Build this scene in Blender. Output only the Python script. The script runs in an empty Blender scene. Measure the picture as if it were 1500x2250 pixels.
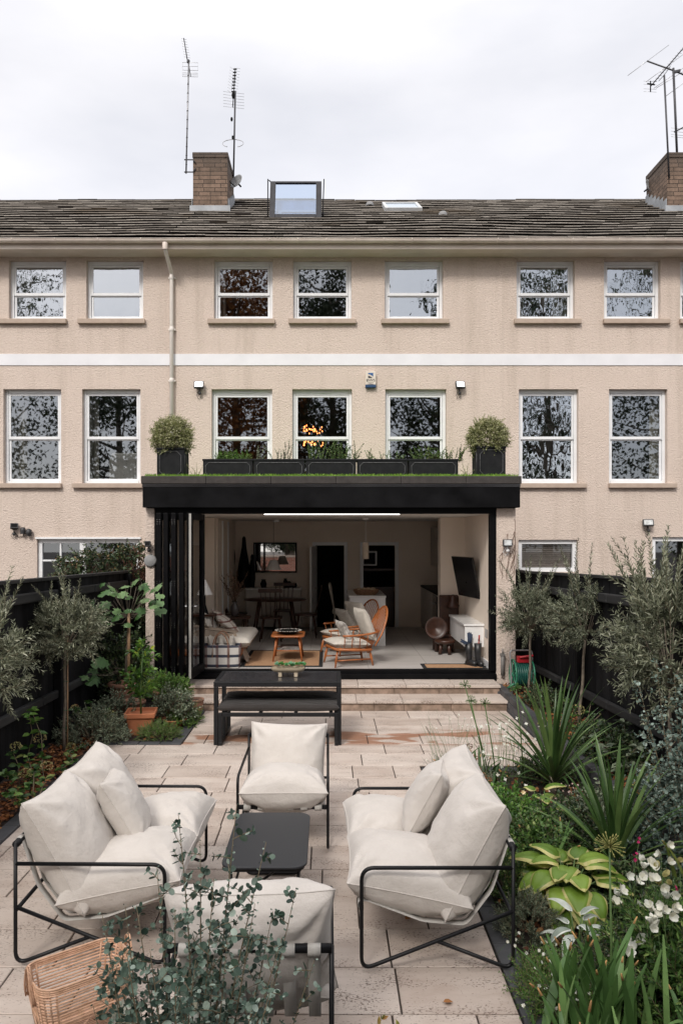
import bpy, math, random
import numpy as np
from mathutils import Vector, Matrix, noise
from math import pi, sin, cos, radians, sqrt

SC = bpy.context.scene
COL = SC.collection
# ---------------------------------------------------------------- camera, sky, sun, exposure
EYE = 2.3
FPX = 1680.0
cam_d = bpy.data.cameras.new('camera'); cam = bpy.data.objects.new('camera', cam_d)
COL.objects.link(cam); SC.camera = cam
cam.location = (0, 0, EYE); cam.rotation_euler = (pi/2, 0, 0)
cam_d.sensor_width = 36; cam_d.lens = FPX/2250*36
cam_d.shift_x = 30/2250; cam_d.shift_y = 55/2250
cam_d.clip_start = .05; cam_d.clip_end = 2000

SUN_EL, SUN_AZ = radians(42), radians(200)      # azimuth from north (+Y) clockwise
W = bpy.data.worlds.new('World'); SC.world = W; W.use_nodes = True
nt = W.node_tree; nt.nodes.clear()
def wn(t, **k):
    n = nt.nodes.new(t)
    for a, b in k.items(): setattr(n, a, b)
    return n
out = wn('ShaderNodeOutputWorld'); tc = wn('ShaderNodeTexCoord')
sky = wn('ShaderNodeTexSky', sky_type='NISHITA', sun_disc=False)
sky.sun_elevation = SUN_EL; sky.sun_rotation = SUN_AZ; sky.dust_density = 3
bg1 = wn('ShaderNodeBackground'); bg1.inputs[1].default_value = .05; sky.air_density = .6
nt.links.new(sky.outputs[0], bg1.inputs[0])
mp = wn('ShaderNodeMapping'); mp.inputs['Scale'].default_value = (1.2, 1.2, 3.2)
nt.links.new(tc.outputs['Generated'], mp.inputs[0])
no = wn('ShaderNodeTexNoise'); no.inputs['Scale'].default_value = 1.5; no.inputs['Detail'].default_value = 6
no.inputs['Roughness'].default_value = .5
nt.links.new(mp.outputs[0], no.inputs['Vector'])
cr = wn('ShaderNodeValToRGB')
cr.color_ramp.elements[0].position = .38; cr.color_ramp.elements[0].color = (.58, .57, .573, 1)
cr.color_ramp.elements[1].position = .6; cr.color_ramp.elements[1].color = (.735, .71, .695, 1)
nt.links.new(no.outputs[0], cr.inputs[0])
sp = wn('ShaderNodeSeparateXYZ'); nt.links.new(tc.outputs['Generated'], sp.inputs[0])
mr = wn('ShaderNodeMapRange'); mr.inputs[1].default_value = .5; mr.inputs[2].default_value = 1.0
mr.inputs[3].default_value = 1.0; mr.inputs[4].default_value = 1.9
nt.links.new(sp.outputs[2], mr.inputs[0])
bg2 = wn('ShaderNodeBackground')
nt.links.new(cr.outputs[0], bg2.inputs[0]); nt.links.new(mr.outputs[0], bg2.inputs[1])
ad = wn('ShaderNodeAddShader')
nt.links.new(bg1.outputs[0], ad.inputs[0]); nt.links.new(bg2.outputs[0], ad.inputs[1])
nt.links.new(ad.outputs[0], out.inputs[0])

sd = bpy.data.lights.new('sun', 'SUN'); sun = bpy.data.objects.new('sun', sd); COL.objects.link(sun)
sd.energy = 1.8; sd.angle = radians(12); sd.color = (1, .96, .9)
sv = Vector((sin(SUN_AZ)*cos(SUN_EL), cos(SUN_AZ)*cos(SUN_EL), sin(SUN_EL)))
sun.rotation_euler = sv.to_track_quat('Z', 'Y').to_euler()
SC.view_settings.view_transform = 'Standard'; SC.view_settings.look = 'None'
SC.view_settings.exposure = .38; SC.view_settings.gamma = 1

# ---------------------------------------------------------------- helpers
def P(px, py, D): return Vector(((px-720)*D/FPX, D, EYE-(py-1180)*D/FPX))
def G(px, py, z=0.0):
    D = (EYE-z)*FPX/(py-1180); return Vector(((px-720)*D/FPX, D, z))
def rx(px, D=13.5): return (px-720)*D/FPX
def rz(py, D=13.5): return EYE-(py-1180)*D/FPX

def tag(o, label=None, cat=None, group=None, kind=None):
    if label: o['label'] = label
    if cat: o['category'] = cat
    if group: o['group'] = group
    if kind: o['kind'] = kind
    return o
def thing(name, loc, label, cat, group=None, rot=0):
    o = bpy.data.objects.new(name, None); o.empty_display_size = .1
    COL.objects.link(o); o.location = loc; o.rotation_euler = (0, 0, rot)
    return tag(o, label, cat, group)
def copy_tree(o, parent=None, kids=None):
    c = o.copy(); COL.objects.link(c)
    if parent: c.parent = parent
    for ch in [x for x in bpy.data.objects if x.parent == o]: copy_tree(ch, c)
    return c
def chain(o):
    v = Vector((0, 0, 0))
    while o is not None: v += o.location; o = o.parent
    return v

class MB:
    """collects geometry in world (or thing-local) coordinates"""
    def __init__(s): s.v = []; s.f = []; s.r = []; s.n = 0; s.sm = []
    def add(s, vs, fs, r=None, smooth=False):
        b = len(s.v); s.v.extend([tuple(x) for x in vs])
        for f in fs: s.f.append(tuple(b+i for i in f))
        rr = random.random() if r is None else r
        s.r.extend([rr]*len(fs)); s.sm.extend([smooth]*len(fs)); return s
    def box(s, x0, x1, y0, y1, z0, z1, r=None):
        v = [(x, y, z) for x in (x0, x1) for y in (y0, y1) for z in (z0, z1)]
        return s.add(v, [(0,1,3,2),(4,6,7,5),(0,4,5,1),(2,3,7,6),(0,2,6,4),(1,5,7,3)], r)
    def obox(s, c, ax, ay, az, r=None):
        c = Vector(c); ax = Vector(ax); ay = Vector(ay); az = Vector(az)
        v = [c+ax*i+ay*j+az*k for i in (-.5,.5) for j in (-.5,.5) for k in (-.5,.5)]
        return s.add(v, [(0,1,3,2),(4,6,7,5),(0,4,5,1),(2,3,7,6),(0,2,6,4),(1,5,7,3)], r)
    def bar(s, a, b, w, h, up=(0,0,1), r=None):
        a = Vector(a); b = Vector(b); d = b-a; u = Vector(up)
        sx = d.cross(u).normalized(); uu = sx.cross(d).normalized()
        return s.obox((a+b)/2, d, sx*w, uu*h, r)
    def tube(s, pts, rad, n=8, closed=False, caps=True, r=None):
        pts = [Vector(p) for p in pts]; m = len(pts)
        rads = rad if hasattr(rad, '__len__') else [rad]*m
        vs = []; prev = None
        for i, p in enumerate(pts):
            if closed: t = pts[(i+1) % m]-pts[i-1]
            else: t = pts[min(i+1, m-1)]-pts[max(i-1, 0)]
            if t.length < 1e-9: t = Vector((0,0,1))
            t.normalize()
            if prev is None:
                a = Vector((0,0,1)) if abs(t.z) < .9 else Vector((1,0,0))
                nn = t.cross(a).normalized()
            else:
                nn = (prev-t*prev.dot(t))
                nn = nn.normalized() if nn.length > 1e-6 else t.orthogonal().normalized()
            prev = nn; bb = t.cross(nn)
            for k in range(n):
                a = 2*pi*k/n; vs.append(p+(nn*cos(a)+bb*sin(a))*rads[i])
        fs = []
        for i in range(m if closed else m-1):
            j = (i+1) % m
            for k in range(n):
                l = (k+1) % n; fs.append((i*n+k, j*n+k, j*n+l, i*n+l))
        if caps and not closed:
            fs.append(tuple(range(n))); fs.append(tuple((m-1)*n+k for k in reversed(range(n))))
        return s.add(vs, fs, r, True)
    def lathe(s, prof, c=(0,0,0), n=24, sx=1, sy=1, r=None, rib=0):
        vs = []; c = Vector(c)
        for (rr, z) in prof:
            for k in range(n):
                a = 2*pi*k/n; q = rr*(1+(rib if k % 2 else 0)); vs.append((c.x+q*cos(a)*sx, c.y+q*sin(a)*sy, c.z+z))
        fs = []
        for i in range(len(prof)-1):
            for k in range(n):
                l = (k+1) % n; fs.append((i*n+k, i*n+l, (i+1)*n+l, (i+1)*n+k))
        return s.add(vs, fs, r, True)
    def prism(s, poly, z0, z1, r=None):
        n = len(poly); v = [(x, y, z0) for x, y in poly]+[(x, y, z1) for x, y in poly]
        f = [tuple(reversed(range(n))), tuple(range(n, 2*n))]+[(i, (i+1) % n, n+(i+1) % n, n+i) for i in range(n)]
        return s.add(v, f, r)
    def grid(s, fn, nu, nv, r=None, smooth=True, flip=False):
        vs = [fn(i/nu, j/nv) for i in range(nu+1) for j in range(nv+1)]
        fs = [(i*(nv+1)+j, (i+1)*(nv+1)+j, (i+1)*(nv+1)+j+1, i*(nv+1)+j+1) for i in range(nu) for j in range(nv)]
        if flip: fs = [tuple(reversed(f)) for f in fs]
        return s.add(vs, fs, r, smooth)
    def xform(s, M):
        s.v = [tuple(M @ Vector(p)) for p in s.v]; return s
    def build(s, name, m, parent=None, origin=None, bevel=0, label=None):
        me = bpy.data.meshes.new(name)
        o = bpy.data.objects.new(name, me); COL.objects.link(o)
        off = Vector((0,0,0))
        if parent: o.parent = parent
        if parent is not None and not parent.get('_local'): off = chain(parent)
        if origin is not None: o.location = Vector(origin)-off; off = Vector(origin)
        V = np.array(s.v, dtype=np.float64).reshape(-1, 3)-np.array(off)
        me.from_pydata(V.tolist(), [], s.f)
        a = me.attributes.new('rnd', 'FLOAT', 'FACE'); a.data.foreach_set('value', s.r)
        me.polygons.foreach_set('use_smooth', s.sm)
        me.materials.append(m); me.update()
        if bevel:
            b = o.modifiers.new('bevel', 'BEVEL'); b.width = bevel; b.segments = 2; b.limit_method = 'ANGLE'
        if label: o['label'] = label
        return o

def fillet(pts, rad, seg=6):
    """round the inner corners of a polyline"""
    pts = [Vector(p) for p in pts]; out = [pts[0]]
    for i in range(1, len(pts)-1):
        a, b, c = pts[i-1], pts[i], pts[i+1]
        d1 = (a-b).normalized(); d2 = (c-b).normalized()
        L = min(rad, (a-b).length*.48, (c-b).length*.48)
        p = b+d1*L; q = b+d2*L
        for k in range(seg+1):
            t = k/seg; out.append(p*(1-t)**2+b*2*t*(1-t)+q*t*t)
    out.append(pts[-1]); return out
def rotz(a): return Matrix.Rotation(a, 4, 'Z')
def TR(x, y, z): return Matrix.Translation((x, y, z))

# ---------------------------------------------------------------- leaves (numpy)
def tmpl(kind):
    """leaf template: verts (along, across, lift) for unit length, faces"""
    if kind == 'lens':    # narrow leaf
        v = [(0,0,0),(.3,.5,.06),(.3,-.5,.06),(.7,.42,.05),(.7,-.42,.05),(1,0,-.04),(.5,0,-.03)]
        f = [(0,1,6),(0,6,2),(1,3,6),(2,6,4),(3,5,6),(4,6,5)]
    elif kind == 'ov':    # ovate leaf with a folded midrib and drooping tip
        v = [(0,0,0),(.25,.42,.07),(.25,-.42,.07),(.6,.46,.05),(.6,-.46,.05),(1,0,-.14),(.45,0,0),(.75,0,-.05)]
        f = [(0,1,6),(0,6,2),(1,3,7,6),(2,6,7,4),(3,5,7),(4,7,5)]
    elif kind == 'rd':    # round leaf
        v = [(.5,0,-.04)]+[(.5-.5*cos(2*pi*k/9), .5*sin(2*pi*k/9), .05*abs(sin(2*pi*k/9))) for k in range(9)]
        f = [(0,1+k,1+(k+1) % 9) for k in range(9)]
    elif kind == 'q':     # four-sided far leaf
        v = [(0,0,0),(.5,.5,.1),(1,0,0),(.5,-.5,.1)]; f = [(0,1,2,3)]
    elif kind == 'lobe':  # fig leaf with five lobes
        rad = [(0,.12),(18,.75),(35,.45),(58,.95),(80,.52),(100,.0)]
        pts = [(-150,.35),(-120,.62),(-100,.42),(-72,.88),(-48,.5),(-28,.95),(0,1.05),(28,.95),(48,.5),(72,.88),(100,.42),(120,.62),(150,.35)]
        v = [(.45,0,.02)]+[(.45+.55*r*cos(radians(a)), .55*r*sin(radians(a)), -.10*abs(sin(radians(a)))*r) for a, r in pts]+[(.18,0,0)]
        n = len(v)-1
        f = [(0, i, i+1) for i in range(1, n)]+[(0, n, 1)]
    return np.array(v, float), f
TM = {k: tmpl(k) for k in ('lens','ov','rd','q','lobe')}
def leaves(mb, kind, pos, dirs, L, Wd, nrm=None, rng=None, rv=None):
    """append one leaf per row; L, Wd arrays or scalars"""
    pos = np.asarray(pos, float); N = len(pos)
    if N == 0: return
    rng = rng or np.random.default_rng(1)
    d = np.asarray(dirs, float); d = d/np.maximum(np.linalg.norm(d, axis=1, keepdims=True), 1e-9)
    if nrm is None: nrm = rng.normal(size=(N,3))*.55+np.array([0,0,1.0])
    sx = np.cross(d, nrm); sx /= np.maximum(np.linalg.norm(sx, axis=1, keepdims=True), 1e-9)
    up = np.cross(sx, d)
    L = np.broadcast_to(np.asarray(L, float), (N,))[:, None, None]; Wd = np.broadcast_to(np.asarray(Wd, float), (N,))[:, None, None]
    tv, tf = TM[kind]
    V = pos[:, None, :]+d[:, None, :]*tv[None, :, 0:1]*L+sx[:, None, :]*tv[None, :, 1:2]*Wd+up[:, None, :]*tv[None, :, 2:3]*L
    b = len(mb.v); k = len(tv)
    mb.v.extend(map(tuple, V.reshape(-1, 3).tolist()))
    if rv is None: rv = rng.random(N)
    for i in range(N):
        o = b+i*k
        for f in tf: mb.f.append(tuple(o+q for q in f))
    rr = np.repeat(rv, len(tf)); mb.r.extend(rr.tolist()); mb.sm.extend([False]*len(rr))
def blade(mb, base, az, L, w, lean, bend, seg=7, r=None, fold=.25, tip=1.0, twist=0):
    """strap / sword leaf: rises at angle lean from vertical and bends over"""
    p = Vector(base); a = lean; vs = []
    hx, hy = cos(az), sin(az); side = Vector((-hy, hx, 0)); st = L/seg
    for i in range(seg+1):
        t = i/seg
        ww = w*min(1, .55+t*2)*(1-max(0, (t-.45)/.55)**2*tip)*.5+.0006
        d = Vector((hx*sin(a), hy*sin(a), cos(a))); up = Vector((-hx*cos(a), -hy*cos(a), sin(a)))
        vs += [p+side*ww+up*ww*fold, p, p-side*ww+up*ww*fold]
        p = p+d*st; a += bend/seg*(.3+1.4*t)
    fs = []
    for i in range(seg):
        b = i*3; fs += [(b, b+1, b+4, b+3), (b+1, b+2, b+5, b+4)]
    mb.add(vs, fs, r, True)

# ---------------------------------------------------------------- materials
def _mat(name):
    m = bpy.data.materials.new(name); m.use_nodes = True; t = m.node_tree; t.nodes.clear()
    o = t.nodes.new('ShaderNodeOutputMaterial'); b = t.nodes.new('ShaderNodeBsdfPrincipled')
    t.links.new(b.outputs[0], o.inputs[0]); return m, t, b, o
def N(t, ty, **k):
    n = t.nodes.new(ty)
    for a, b in k.items():
        if a.startswith('_'): n.inputs[a[1:].replace('_', ' ')].default_value = b
        else: setattr(n, a, b)
    return n
def ramp(t, fac, stops, interp='LINEAR'):
    r = t.nodes.new('ShaderNodeValToRGB'); e = r.color_ramp.elements; r.color_ramp.interpolation = interp
    while len(e) < len(stops): e.new(.5)
    for i, (p, c) in enumerate(stops):
        e[i].position = p; e[i].color = (c[0], c[1], c[2], 1) if hasattr(c, '__len__') else (c, c, c, 1)
    t.links.new(fac, r.inputs[0]); return r.outputs[0]
def tex(t, kind, scale, detail=4, vec=None, mscale=None, rough=.55, **k):
    c = t.nodes.new('ShaderNodeTexCoord'); src = c.outputs['Object'] if vec is None else vec
    if mscale:
        m = t.nodes.new('ShaderNodeMapping'); m.inputs['Scale'].default_value = mscale
        t.links.new(src, m.inputs[0]); src = m.outputs[0]
    n = t.nodes.new(kind); n.inputs['Scale'].default_value = scale
    if 'Detail' in n.inputs and kind == 'ShaderNodeTexNoise': n.inputs['Detail'].default_value = detail; n.inputs['Roughness'].default_value = rough
    for a, b in k.items(): n.inputs[a].default_value = b
    t.links.new(src, n.inputs['Vector']); return n
def mixc(t, fac, a, b, mode='MIX'):
    m = t.nodes.new('ShaderNodeMix'); m.data_type = 'RGBA'; m.blend_type = mode
    for i, x in ((0, fac), (6, a), (7, b)):
        if hasattr(x, 'is_linked'): t.links.new(x, m.inputs[i])
        elif i == 0: m.inputs[0].default_value = x
        else: m.inputs[i].default_value = (x[0], x[1], x[2], 1)
    return m.outputs[2]
def bump(t, b, h, strength=.3, dist=.01, prev=None):
    n = t.nodes.new('ShaderNodeBump'); n.inputs['Strength'].default_value = strength; n.inputs['Distance'].default_value = dist
    t.links.new(h, n.inputs['Height'])
    if prev: t.links.new(prev, n.inputs['Normal'])
    t.links.new(n.outputs[0], b.inputs['Normal']); return n.outputs[0]
def rnd(t):
    a = t.nodes.new('ShaderNodeAttribute'); a.attribute_name = 'rnd'; return a.outputs['Fac']
def M(name, c1, c2=None, scale=4, rough=.6, bs=0, bd=.004, bscale=60, metal=0, spec=.5, var=0, coat=0, detail=5, mscale=None, rough2=None):
    """noise-mottled paint/stone/wood/fabric with optional bump and per-piece variation"""
    m, t, b, o = _mat(name)
    b.inputs['Roughness'].default_value = rough; b.inputs['Metallic'].default_value = metal
    b.inputs['Specular IOR Level'].default_value = spec; b.inputs['Coat Weight'].default_value = coat
    c2 = c2 or tuple(x*.82 for x in c1)
    n = tex(t, 'ShaderNodeTexNoise', scale, detail, mscale=mscale)
    col = ramp(t, n.outputs[0], [(.32, c2), (.68, c1)])
    if var:
        lo = 1-var; col = mixc(t, 1, col, ramp(t, rnd(t), [(0, lo), (1, 1+var)]), 'MULTIPLY')
    t.links.new(col, b.inputs['Base Color'])
    if rough2 is not None:
        t.links.new(ramp(t, n.outputs[0], [(.35, rough2), (.65, rough)]), b.inputs['Roughness'])
    if bs: bump(t, b, tex(t, 'ShaderNodeTexNoise', bscale, 4, mscale=mscale).outputs[0], bs, bd)
    return m
def LEAF(name, stops, rough=.5, trans=.18, nscale=14):
    """leaf: colour varies leaf by leaf and in broad patches of the plant"""
    m, t, b, o = _mat(name)
    col = ramp(t, rnd(t), stops)
    n = tex(t, 'ShaderNodeTexNoise', nscale, 2)
    col = mixc(t, 1, col, ramp(t, n.outputs[0], [(.3, (.72,.74,.7)), (.7, (1.18,1.16,1.1))]), 'MULTIPLY')
    t.links.new(col, b.inputs['Base Color']); b.inputs['Roughness'].default_value = rough
    b.inputs['Specular IOR Level'].default_value = .4
    tr = t.nodes.new('ShaderNodeBsdfTranslucent'); t.links.new(col, tr.inputs[0])
    mx = t.nodes.new('ShaderNodeMixShader'); mx.inputs[0].default_value = trans
    t.links.new(b.outputs[0], mx.inputs[1]); t.links.new(tr.outputs[0], mx.inputs[2]); t.links.new(mx.outputs[0], o.inputs[0])
    return m
def GLASS(name, refl=.3, tint=(1,1,1), wob=0, wscale=3, rough=.0, dirt=0):
    m = bpy.data.materials.new(name); m.use_nodes = True; t = m.node_tree; t.nodes.clear()
    o = t.nodes.new('ShaderNodeOutputMaterial'); tr = N(t, 'ShaderNodeBsdfTransparent'); tr.inputs[0].default_value = (*tint, 1)
    g = N(t, 'ShaderNodeBsdfGlossy'); g.inputs['Roughness'].default_value = rough; g.inputs[0].default_value = (.86,.93,1,1)
    lw = N(t, 'ShaderNodeLayerWeight'); lw.inputs[0].default_value = .25
    f = ramp(t, lw.outputs['Facing'], [(0, refl), (.7, refl+.15), (1, 1.0)])
    mx = t.nodes.new('ShaderNodeMixShader'); t.links.new(f, mx.inputs[0])
    t.links.new(tr.outputs[0], mx.inputs[1]); t.links.new(g.outputs[0], mx.inputs[2]); t.links.new(mx.outputs[0], o.inputs[0])
    if wob:
        n = tex(t, 'ShaderNodeTexNoise', wscale, 1.5, mscale=(1.6, 1, .8)); bn = N(t, 'ShaderNodeBump'); bn.inputs['Distance'].default_value = .01
        bn.inputs['Strength'].default_value = wob; t.links.new(n.outputs[0], bn.inputs['Height']); t.links.new(bn.outputs[0], g.inputs['Normal'])
    return m
def EMIT(name, c, s):
    m = bpy.data.materials.new(name); m.use_nodes = True; t = m.node_tree; t.nodes.clear()
    o = t.nodes.new('ShaderNodeOutputMaterial'); e = N(t, 'ShaderNodeEmission'); e.inputs[0].default_value = (*c, 1); e.inputs[1].default_value = s
    t.links.new(e.outputs[0], o.inputs[0]); return m

# render wall / stone etc -------------------------------------------------
def mat_render():
    m, t, b, o = _mat('painted_roughcast')
    n = tex(t, 'ShaderNodeTexNoise', .8, 6, rough=.65); n2 = tex(t, 'ShaderNodeTexNoise', 30, 4)
    c = ramp(t, n.outputs[0], [(.3, (.545,.45,.385)), (.7, (.64,.54,.47))])
    c = mixc(t, .5, c, ramp(t, n2.outputs[0], [(.3, (.515,.425,.36)), (.7, (.65,.55,.48))]))
    # rain streaks
    s = tex(t, 'ShaderNodeTexNoise', 3.5, 5, mscale=(1,1,.08), rough=.7)
    c = mixc(t, ramp(t, s.outputs[0], [(.50, 0), (.78, .5)]), c, (.36,.29,.23))
    t.links.new(c, b.inputs['Base Color']); b.inputs['Roughness'].default_value = .85
    v = tex(t, 'ShaderNodeTexNoise', 34, 5, rough=.6); v2 = tex(t, 'ShaderNodeTexVoronoi', 46)
    a = t.nodes.new('ShaderNodeMath'); a.operation = 'MULTIPLY_ADD'; a.inputs[1].default_value = -.35
    t.links.new(v2.outputs['Distance'], a.inputs[0]); t.links.new(v.outputs[0], a.inputs[2])
    bump(t, b, a.outputs[0], .7, .024); return m
RENDER = mat_render()
WHITE = M('white_paint', (.80,.80,.80), (.72,.72,.72), 3, .45)
BAND = M('white_band_paint', (.74,.74,.76), (.66,.66,.68), 2, .6, bs=.3, bscale=60)
SILL = M('sill_paint', (.46,.37,.30), (.36,.28,.225), 5, .8, bs=.3)
GUTTER = M('gutter_plastic', (.74,.66,.59), (.60,.52,.46), 3, .4)
SOFFIT = M('soffit_paint', (.70,.63,.56), (.62,.55,.48), 3, .6)
BLACKP = M('black_metal', (.0035,.0035,.004), (.006,.006,.0065), 6, .45, spec=.08)
BLACKW = M('black_stained_timber', (.0055,.0055,.006), (.015,.015,.016), 7, .75, spec=.08, bs=.4, bscale=30, var=.35, mscale=(1,1,.12))
TUBE = M('powder_coated_steel', (.006,.006,.007), (.009,.009,.010), 30, .4, spec=.25)
FABRIC = None
def mat_fabric(name, c1, c2, sc=900, bumps=.25):
    m, t, b, o = _mat(name)
    w = tex(t, 'ShaderNodeTexWave', sc/6, mscale=(1,1,1)); w.bands_direction = 'X'; w.inputs['Distortion'].default_value = 1.5
    w2 = tex(t, 'ShaderNodeTexWave', sc/6); w2.bands_direction = 'Y'; w2.inputs['Distortion'].default_value = 1.5
    n = tex(t, 'ShaderNodeTexNoise', 6, 5)
    a = t.nodes.new('ShaderNodeMath'); a.operation = 'MULTIPLY'; t.links.new(w.outputs[1], a.inputs[0]); t.links.new(w2.outputs[1], a.inputs[1])
    c = ramp(t, n.outputs[0], [(.3, c2), (.7, c1)])
    c = mixc(t, .12, c, ramp(t, a.outputs[0], [(0, tuple(x*.7 for x in c1)), (1, c1)]))
    t.links.new(c, b.inputs['Base Color']); b.inputs['Roughness'].default_value = .9; b.inputs['Sheen Weight'].default_value = .15
    b.inputs['Specular IOR Level'].default_value = .15
    n1 = bump(t, b, tex(t, 'ShaderNodeTexNoise', 9, 5, rough=.6).outputs[0], .45, .03)
    bump(t, b, a.outputs[0], bumps, .0008, n1); return m
LINEN = mat_fabric('cream_linen', (.56,.52,.48), (.51,.47,.43))
# ---------------------------------------------------------------- ground
def mat_soil():
    m, t, b, o = _mat('bed_soil')
    n = tex(t, 'ShaderNodeTexNoise', 9, 6, rough=.7)
    t.links.new(ramp(t, n.outputs[0], [(.3, (.012,.009,.007)), (.7, (.045,.03,.022))]), b.inputs['Base Color'])
    b.inputs['Roughness'].default_value = .95; bump(t, b, n.outputs[0], .8, .05); return m
SOIL = mat_soil()
mb = MB(); mb.grid(lambda u, v: (-90+180*u, -90+180*v, -.045), 2, 2)
tag(mb.build('ground', SOIL), kind='structure')

def mat_traver():
    m, t, b, o = _mat('travertine')
    c = ramp(t, rnd(t), [(0, (.36,.28,.23)), (.5, (.49,.41,.355)), (1, (.58,.505,.445))])
    n = tex(t, 'ShaderNodeTexNoise', 2.2, 8, rough=.7, mscale=(.7,2.2,1))
    c = mixc(t, .6, c, ramp(t, n.outputs[0], [(.3, (.37,.285,.235)), (.5, (.52,.445,.39)), (.7, (.61,.54,.48))]))
    # pits in drifts along the bedding
    p = tex(t, 'ShaderNodeTexNoise', 95, 5, rough=.65, mscale=(.6,1.1,1)); q = tex(t, 'ShaderNodeTexNoise', 4, 4, mscale=(.6,1.6,1))
    a = t.nodes.new('ShaderNodeMath'); a.operation = 'MULTIPLY_ADD'; a.inputs[1].default_value = .42
    t.links.new(q.outputs[0], a.inputs[0]); t.links.new(p.outputs[0], a.inputs[2])
    pit = ramp(t, a.outputs[0], [(.79, 0), (.835, .85)])
    c = mixc(t, pit, c, (.13,.09,.07))
    # damp brown stains left where water stood, by the table and steps
    tcn = t.nodes.new('ShaderNodeTexCoord'); sx = t.nodes.new('ShaderNodeSeparateXYZ'); t.links.new(tcn.outputs['Object'], sx.inputs[0])
    band = ramp(t, _math(t, 'MULTIPLY', _math(t, 'SUBTRACT', sx.outputs[1], 8.0), .5), [(.20, 0), (.27, 1), (.50, 1), (.60, 0)])
    w = tex(t, 'ShaderNodeTexNoise', 1.35, 3, mscale=(.75,1.9,1), rough=.5)
    wet = _math(t, 'MULTIPLY', band, ramp(t, w.outputs[0], [(.50, 0), (.525, 1)]))
    c = mixc(t, _math(t, 'MULTIPLY', wet, .85), c, (.27,.12,.062))
    t.links.new(c, b.inputs['Base Color'])
    t.links.new(ramp(t, n.outputs[0], [(.3, .42), (.7, .62)]), b.inputs['Roughness']); b.inputs['Specular IOR Level'].default_value = .35
    i = t.nodes.new('ShaderNodeInvert'); t.links.new(pit, i.inputs[1])
    n1 = bump(t, b, n.outputs[0], .25, .01); bump(t, b, i.outputs[0], .5, .004, n1); return m
def _math(t, op, a, b):
    n = t.nodes.new('ShaderNodeMath'); n.operation = op
    for i, x in enumerate((a, b)):
        if hasattr(x, 'is_linked'): t.links.new(x, n.inputs[i])
        else: n.inputs[i].default_value = x
    return n.outputs[0]
TRAV = mat_traver()
GROUT = M('grout', (.06,.045,.035), (.03,.022,.018), 8, .95)
SLATE = M('dark_kerb_brick', (.040,.042,.047), (.070,.070,.074), 4, .6, bs=.4, bscale=40, var=.3)
XL, XR = -2.45, .925         # patio edges in front; the bed kerbs follow
XR2, XL2 = 2.36, -1.62
def slab(mb, x0, x1, y0, y1, z=0.0, th=.03, g=.0048):
    x0 += g; x1 -= g; y0 += g; y1 -= g; e = .004; rv = random.random()
    if x1-x0 < .03: return
    dz = random.uniform(-.0012, .0012)
    v = [(x0,y0,z-th),(x1,y0,z-th),(x1,y1,z-th),(x0,y1,z-th),(x0,y0,z-e),(x1,y0,z-e),(x1,y1,z-e),(x0,y1,z-e),
         (x0+e,y0+e,z+dz),(x1-e,y0+e,z+dz),(x1-e,y1-e,z+dz),(x0+e,y1-e,z+dz)]
    f = [(0,1,5,4),(1,2,6,5),(2,3,7,6),(3,0,4,7),(4,5,9,8),(5,6,10,9),(6,7,11,10),(7,4,8,11),(8,9,10,11)]
    mb.add(v, f, rv)
mb = MB(); rg = random.Random(5)
k = 0; y = 10.12
while y > -1.5:
    y1 = y; y0 = y-.402; xa, xb = XL, XR
    if y0 > 7.5: xb = XR2
    if y0 > 8.5: xa = XL2
    x = xa-rg.uniform(0, .6)
    while x < xb:
        w = rg.choice([.61, .61, .61, .406, .80]); a, c = max(x, xa), min(x+w, xb)
        if c-a > .05: slab(mb, a, c, y0, y1)
        x += w
    y = y0
tag(mb.build('patio', TRAV), kind='structure')
mb = MB(); mb.box(XL, XR, -1.5, 7.7, -.04, -.012); mb.box(XL, XR2, 7.7, 8.45, -.04, -.012); mb.box(XL2, XR2, 8.45, 10.3, -.04, -.012)
tag(mb.build('patio_bedding', GROUT), kind='structure')
# brick kerbs of the beds
def kerb(mb, a, b, w=.115, L=.30, z0=-.04, z1=.012):
    a = Vector((*a, 0)); b = Vector((*b, 0)); d = (b-a).normalized(); s = Vector((-d.y, d.x, 0)); n = max(1, round((b-a).length/L)); st = (b-a)/n
    for i in range(n):
        c = a+st*(i+.5)+s*(w/2); zz = z1+random.uniform(-.003, .003)
        mb.obox((c.x, c.y, (z0+zz)/2), d*(st.length-.008), s*w, (0,0,zz-z0))
mb = MB(); kerb(mb, (XL-.003, -1.4), (XL-.003, 8.45), L=.3); kerb(mb, (XL-.118, 8.45), (XL2-.006, 8.45), L=.22, w=.11)
kerb(mb, (XL2-.003, 8.45), (XL2-.003, 10.1), L=.22)
tag(mb.build('left_bed_kerb', SLATE, bevel=.004), kind='structure')
mb = MB(); kerb(mb, (XR+.118+.003, -1.4), (XR+.118+.003, 7.60), L=.22, w=.118); kerb(mb, (XR+.122, 7.49), (XR2, 7.49), w=.11, L=.22)
tag(mb.build('right_bed_kerb', SLATE, bevel=.004), kind='structure')
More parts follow.
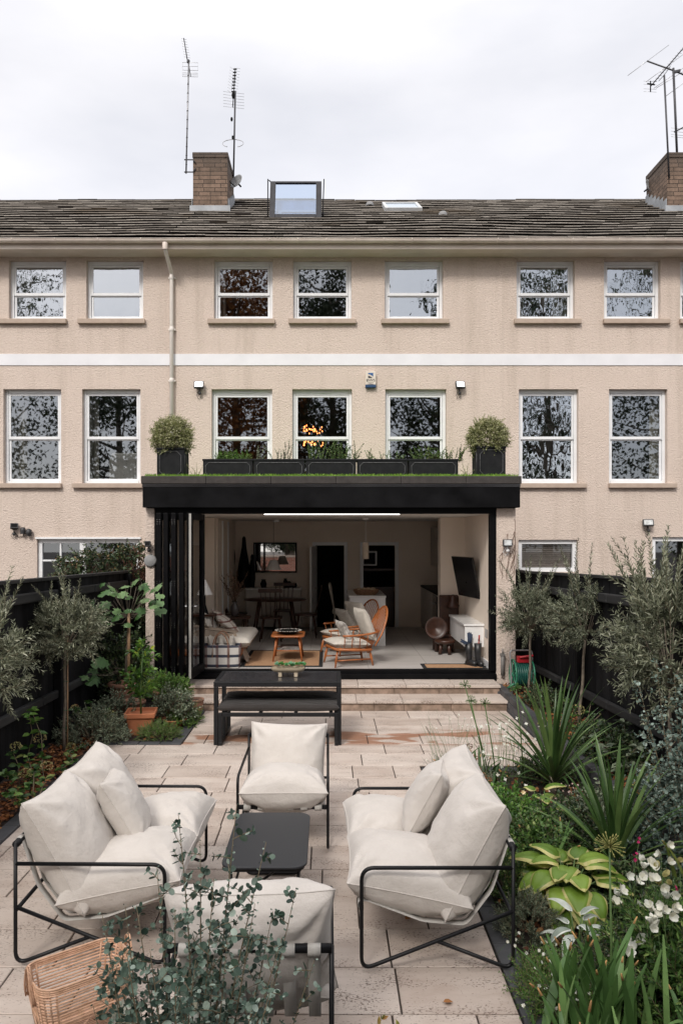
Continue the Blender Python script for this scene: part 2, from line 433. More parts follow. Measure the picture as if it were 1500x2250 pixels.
# raised bed on the right
mb = MB(); yy = 10.9
while yy > 1.0:
    for kz in range(3): mb.box(2.372+random.uniform(-.003,.003), 2.47, yy-.215, yy-.006, -.04+kz*.085+.0, -.04+kz*.085+.079)
    yy -= .221
tag(mb.build('raised_bed_wall', SLATE, bevel=.004), 'low dark brick retaining wall of the raised bed along the right fence', 'retaining wall')
def lumpy(x0, x1, y0, y1, z, amp, nu, nv):
    return lambda u, v: (x0+(x1-x0)*u, y0+(y1-y0)*v, z+amp*noise.noise(Vector((x0+(x1-x0)*u, y0+(y1-y0)*v, 3))*3))
mb = MB(); mb.grid(lumpy(2.46, 3.3, 1, 13.45, .15, .04, 1, 1), 14, 120); tag(mb.build('raised_bed_soil', SOIL), kind='structure')
mb = MB(); mb.grid(lumpy(XR+.12, 2.375, -1.4, 7.48, .0, .05, 1, 1), 24, 120); tag(mb.build('right_bed_soil', SOIL), kind='structure')
mb = MB(); mb.grid(lumpy(-3.3, XL-.10, -1.4, 13.4, .0, .04, 1, 1), 14, 150); mb.grid(lumpy(XL-.11, XL2-.12, 8.58, 13.4, .0, .04, 1, 1), 14, 40)
tag(mb.build('left_bed_soil', SOIL), kind='structure')

# ---------------------------------------------------------------- steps
mb = MB(); rb = MB()
def tread(y0, y1, z, xa, xb, nose=.0):
    x = xa; zz = z
    while x < xb-.02:
        w = min(rg.choice([.5, .66, .8, .61]), xb-x)
        if xb-(x+w) < .2: w = xb-x
        slab(mb, x, x+w, y0-nose, y1, z, .034, .003); x += w
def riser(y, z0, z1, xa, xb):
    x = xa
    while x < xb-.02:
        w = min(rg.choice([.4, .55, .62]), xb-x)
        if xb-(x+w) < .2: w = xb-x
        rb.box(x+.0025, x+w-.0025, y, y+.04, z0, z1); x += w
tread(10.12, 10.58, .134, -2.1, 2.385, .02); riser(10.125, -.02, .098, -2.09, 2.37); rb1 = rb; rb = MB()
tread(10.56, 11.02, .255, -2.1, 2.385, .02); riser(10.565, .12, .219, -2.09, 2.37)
st_ = None; mb.box(-2.08, 2.36, 10.17, 11.0, -.03, .095); mb.box(-2.08, 2.36, 10.61, 11.0, .096, .216)
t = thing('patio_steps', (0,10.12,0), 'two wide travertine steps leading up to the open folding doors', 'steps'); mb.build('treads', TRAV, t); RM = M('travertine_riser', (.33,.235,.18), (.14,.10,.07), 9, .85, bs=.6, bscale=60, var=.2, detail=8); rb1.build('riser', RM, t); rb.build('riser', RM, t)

# ---------------------------------------------------------------- terrace of houses
YW = 13.5
GL_N = GLASS('window_glass', .22, (.62,.64,.64), rough=.014); GL_W = GLASS('old_window_glass', .38, (.6,.62,.62), wob=.22, wscale=3.2, rough=.012)
GL_T = GLASS('dusk_window_glass', .20, (.7,.7,.7), wob=.03, wscale=2, rough=.014); GL_D = GLASS('shaded_window_glass', .07, (.9,.9,.9))
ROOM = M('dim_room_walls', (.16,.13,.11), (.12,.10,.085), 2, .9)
UPVC = M('window_frame_white', (.78,.79,.80), (.70,.71,.72), 4, .35)
def wall_mesh(x0, x1, z0, z1, holes, y=YW, depth=.12):
    mb = MB(); xs = sorted({x0, x1}|{h[0] for h in holes}|{h[1] for h in holes}); zs = sorted({z0, z1}|{h[2] for h in holes}|{h[3] for h in holes})
    for i in range(len(xs)-1):
        for j in range(len(zs)-1):
            cx, cz = (xs[i]+xs[i+1])/2, (zs[j]+zs[j+1])/2
            if any(h[0] < cx < h[1] and h[2] < cz < h[3] for h in holes): continue
            a, b, c, d = xs[i], xs[i+1], zs[j], zs[j+1]
            mb.add([(a,y,c),(b,y,c),(b,y,d),(a,y,d)], [(0,1,2,3)])
            mb.add([(a,y+.26,c),(b,y+.26,c),(b,y+.26,d),(a,y+.26,d)], [(3,2,1,0)])
    for a, b, c, d in holes:
        y2 = y+.26
        mb.add([(a,y,c),(a,y2,c),(a,y2,d),(a,y,d),(b,y,c),(b,y2,c),(b,y2,d),(b,y,d)], [(0,1,2,3),(7,6,5,4),(3,2,6,7),(4,5,1,0)])
    return mb
def sash_window(parent, x0, x1, z0, z1, split, glass, sill=None, vent=False, y=YW+.09, label=None):
    f = MB(); yb = y+.07; e = .0015; s = .052; tp = .085 if vent else .06
    x0 += e; x1 -= e; z0 += e; z1 -= e
    f.box(x0, x0+s, y, yb, z0, z1); f.box(x1-s, x1, y, yb, z0, z1)
    f.box(x0+s+e, x1-s-e, y, yb, z1-tp, z1); f.box(x0+s+e, x1-s-e, y-.012, yb, z0, z0+.045)
    if vent: f.box((x0+x1)/2-.2, (x0+x1)/2+.2, y-.012, y-.001, z1-tp+.03, z1-tp+.055)
    a, b = x0+s+.004, x1-s-.004; r = .036
    # upper sash sits forward, lower sash behind
    for (c, d, yy) in ((split, z1-tp-.004, y+.008), (z0+.05, split+.015, y+.032)):
        f.box(a, a+r, yy, yy+.022, c, d); f.box(b-r, b, yy, yy+.022, c, d)
        f.box(a+r, b-r, yy+.001, yy+.021, d-r, d); f.box(a+r, b-r, yy+.001, yy+.021, c, c+(.05 if yy < y+.02 else r))
    w = f.build('window', UPVC, parent, origin=((x0+x1)/2, y, z0), bevel=.003, label=label)
    g = MB(); g.add([(a+r-.002,y+.02,split+.04),(b-r+.002,y+.02,split+.04),(b-r+.002,y+.02,z1-tp-r),(a+r-.002,y+.02,z1-tp-r)], [(0,1,2,3)]); g.build('pane', glass, w)
    g = MB(); g.add([(a+r-.002,y+.044,z0+.08),(b-r+.002,y+.044,z0+.08),(b-r+.002,y+.044,split-.02),(a+r-.002,y+.044,split-.02)], [(0,1,2,3)]); g.build('pane', glass, w)
    if sill:
        g = MB(); g.box(sill[0], sill[1], YW-.075, YW+.088, z0-.085, z0-.003); g.build('sill', SILL, w, bevel=.006)
    return w
def mat_tiles():
    m, t, b, o = _mat('mossy_roof_tiles')
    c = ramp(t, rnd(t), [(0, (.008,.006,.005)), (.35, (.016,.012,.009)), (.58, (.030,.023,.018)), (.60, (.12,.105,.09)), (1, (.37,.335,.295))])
    n = tex(t, 'ShaderNodeTexNoise', 11, 5, rough=.75); k = tex(t, 'ShaderNodeTexNoise', .7, 3)
    c = mixc(t, ramp(t, n.outputs[0], [(.54, 0), (.70, .55)]), c, (.04,.03,.018))
    c = mixc(t, ramp(t, k.outputs[0], [(.55, 0), (.75, .5)]), c, (.09,.055,.02))
    t.links.new(c, b.inputs['Base Color']); b.inputs['Roughness'].default_value = .95; bump(t, b, n.outputs[0], .8, .02); return m
TILES = mat_tiles()
EV_Y, EV_Z, PITCH = 13.02, 7.375, .560; RIDGE = 18.3
def roof_z(y): return EV_Z+PITCH*(y-EV_Y)
def roof_mesh(x0, x1, holes=()):
    mb = MB(); nc = 17; L = sqrt(1+PITCH*PITCH); dy = (RIDGE-EV_Y)/nc; w = .33
    sag = lambda x, y: .030*noise.noise(Vector((x*.35, y*.5, 1.7)))+.010*noise.noise(Vector((x*1.2, y*1.1, 5)))
    for c in range(nc):
        y0 = EV_Y+dy*c-.03; y1 = EV_Y+dy*(c+1)+.02; x = x0-(w/2 if c % 2 else 0)
        while x < x1-.01:
            a, b = max(x, x0), min(x+w, x1); mx = (a+b)/2
            if any(h[0] < mx < h[1] and h[2] < (y0+y1)/2 < h[3] for h in holes): x += w; continue
            if b-a > .02:
                za = roof_z(y0)+sag(a, y0); zb = roof_z(y0)+sag(b, y0); zc = roof_z(y1)+sag(a, y1); zd = roof_z(y1)+sag(b, y1)
                j = random.uniform(-.002, .003); k2 = random.uniform(-.003, .003); t0 = .072+j; th = .018+random.uniform(-.004,.004)
                g = .002
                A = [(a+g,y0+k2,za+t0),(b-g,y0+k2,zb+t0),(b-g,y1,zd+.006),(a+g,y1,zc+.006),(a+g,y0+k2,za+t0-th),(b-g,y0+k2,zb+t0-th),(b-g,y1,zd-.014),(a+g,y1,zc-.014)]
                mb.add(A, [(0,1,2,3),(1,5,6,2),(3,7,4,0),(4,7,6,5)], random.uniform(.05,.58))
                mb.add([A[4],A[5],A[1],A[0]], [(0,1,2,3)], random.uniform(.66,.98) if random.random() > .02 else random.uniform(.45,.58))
            x += w
    n = int((x1-x0)/.45)      # ridge tiles
    for i in range(n):
        a = x0+(x1-x0)*i/n; b = x0+(x1-x0)*(i+1)/n; zz = roof_z(RIDGE)+sag(a, RIDGE)
        mb.tube([(a+.004,RIDGE,zz-.035),(b-.004,RIDGE,zz-.035)], .085+random.uniform(-.004,.004), 10, r=random.uniform(.25,.5))
    return mb
BACK = 24.0
SECOND = {'left': [((20,146),(-2,148)), ((190,315),(173,320))], 'mid': [((470,599),(457,604)), ((644,772),(634,782)), ((845,973),(837,985))],
          'right': [((1134,1262),(1128,1274)), ((1326,1450),(1323,1468)), ((1493,1620),(1490,1624))]}
FIRST = {'left': [((8,135),(-8,137)), ((181,309),(161,315))], 'mid': [((465,598),None), ((642,773),None), ((846,980),None)],
         'right': [((1139,1270),(1136,1286)), ((1337,1465),(1335,1483))]}
Z2a, Z2b = rz(702), rz(571); Z1a, Z1b = rz(1062), rz(855)
def house(key, x0, x1, label, ground, glass1, glass2):
    t = thing('terraced_house', ((x0+x1)/2, YW, 0), label, 'house', 'terraced houses of the row')
    holes = [(rx(a), rx(b), Z2a, Z2b) for (a, b), s in SECOND[key]]+[(rx(a), rx(b), Z1a, Z1b) for (a, b), s in FIRST[key]]+ground
    wall_mesh(x0, x1, -.05, 7.27, holes).build('wall', RENDER, t)
    b = MB(); b.box(x0, x1, YW-.014, YW-.001, rz(803), rz(778)); b.build('white_band', BAND, t)
    for i, ((a, c), s) in enumerate(SECOND[key]): sash_window(t, rx(a), rx(c), Z2a, Z2b, rz(646), glass2[i], (rx(s[0]), rx(s[1])), vent=(key == 'mid'))
    for i, ((a, c), s) in enumerate(FIRST[key]): sash_window(t, rx(a), rx(c), Z1a, Z1b, rz(964), glass1[i], (rx(s[0]), rx(s[1])) if s else (rx(a)-.07, rx(c)+.07), vent=(key == 'mid'))
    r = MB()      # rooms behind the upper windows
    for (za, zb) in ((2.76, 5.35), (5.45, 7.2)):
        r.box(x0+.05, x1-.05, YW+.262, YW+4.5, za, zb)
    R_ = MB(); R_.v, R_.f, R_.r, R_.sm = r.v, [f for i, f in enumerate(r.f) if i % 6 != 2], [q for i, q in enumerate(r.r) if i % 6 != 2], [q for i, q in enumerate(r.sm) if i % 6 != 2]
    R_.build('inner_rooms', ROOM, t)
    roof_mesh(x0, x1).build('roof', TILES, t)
    b = MB(); yb = BACK; rz_ = roof_z(RIDGE)-.05      # rear slope, rear wall
    b.add([(x0,RIDGE,rz_),(x1,RIDGE,rz_),(x1,yb,7.3),(x0,yb,7.3)], [(0,1,2,3)], .3); b.build('rear_roof', TILES, t)
    b = MB(); b.add([(x0,yb-.3,-.05),(x1,yb-.3,-.05),(x1,yb-.3,7.3),(x0,yb-.3,7.3)], [(3,2,1,0)]); b.build('rear_wall', RENDER, t)
    b = MB(); b.box(x0, x1, 13.10, 13.13, 7.235, 7.36); b.box(x0, x1, 13.131, YW+.02, 7.24, 7.262); b.build('fascia_board', SOFFIT, t)
    g = MB(); n = 12; sec = []
    for k in range(9):
        a = pi+pi*k/8; sec.append((13.035+.058*cos(a), 7.375+.062*sin(a)+0))
    for i in range(n):
        xa, xb = x0+(x1-x0)*i/n, x0+(x1-x0)*(i+1)/n; dz = .012*sin(i*1.7+x0)
        vs = [(x, q[0], q[1]) for x in (xa, xb) for q in sec]; m9 = 9
        g.add(vs, [(j, j+1, m9+j+1, m9+j) for j in range(8)], .5, True)
        g.tube([(xa+.3,13.035+.066*cos(pi+pi*k/8),7.379+.068*sin(pi+pi*k/8)) for k in range(9)], .007, 6)
    g.tube([(x0,12.977,7.375),(x1,12.977,7.375)], .006, 6)
    g.build('gutter', GUTTER, t)
    return t
XA, XB = rx(379), 3.07
GL = GL_N
gd_l = [(rx(82), rx(308), 1.15, rz(1184))]
hl = house('left', -11.5, XA, 'left-hand cream rendered house, left of the white downpipe', gd_l, [GL_N, GL_N], [GL_W, GL_W])
hm = house('mid', XA, XB, 'middle cream rendered house above the black-edged garden room', [(-2.62, 2.70, -.05, 2.75)], [GL_T, GL_T, GL_N], [GL_T, GL_N, GL_W])
gd_r = [(rx(1138), rx(1268), rz(1257), rz(1186)), (rx(1432), rx(1560), .9, rz(1180))]
hr = house('right', XB, 12.5, 'right-hand cream rendered house with the blind in its low window', gd_r, [GL_W, GL_N], [GL_W, GL_W, GL_N])
# ground floor windows of the neighbours
def fixed_window(t, x0, x1, z0, z1, mulls, bars=(), glass=GL_N, label=None, y=YW+.05, fw=.075):
    f = MB(); f.box(x0+.002, x0+fw, y, y+.07, z0, z1); f.box(x1-fw, x1-.002, y, y+.07, z0, z1)
    f.box(x0+fw, x1-fw, y+.001, y+.069, z1-fw, z1-.002); f.box(x0+fw, x1-fw, y+.001, y+.069, z0+.002, z0+fw)
    for m in mulls: f.box(m-.05, m+.05, y-.004, y+.072, z0+fw, z1-fw)
    for (a, b, c, d) in bars: f.box(a, b, y+.01, y+.06, c, d)
    w = f.build('window', UPVC, t, origin=((x0+x1)/2, y, z0), bevel=.003, label=label)
    g = MB(); g.add([(x0+fw,y+.035,z0+fw),(x1-fw,y+.035,z0+fw),(x1-fw,y+.035,z1-fw),(x0+fw,y+.035,z1-fw)], [(0,1,2,3)]); g.build('pane', glass, w); return w
a, b, c, d = gd_l[0]; mx = rx(180)
fixed_window(hl, a, b, c, d, [mx], [(rx(131)-.015, rx(131)+.015, c+.07, d-.07), (a+.075, mx-.05, rz(1232)-.015, rz(1232)+.015)], label='white framed ground-floor window with glazing bars, behind the climber')
q = MB(); q.box(a-.02, b+.02, YW-.03, YW+.04, d-.001, d+.03); q.build('window_head', UPVC, hl)
a, b, c, d = gd_r[0]; w = fixed_window(hr, a, b, c, d, [], glass=GL_D, label='small white framed window with its grey blind down')
q = MB()
for i in range(11):
    z = c+.08+(d-c-.16)*i/11; q.obox(((a+b)/2, YW+.13, z+.015), (b-a-.17,0,0), (0,.020,-.030), (0,.0012,.0008))
q.build('blind', M('blind_slats', (.40,.36,.32), (.32,.29,.255), 8, .6), w)
a, b, c, d = gd_r[1]; fixed_window(hr, a, b, c, d, [], label='white framed dark ground-floor window at the right edge')
q = MB()
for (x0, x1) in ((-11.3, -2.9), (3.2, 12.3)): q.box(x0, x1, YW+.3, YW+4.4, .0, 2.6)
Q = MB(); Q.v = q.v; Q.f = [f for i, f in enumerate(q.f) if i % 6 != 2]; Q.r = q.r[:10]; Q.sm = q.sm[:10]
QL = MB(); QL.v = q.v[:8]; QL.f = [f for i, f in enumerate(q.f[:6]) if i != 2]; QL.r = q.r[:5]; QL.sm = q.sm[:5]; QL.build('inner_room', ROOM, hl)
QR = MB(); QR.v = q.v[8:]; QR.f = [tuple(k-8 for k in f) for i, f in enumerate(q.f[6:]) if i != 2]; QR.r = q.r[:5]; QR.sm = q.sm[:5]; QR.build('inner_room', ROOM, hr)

# curtains just inside the neighbours' windows
CURT = mat_fabric('curtain_cloth', (.42,.39,.33), (.34,.31,.26))
def curtain(xa, xb, z0, z1, label):
    mb = MB(); n = 40
    mb.grid(lambda u, v: (xa+(xb-xa)*u, YW+.34+.03*sin(u*(xb-xa)/.085*6.28)+.008*noise.noise(Vector((u*9, v*2, xa))), z0+(z1-z0)*v), n, 6)
    o = mb.build('curtain', CURT, origin=((xa+xb)/2, YW+.34, z0)); tag(o, label, 'curtain', 'curtains behind the upper windows')
z1, z2 = (Z1a-.02, Z1b+.03), (Z2a-.02, Z2b+.03)
curtain(rx(8), rx(42), *z1, 'pale curtain behind the left side of the leftmost middle-floor window')
curtain(rx(118), rx(140), *z1, 'narrow pale curtain at the right side of the leftmost middle-floor window')
curtain(rx(178), rx(206), *z1, 'pale curtain beside the white armchair in the window left of the downpipe')
curtain(rx(1443), rx(1470), *z1, 'pale curtain at the right side of the rightmost middle-floor window')
curtain(rx(1128), rx(1160), *z2, 'pale curtain on the left in the top-floor window above the right floodlight')
curtain(rx(1225), rx(1262), *z2, 'wide pale curtain on the right in the top-floor window above the right floodlight')
curtain(rx(1320), rx(1346), *z2, 'pale curtain on the left in the second right-hand top-floor window')
curtain(rx(25), rx(52), *z2, 'pale curtain on the left in the leftmost top-floor window')
curtain(rx(478), rx(490), *z2, 'sliver of curtain in the top-floor window right of the downpipe')
# the white armchair seen in the left house
mb = MB(); X0, X1 = rx(240, 14.1), rx(300, 14.1)
mb.box(X0, X1, 14.05, 14.75, 2.85, rz(1006, 14.1)); o = mb.build('armchair', M('upholstery', (.52,.50,.47), None, 5, .9), origin=((X0+X1)/2, 14.4, 2.85), bevel=.05)
q = MB(); q.box(X0+.06, X1+.05, 14.0, 14.2, 3.1, rz(996, 14.1)); q.build('back_cushion', bpy.data.materials['upholstery'], o, bevel=.04)
tag(o, 'pale square armchair standing behind the window left of the downpipe', 'armchair')
# lit chandelier in the middle window; lower bulbs stand in for its reflection
t = thing('chandelier', (rx(684, 14.6), 14.6, rz(943, 14.6)), 'lit chandelier of amber bulbs, with its reflection below, behind the middle first-floor window', 'chandelier')
mb = MB(); cx, cz = rx(684, 14.6), rz(943, 14.6)
mb.tube([(cx, 14.6, cz+.1), (cx, 14.6, 5.3)], .006, 6); mb.tube([(cx+.21*cos(a*pi/10), 14.6+.21*sin(a*pi/10), cz) for a in range(20)], .008, 6, closed=True); mb.build('frame', BLACKP, t)
AMB = EMIT('amber_bulb', (1, .27, .07), 7)
mb = MB()
for k in range(60):
    a = k*2.4; r = .07+.15*((k*.618) % 1); p = (cx+r*cos(a), 14.6+r*sin(a), cz+random.uniform(-.06, .06)-(.25 if k % 2 else 0))  # every other bulb drops lower, as the cluster mirrored in the lower sash
    mb.lathe([(.001,-.016),(.008,-.008),(.010,0),(.007,.009),(.001,.016)], p, 6)
mb.build('bulbs', AMB, t)

# ---------------------------------------------------------------- chimneys
def mat_blocks():
    m, t, b, o = _mat('reconstituted_stone')
    tcn = t.nodes.new('ShaderNodeTexCoord'); g = t.nodes.new('ShaderNodeNewGeometry')
    sx = t.nodes.new('ShaderNodeSeparateXYZ'); t.links.new(tcn.outputs['Object'], sx.inputs[0])
    u = _math(t, 'ADD', sx.outputs[0], sx.outputs[1]); cb = t.nodes.new('ShaderNodeCombineXYZ'); t.links.new(u, cb.inputs[0]); t.links.new(sx.outputs[2], cb.inputs[1])
    br = t.nodes.new('ShaderNodeTexBrick'); t.links.new(cb.outputs[0], br.inputs['Vector']); br.inputs['Scale'].default_value = 1
    br.inputs['Brick Width'].default_value = .235; br.inputs['Row Height'].default_value = .088; br.inputs['Mortar Size'].default_value = .007
    br.inputs['Mortar Smooth'].default_value = .3; br.inputs['Bias'].default_value = 0; br.offset = .42; br.squash = 1.6; br.squash_frequency = 3
    br.inputs['Color1'].default_value = (.25,.175,.13,1); br.inputs['Color2'].default_value = (.15,.108,.08,1); br.inputs['Mortar'].default_value = (.06,.045,.035,1)
    n = tex(t, 'ShaderNodeTexNoise', 5, 6, rough=.7); c = mixc(t, .85, br.outputs[0], ramp(t, n.outputs[0], [(.3, (.42,.40,.38)), (.7, (1.25,1.2,1.18))]), 'MULTIPLY')
    soot = ramp(t, _math(t, 'ADD', _math(t, 'MULTIPLY', sx.outputs[2], .5), _math(t, 'MULTIPLY', n.outputs[0], .3)), [(.52, 0), (.78, .75)])
    c = mixc(t, soot, c, (.055,.047,.04)); t.links.new(c, b.inputs['Base Color']); b.inputs['Roughness'].default_value = .95
    i = t.nodes.new('ShaderNodeInvert'); t.links.new(br.outputs[1], i.inputs[1]); n1 = bump(t, b, i.outputs[0], .8, .012); bump(t, b, n.outputs[0], .6, .02, n1); return m
STONE = mat_blocks(); LEAD = M('lead_flashing', (.36,.38,.40), (.25,.265,.28), 6, .55, bs=.3)
POLE = M('galvanised_pole', (.30,.30,.31), (.18,.18,.19), 12, .4, metal=.6); DARKPOLE = M('dark_pole', (.05,.05,.055), None, 9, .5, metal=.3); ALU = M('aluminium_rod', (.42,.42,.43), None, 9, .35, metal=.7)
def chimney(x0, x1, label):
    y0, y1 = 16.37, 17.46; ztop = rz(334, y0)
    t = thing('chimney', ((x0+x1)/2, (y0+y1)/2, roof_z(y0)-.1), label, 'chimney', 'stone chimneys on the ridge')
    m = MB(); m.box(x0, x1, y0, y1, roof_z(y0)-.4, ztop-.12); m.box(x0-.012, x1+.012, y0-.012, y1+.012, ztop-.119, ztop-.005); m.build('stack', STONE, t, origin=(x0, y0, roof_z(y0)), bevel=.012)
    m = MB(); m.box(x0-.06, x1+.06, y0-.05, y0+.001, roof_z(y0)-.15, roof_z(y0)+.13)
    for (xa, xb) in ((x0-.022, x0-.0125), (x1+.0125, x1+.022)):
        n = 6
        for i in range(n):
            ya = y0+(y1-y0)*i/n; yb = y0+(y1-y0)*(i+1)/n; za = roof_z(ya); m.box(xa, xb, ya, yb-.01, za-.1, za+.2+(yb-ya)*PITCH)
    m.build('flashing', LEAD, t)
    for xx in (x0+.26, x1-.18):
        m = MB(); m.lathe([(.10,0),(.105,.06),(.085,.09),(.11,.10),(.09,.15),(.02,.18)], (xx, y0+.5, ztop-.005), 16); m.build('flue_terminal', M('pale_flue_pot', (.55,.55,.56), None, 6, .6), t); return t
CX0, CX1 = rx(424, 16.37), rx(500, 16.37)
chimney(CX0, CX1, 'stone chimney beside the open skylight, with two aerials'); chimney(rx(1465, 16.37), rx(1465, 16.37)+.86, 'stone chimney cut off by the right edge of the photograph')
# aerials
def yagi(mb, a, b, n, w0, w1, wdir, bow=False):
    a, b, wd = Vector(a), Vector(b), Vector(wdir).normalized()
    for i in range(n):
        p = a.lerp(b, (i+.3)/n); w = w0+(w1-w0)*i/n; mb.tube([p-wd*w, p+wd*w], .0038, 5)
D_ = 16.35
t = thing('tv_aerial', P(410, 380, D_), 'tall silver pole aerial strapped to the left side of the stone chimney', 'aerial')
m = MB(); m.tube([P(409, 381, D_), P(415, 133, D_)], .017, 8); m.build('mast', POLE, t)
m = MB()
for (ya) in (351, 378): m.tube([P(405, ya, D_), P(424, ya, D_), P(430, ya+8 if ya < 360 else ya-8, D_)], .013, 6)
for i in range(11): m.lathe([(.019,0),(.022,.01),(.019,.02)], P(409.5+i*.45, 362-i*19.5, D_), 8)
m.build('wall_bracket', DARKPOLE, t)
m = MB(); m.tube([P(404, 84, D_), P(412, 133, D_+.0)], .012, 6); m.tube([P(414, 133, D_), P(419, 168, D_)], .009, 6); m.lathe([(.03,-.03),(.035,0),(.03,.03)], P(414, 135, D_), 8); m.build('boom', DARKPOLE, t)
m = MB(); yagi(m, P(404, 84, D_), P(412, 130, D_), 8, .055, .07, (1,.3,-.02))
for (yt, yb) in ((137, 155), (160, 169)):
    m.tube([P(401, yt, D_), P(435, yt+1, D_), P(435, yb, D_), P(401, yb-1, D_)], .005, 5, closed=True)
    m.tube([P(401, (yt+yb)/2, D_), P(435, (yt+yb)/2, D_)], .004, 5)
m.build('elements', ALU, t)
D_ = 17.2
t = thing('tv_aerial', P(514, 380, D_), 'dark pole aerial with bow-tie elements and a ring dipole beside the dish', 'aerial')
m = MB(); m.tube([P(513, 388, D_), P(517, 200, D_)], .02, 8); m.build('mast', DARKPOLE, t)
m = MB(); m.tube([P(517, 150, D_), P(513, 215, D_), P(511, 236, D_)], .01, 6)
for i in range(8): p = P(516.5-i*.6, 152+i*7, D_); m.obox(p, (.08,0,0), (0,.02,0), (0,0,.022))
m.lathe([(.03,-.07),(.045,0),(.03,.07)], P(513, 209, D_), 8); m.lathe([(.02,-.04),(.03,0),(.02,.04)], P(509, 262, D_), 8); m.lathe([(.03,-.03),(.03,.03)], P(512, 302, D_), 8)
m.build('boom', BLACKP, t)
m = MB()
for i in range(9):
    p = P(516-i*.7, 150+i*6.4, D_); m.tube([p+Vector((-.11,0,.03)), p+Vector((-.03,0,-.02)), p+Vector((.03,0,.005)), p+Vector((.12,0,-.01))], .0035, 5)
for i in range(6): p = P(512, 204+i*6.5, D_); m.tube([p+Vector((-.22,0,.03)), p+Vector((.25,0,-.025))], .004, 5)
m.tube([P(512,318,D_)+Vector((.235*sin(radians(a)), .1*cos(radians(a)), .14*cos(radians(a))+.03)) for a in range(-150, 151, 15)], .008, 6)
m.build('elements', ALU, t)
def dish(c, r, label, az):
    t = thing('satellite_dish', c, label, 'satellite dish', 'satellite dishes on the chimneys')
    m = MB(); Mx = Matrix.Translation(c) @ Matrix.Rotation(az, 4, 'Z') @ Matrix.Rotation(radians(70), 4, 'X')
    m.lathe([(.002,.0),(r*.3,.006),(r*.6,.022),(r*.85,.045),(r,.062),(r*1.01,.058),(r*.85,.038),(r*.5,.008),(.002,-.008)], (0,0,0), 28); m.xform(Mx); m.build('reflector', M('grey_mesh_dish', (.33,.34,.35), (.26,.27,.28), 20, .6), t)
    m = MB(); m.tube([(0,-r*.8,.05),(0,-r*.85,.25),(0,-.05,.33)], .012, 6); m.lathe([(.03,.30),(.035,.36)], (0,-.03,0), 8); m.tube([(0,0,-.005),(0,0,-.12)], .02, 6); m.xform(Mx); m.build('feed_arm', DARKPOLE, t)
dish(P(522, 402, 16.9), .17, 'grey satellite dish on the right of the left chimney', radians(-35)); dish(P(1424, 413, 17.3), .18, 'grey satellite dish half hidden behind the right chimney', radians(35))
D_ = 16.3
t = thing('tv_aerial', P(1467, 420, D_), 'long sloping aerial on the thin pole nearest the left edge of the right chimney', 'aerial')
m = MB(); m.tube([P(1469, 392, D_), P(1458, 165, D_)], .02, 8); m.build('mast', DARKPOLE, t)
m = MB(); m.tube([P(1428, 190, D_), P(1505, 100, D_)], .012, 6); m.obox(P(1429, 185, D_), (.16,0,-.02), (0,.02,0), (0,0,.025)); m.tube([P(1428,178,D_), P(1428,202,D_)], .012, 6); m.tube([P(1446,178,D_),P(1457,166,D_),P(1471,147,D_),P(1470,142,D_),P(1443,172,D_)], .007, 6); m.build('boom', BLACKP, t)
m = MB(); yagi(m, P(1436, 180, D_), P(1506, 100, D_), 13, .05, .05, (1,.2,-.05))
for yy in (178, 185, 195, 201): m.tube([P(1413, yy, D_), P(1441, yy+1.5, D_)], .0035, 5)
m.build('elements', ALU, t)
D_ = 16.7
t = thing('tv_aerial', P(1485, 335, D_), 'large spread-arm aerial on the thicker right-hand pole of the right chimney', 'aerial')
m = MB(); m.tube([P(1486, 336, D_), P(1482, 240, D_), P(1478, 150, D_)], .026, 8); m.build('mast', DARKPOLE, t)
m = MB(); m.tube([P(1420, 134, D_), P(1478, 155, D_), P(1520, 172, D_)], .016, 6); m.obox(P(1486, 157, D_), (.14,0,.03), (0,.05,0), (0,0,.05)); m.tube([P(1480,290,D_),P(1500,280,D_)], .015, 6); m.build('boom', DARKPOLE, t)
m = MB(); m.tube([P(1378, 166, D_), P(1468, 99, D_)], .006, 6); m.tube([P(1418, 180, D_), P(1510, 112, D_)], .006, 6); m.tube([P(1435, 194, D_), P(1525, 132, D_)], .006, 6); m.tube([P(1440,194,D_),P(1528,140,D_)], .006, 6); m.tube([P(1462, 211, D_), P(1545, 150, D_)], .006, 6)
for yy in (281, 288, 295, 300): m.tube([P(1473, yy, D_), P(1500, yy+3, D_)], .0045, 5)
m.build('elements', ALU, t)

# ---------------------------------------------------------------- skylights
FR = M('skylight_frame', (.025,.025,.029), (.04,.04,.045), 8, .5, spec=.2)
SKYG = GLASS('skylight_glass', .20, (.42,.52,.68))
ya, yb = 15.20, 15.52; za, zb = roof_z(15.2)+.04, rz(399, 15.5); x0, x1 = rx(592, 15.25), rx(706, 15.25)
t = thing('roof_window', ((x0+x1)/2, ya, za), 'large open roof window standing up from the tiles beside the chimney', 'skylight')
m = MB(); L = Vector((0, yb-ya, zb-za)); Ln = L.normalized(); nn = Vector((1,0,0)).cross(Ln)
o0 = Vector((x0, ya, za)); w = x1-x0
def pbar(u0, u1, v0, v1, d=.05):   # bar in the plane of the raised sash
    c = o0+Vector((1,0,0))*((u0+u1)/2)+Ln*((v0+v1)/2); m.obox(c, (u1-u0,0,0), Ln*(v1-v0), nn*d)
Lm = L.length; pbar(0,.11,0,Lm); pbar(w-.11,w,0,Lm); pbar(.111,w-.111,0,.09); pbar(.111,w-.111,Lm-.045,Lm)
m.build('sash', FR, t, bevel=.006)
m = MB(); m.add([o0+Vector((.07,0,0))+Ln*.05, o0+Vector((w-.07,0,0))+Ln*.05, o0+Vector((w-.07,0,0))+Ln*(Lm-.04), o0+Vector((.07,0,0))+Ln*(Lm-.04)], [(0,1,2,3)]); m.build('pane', SKYG, t)
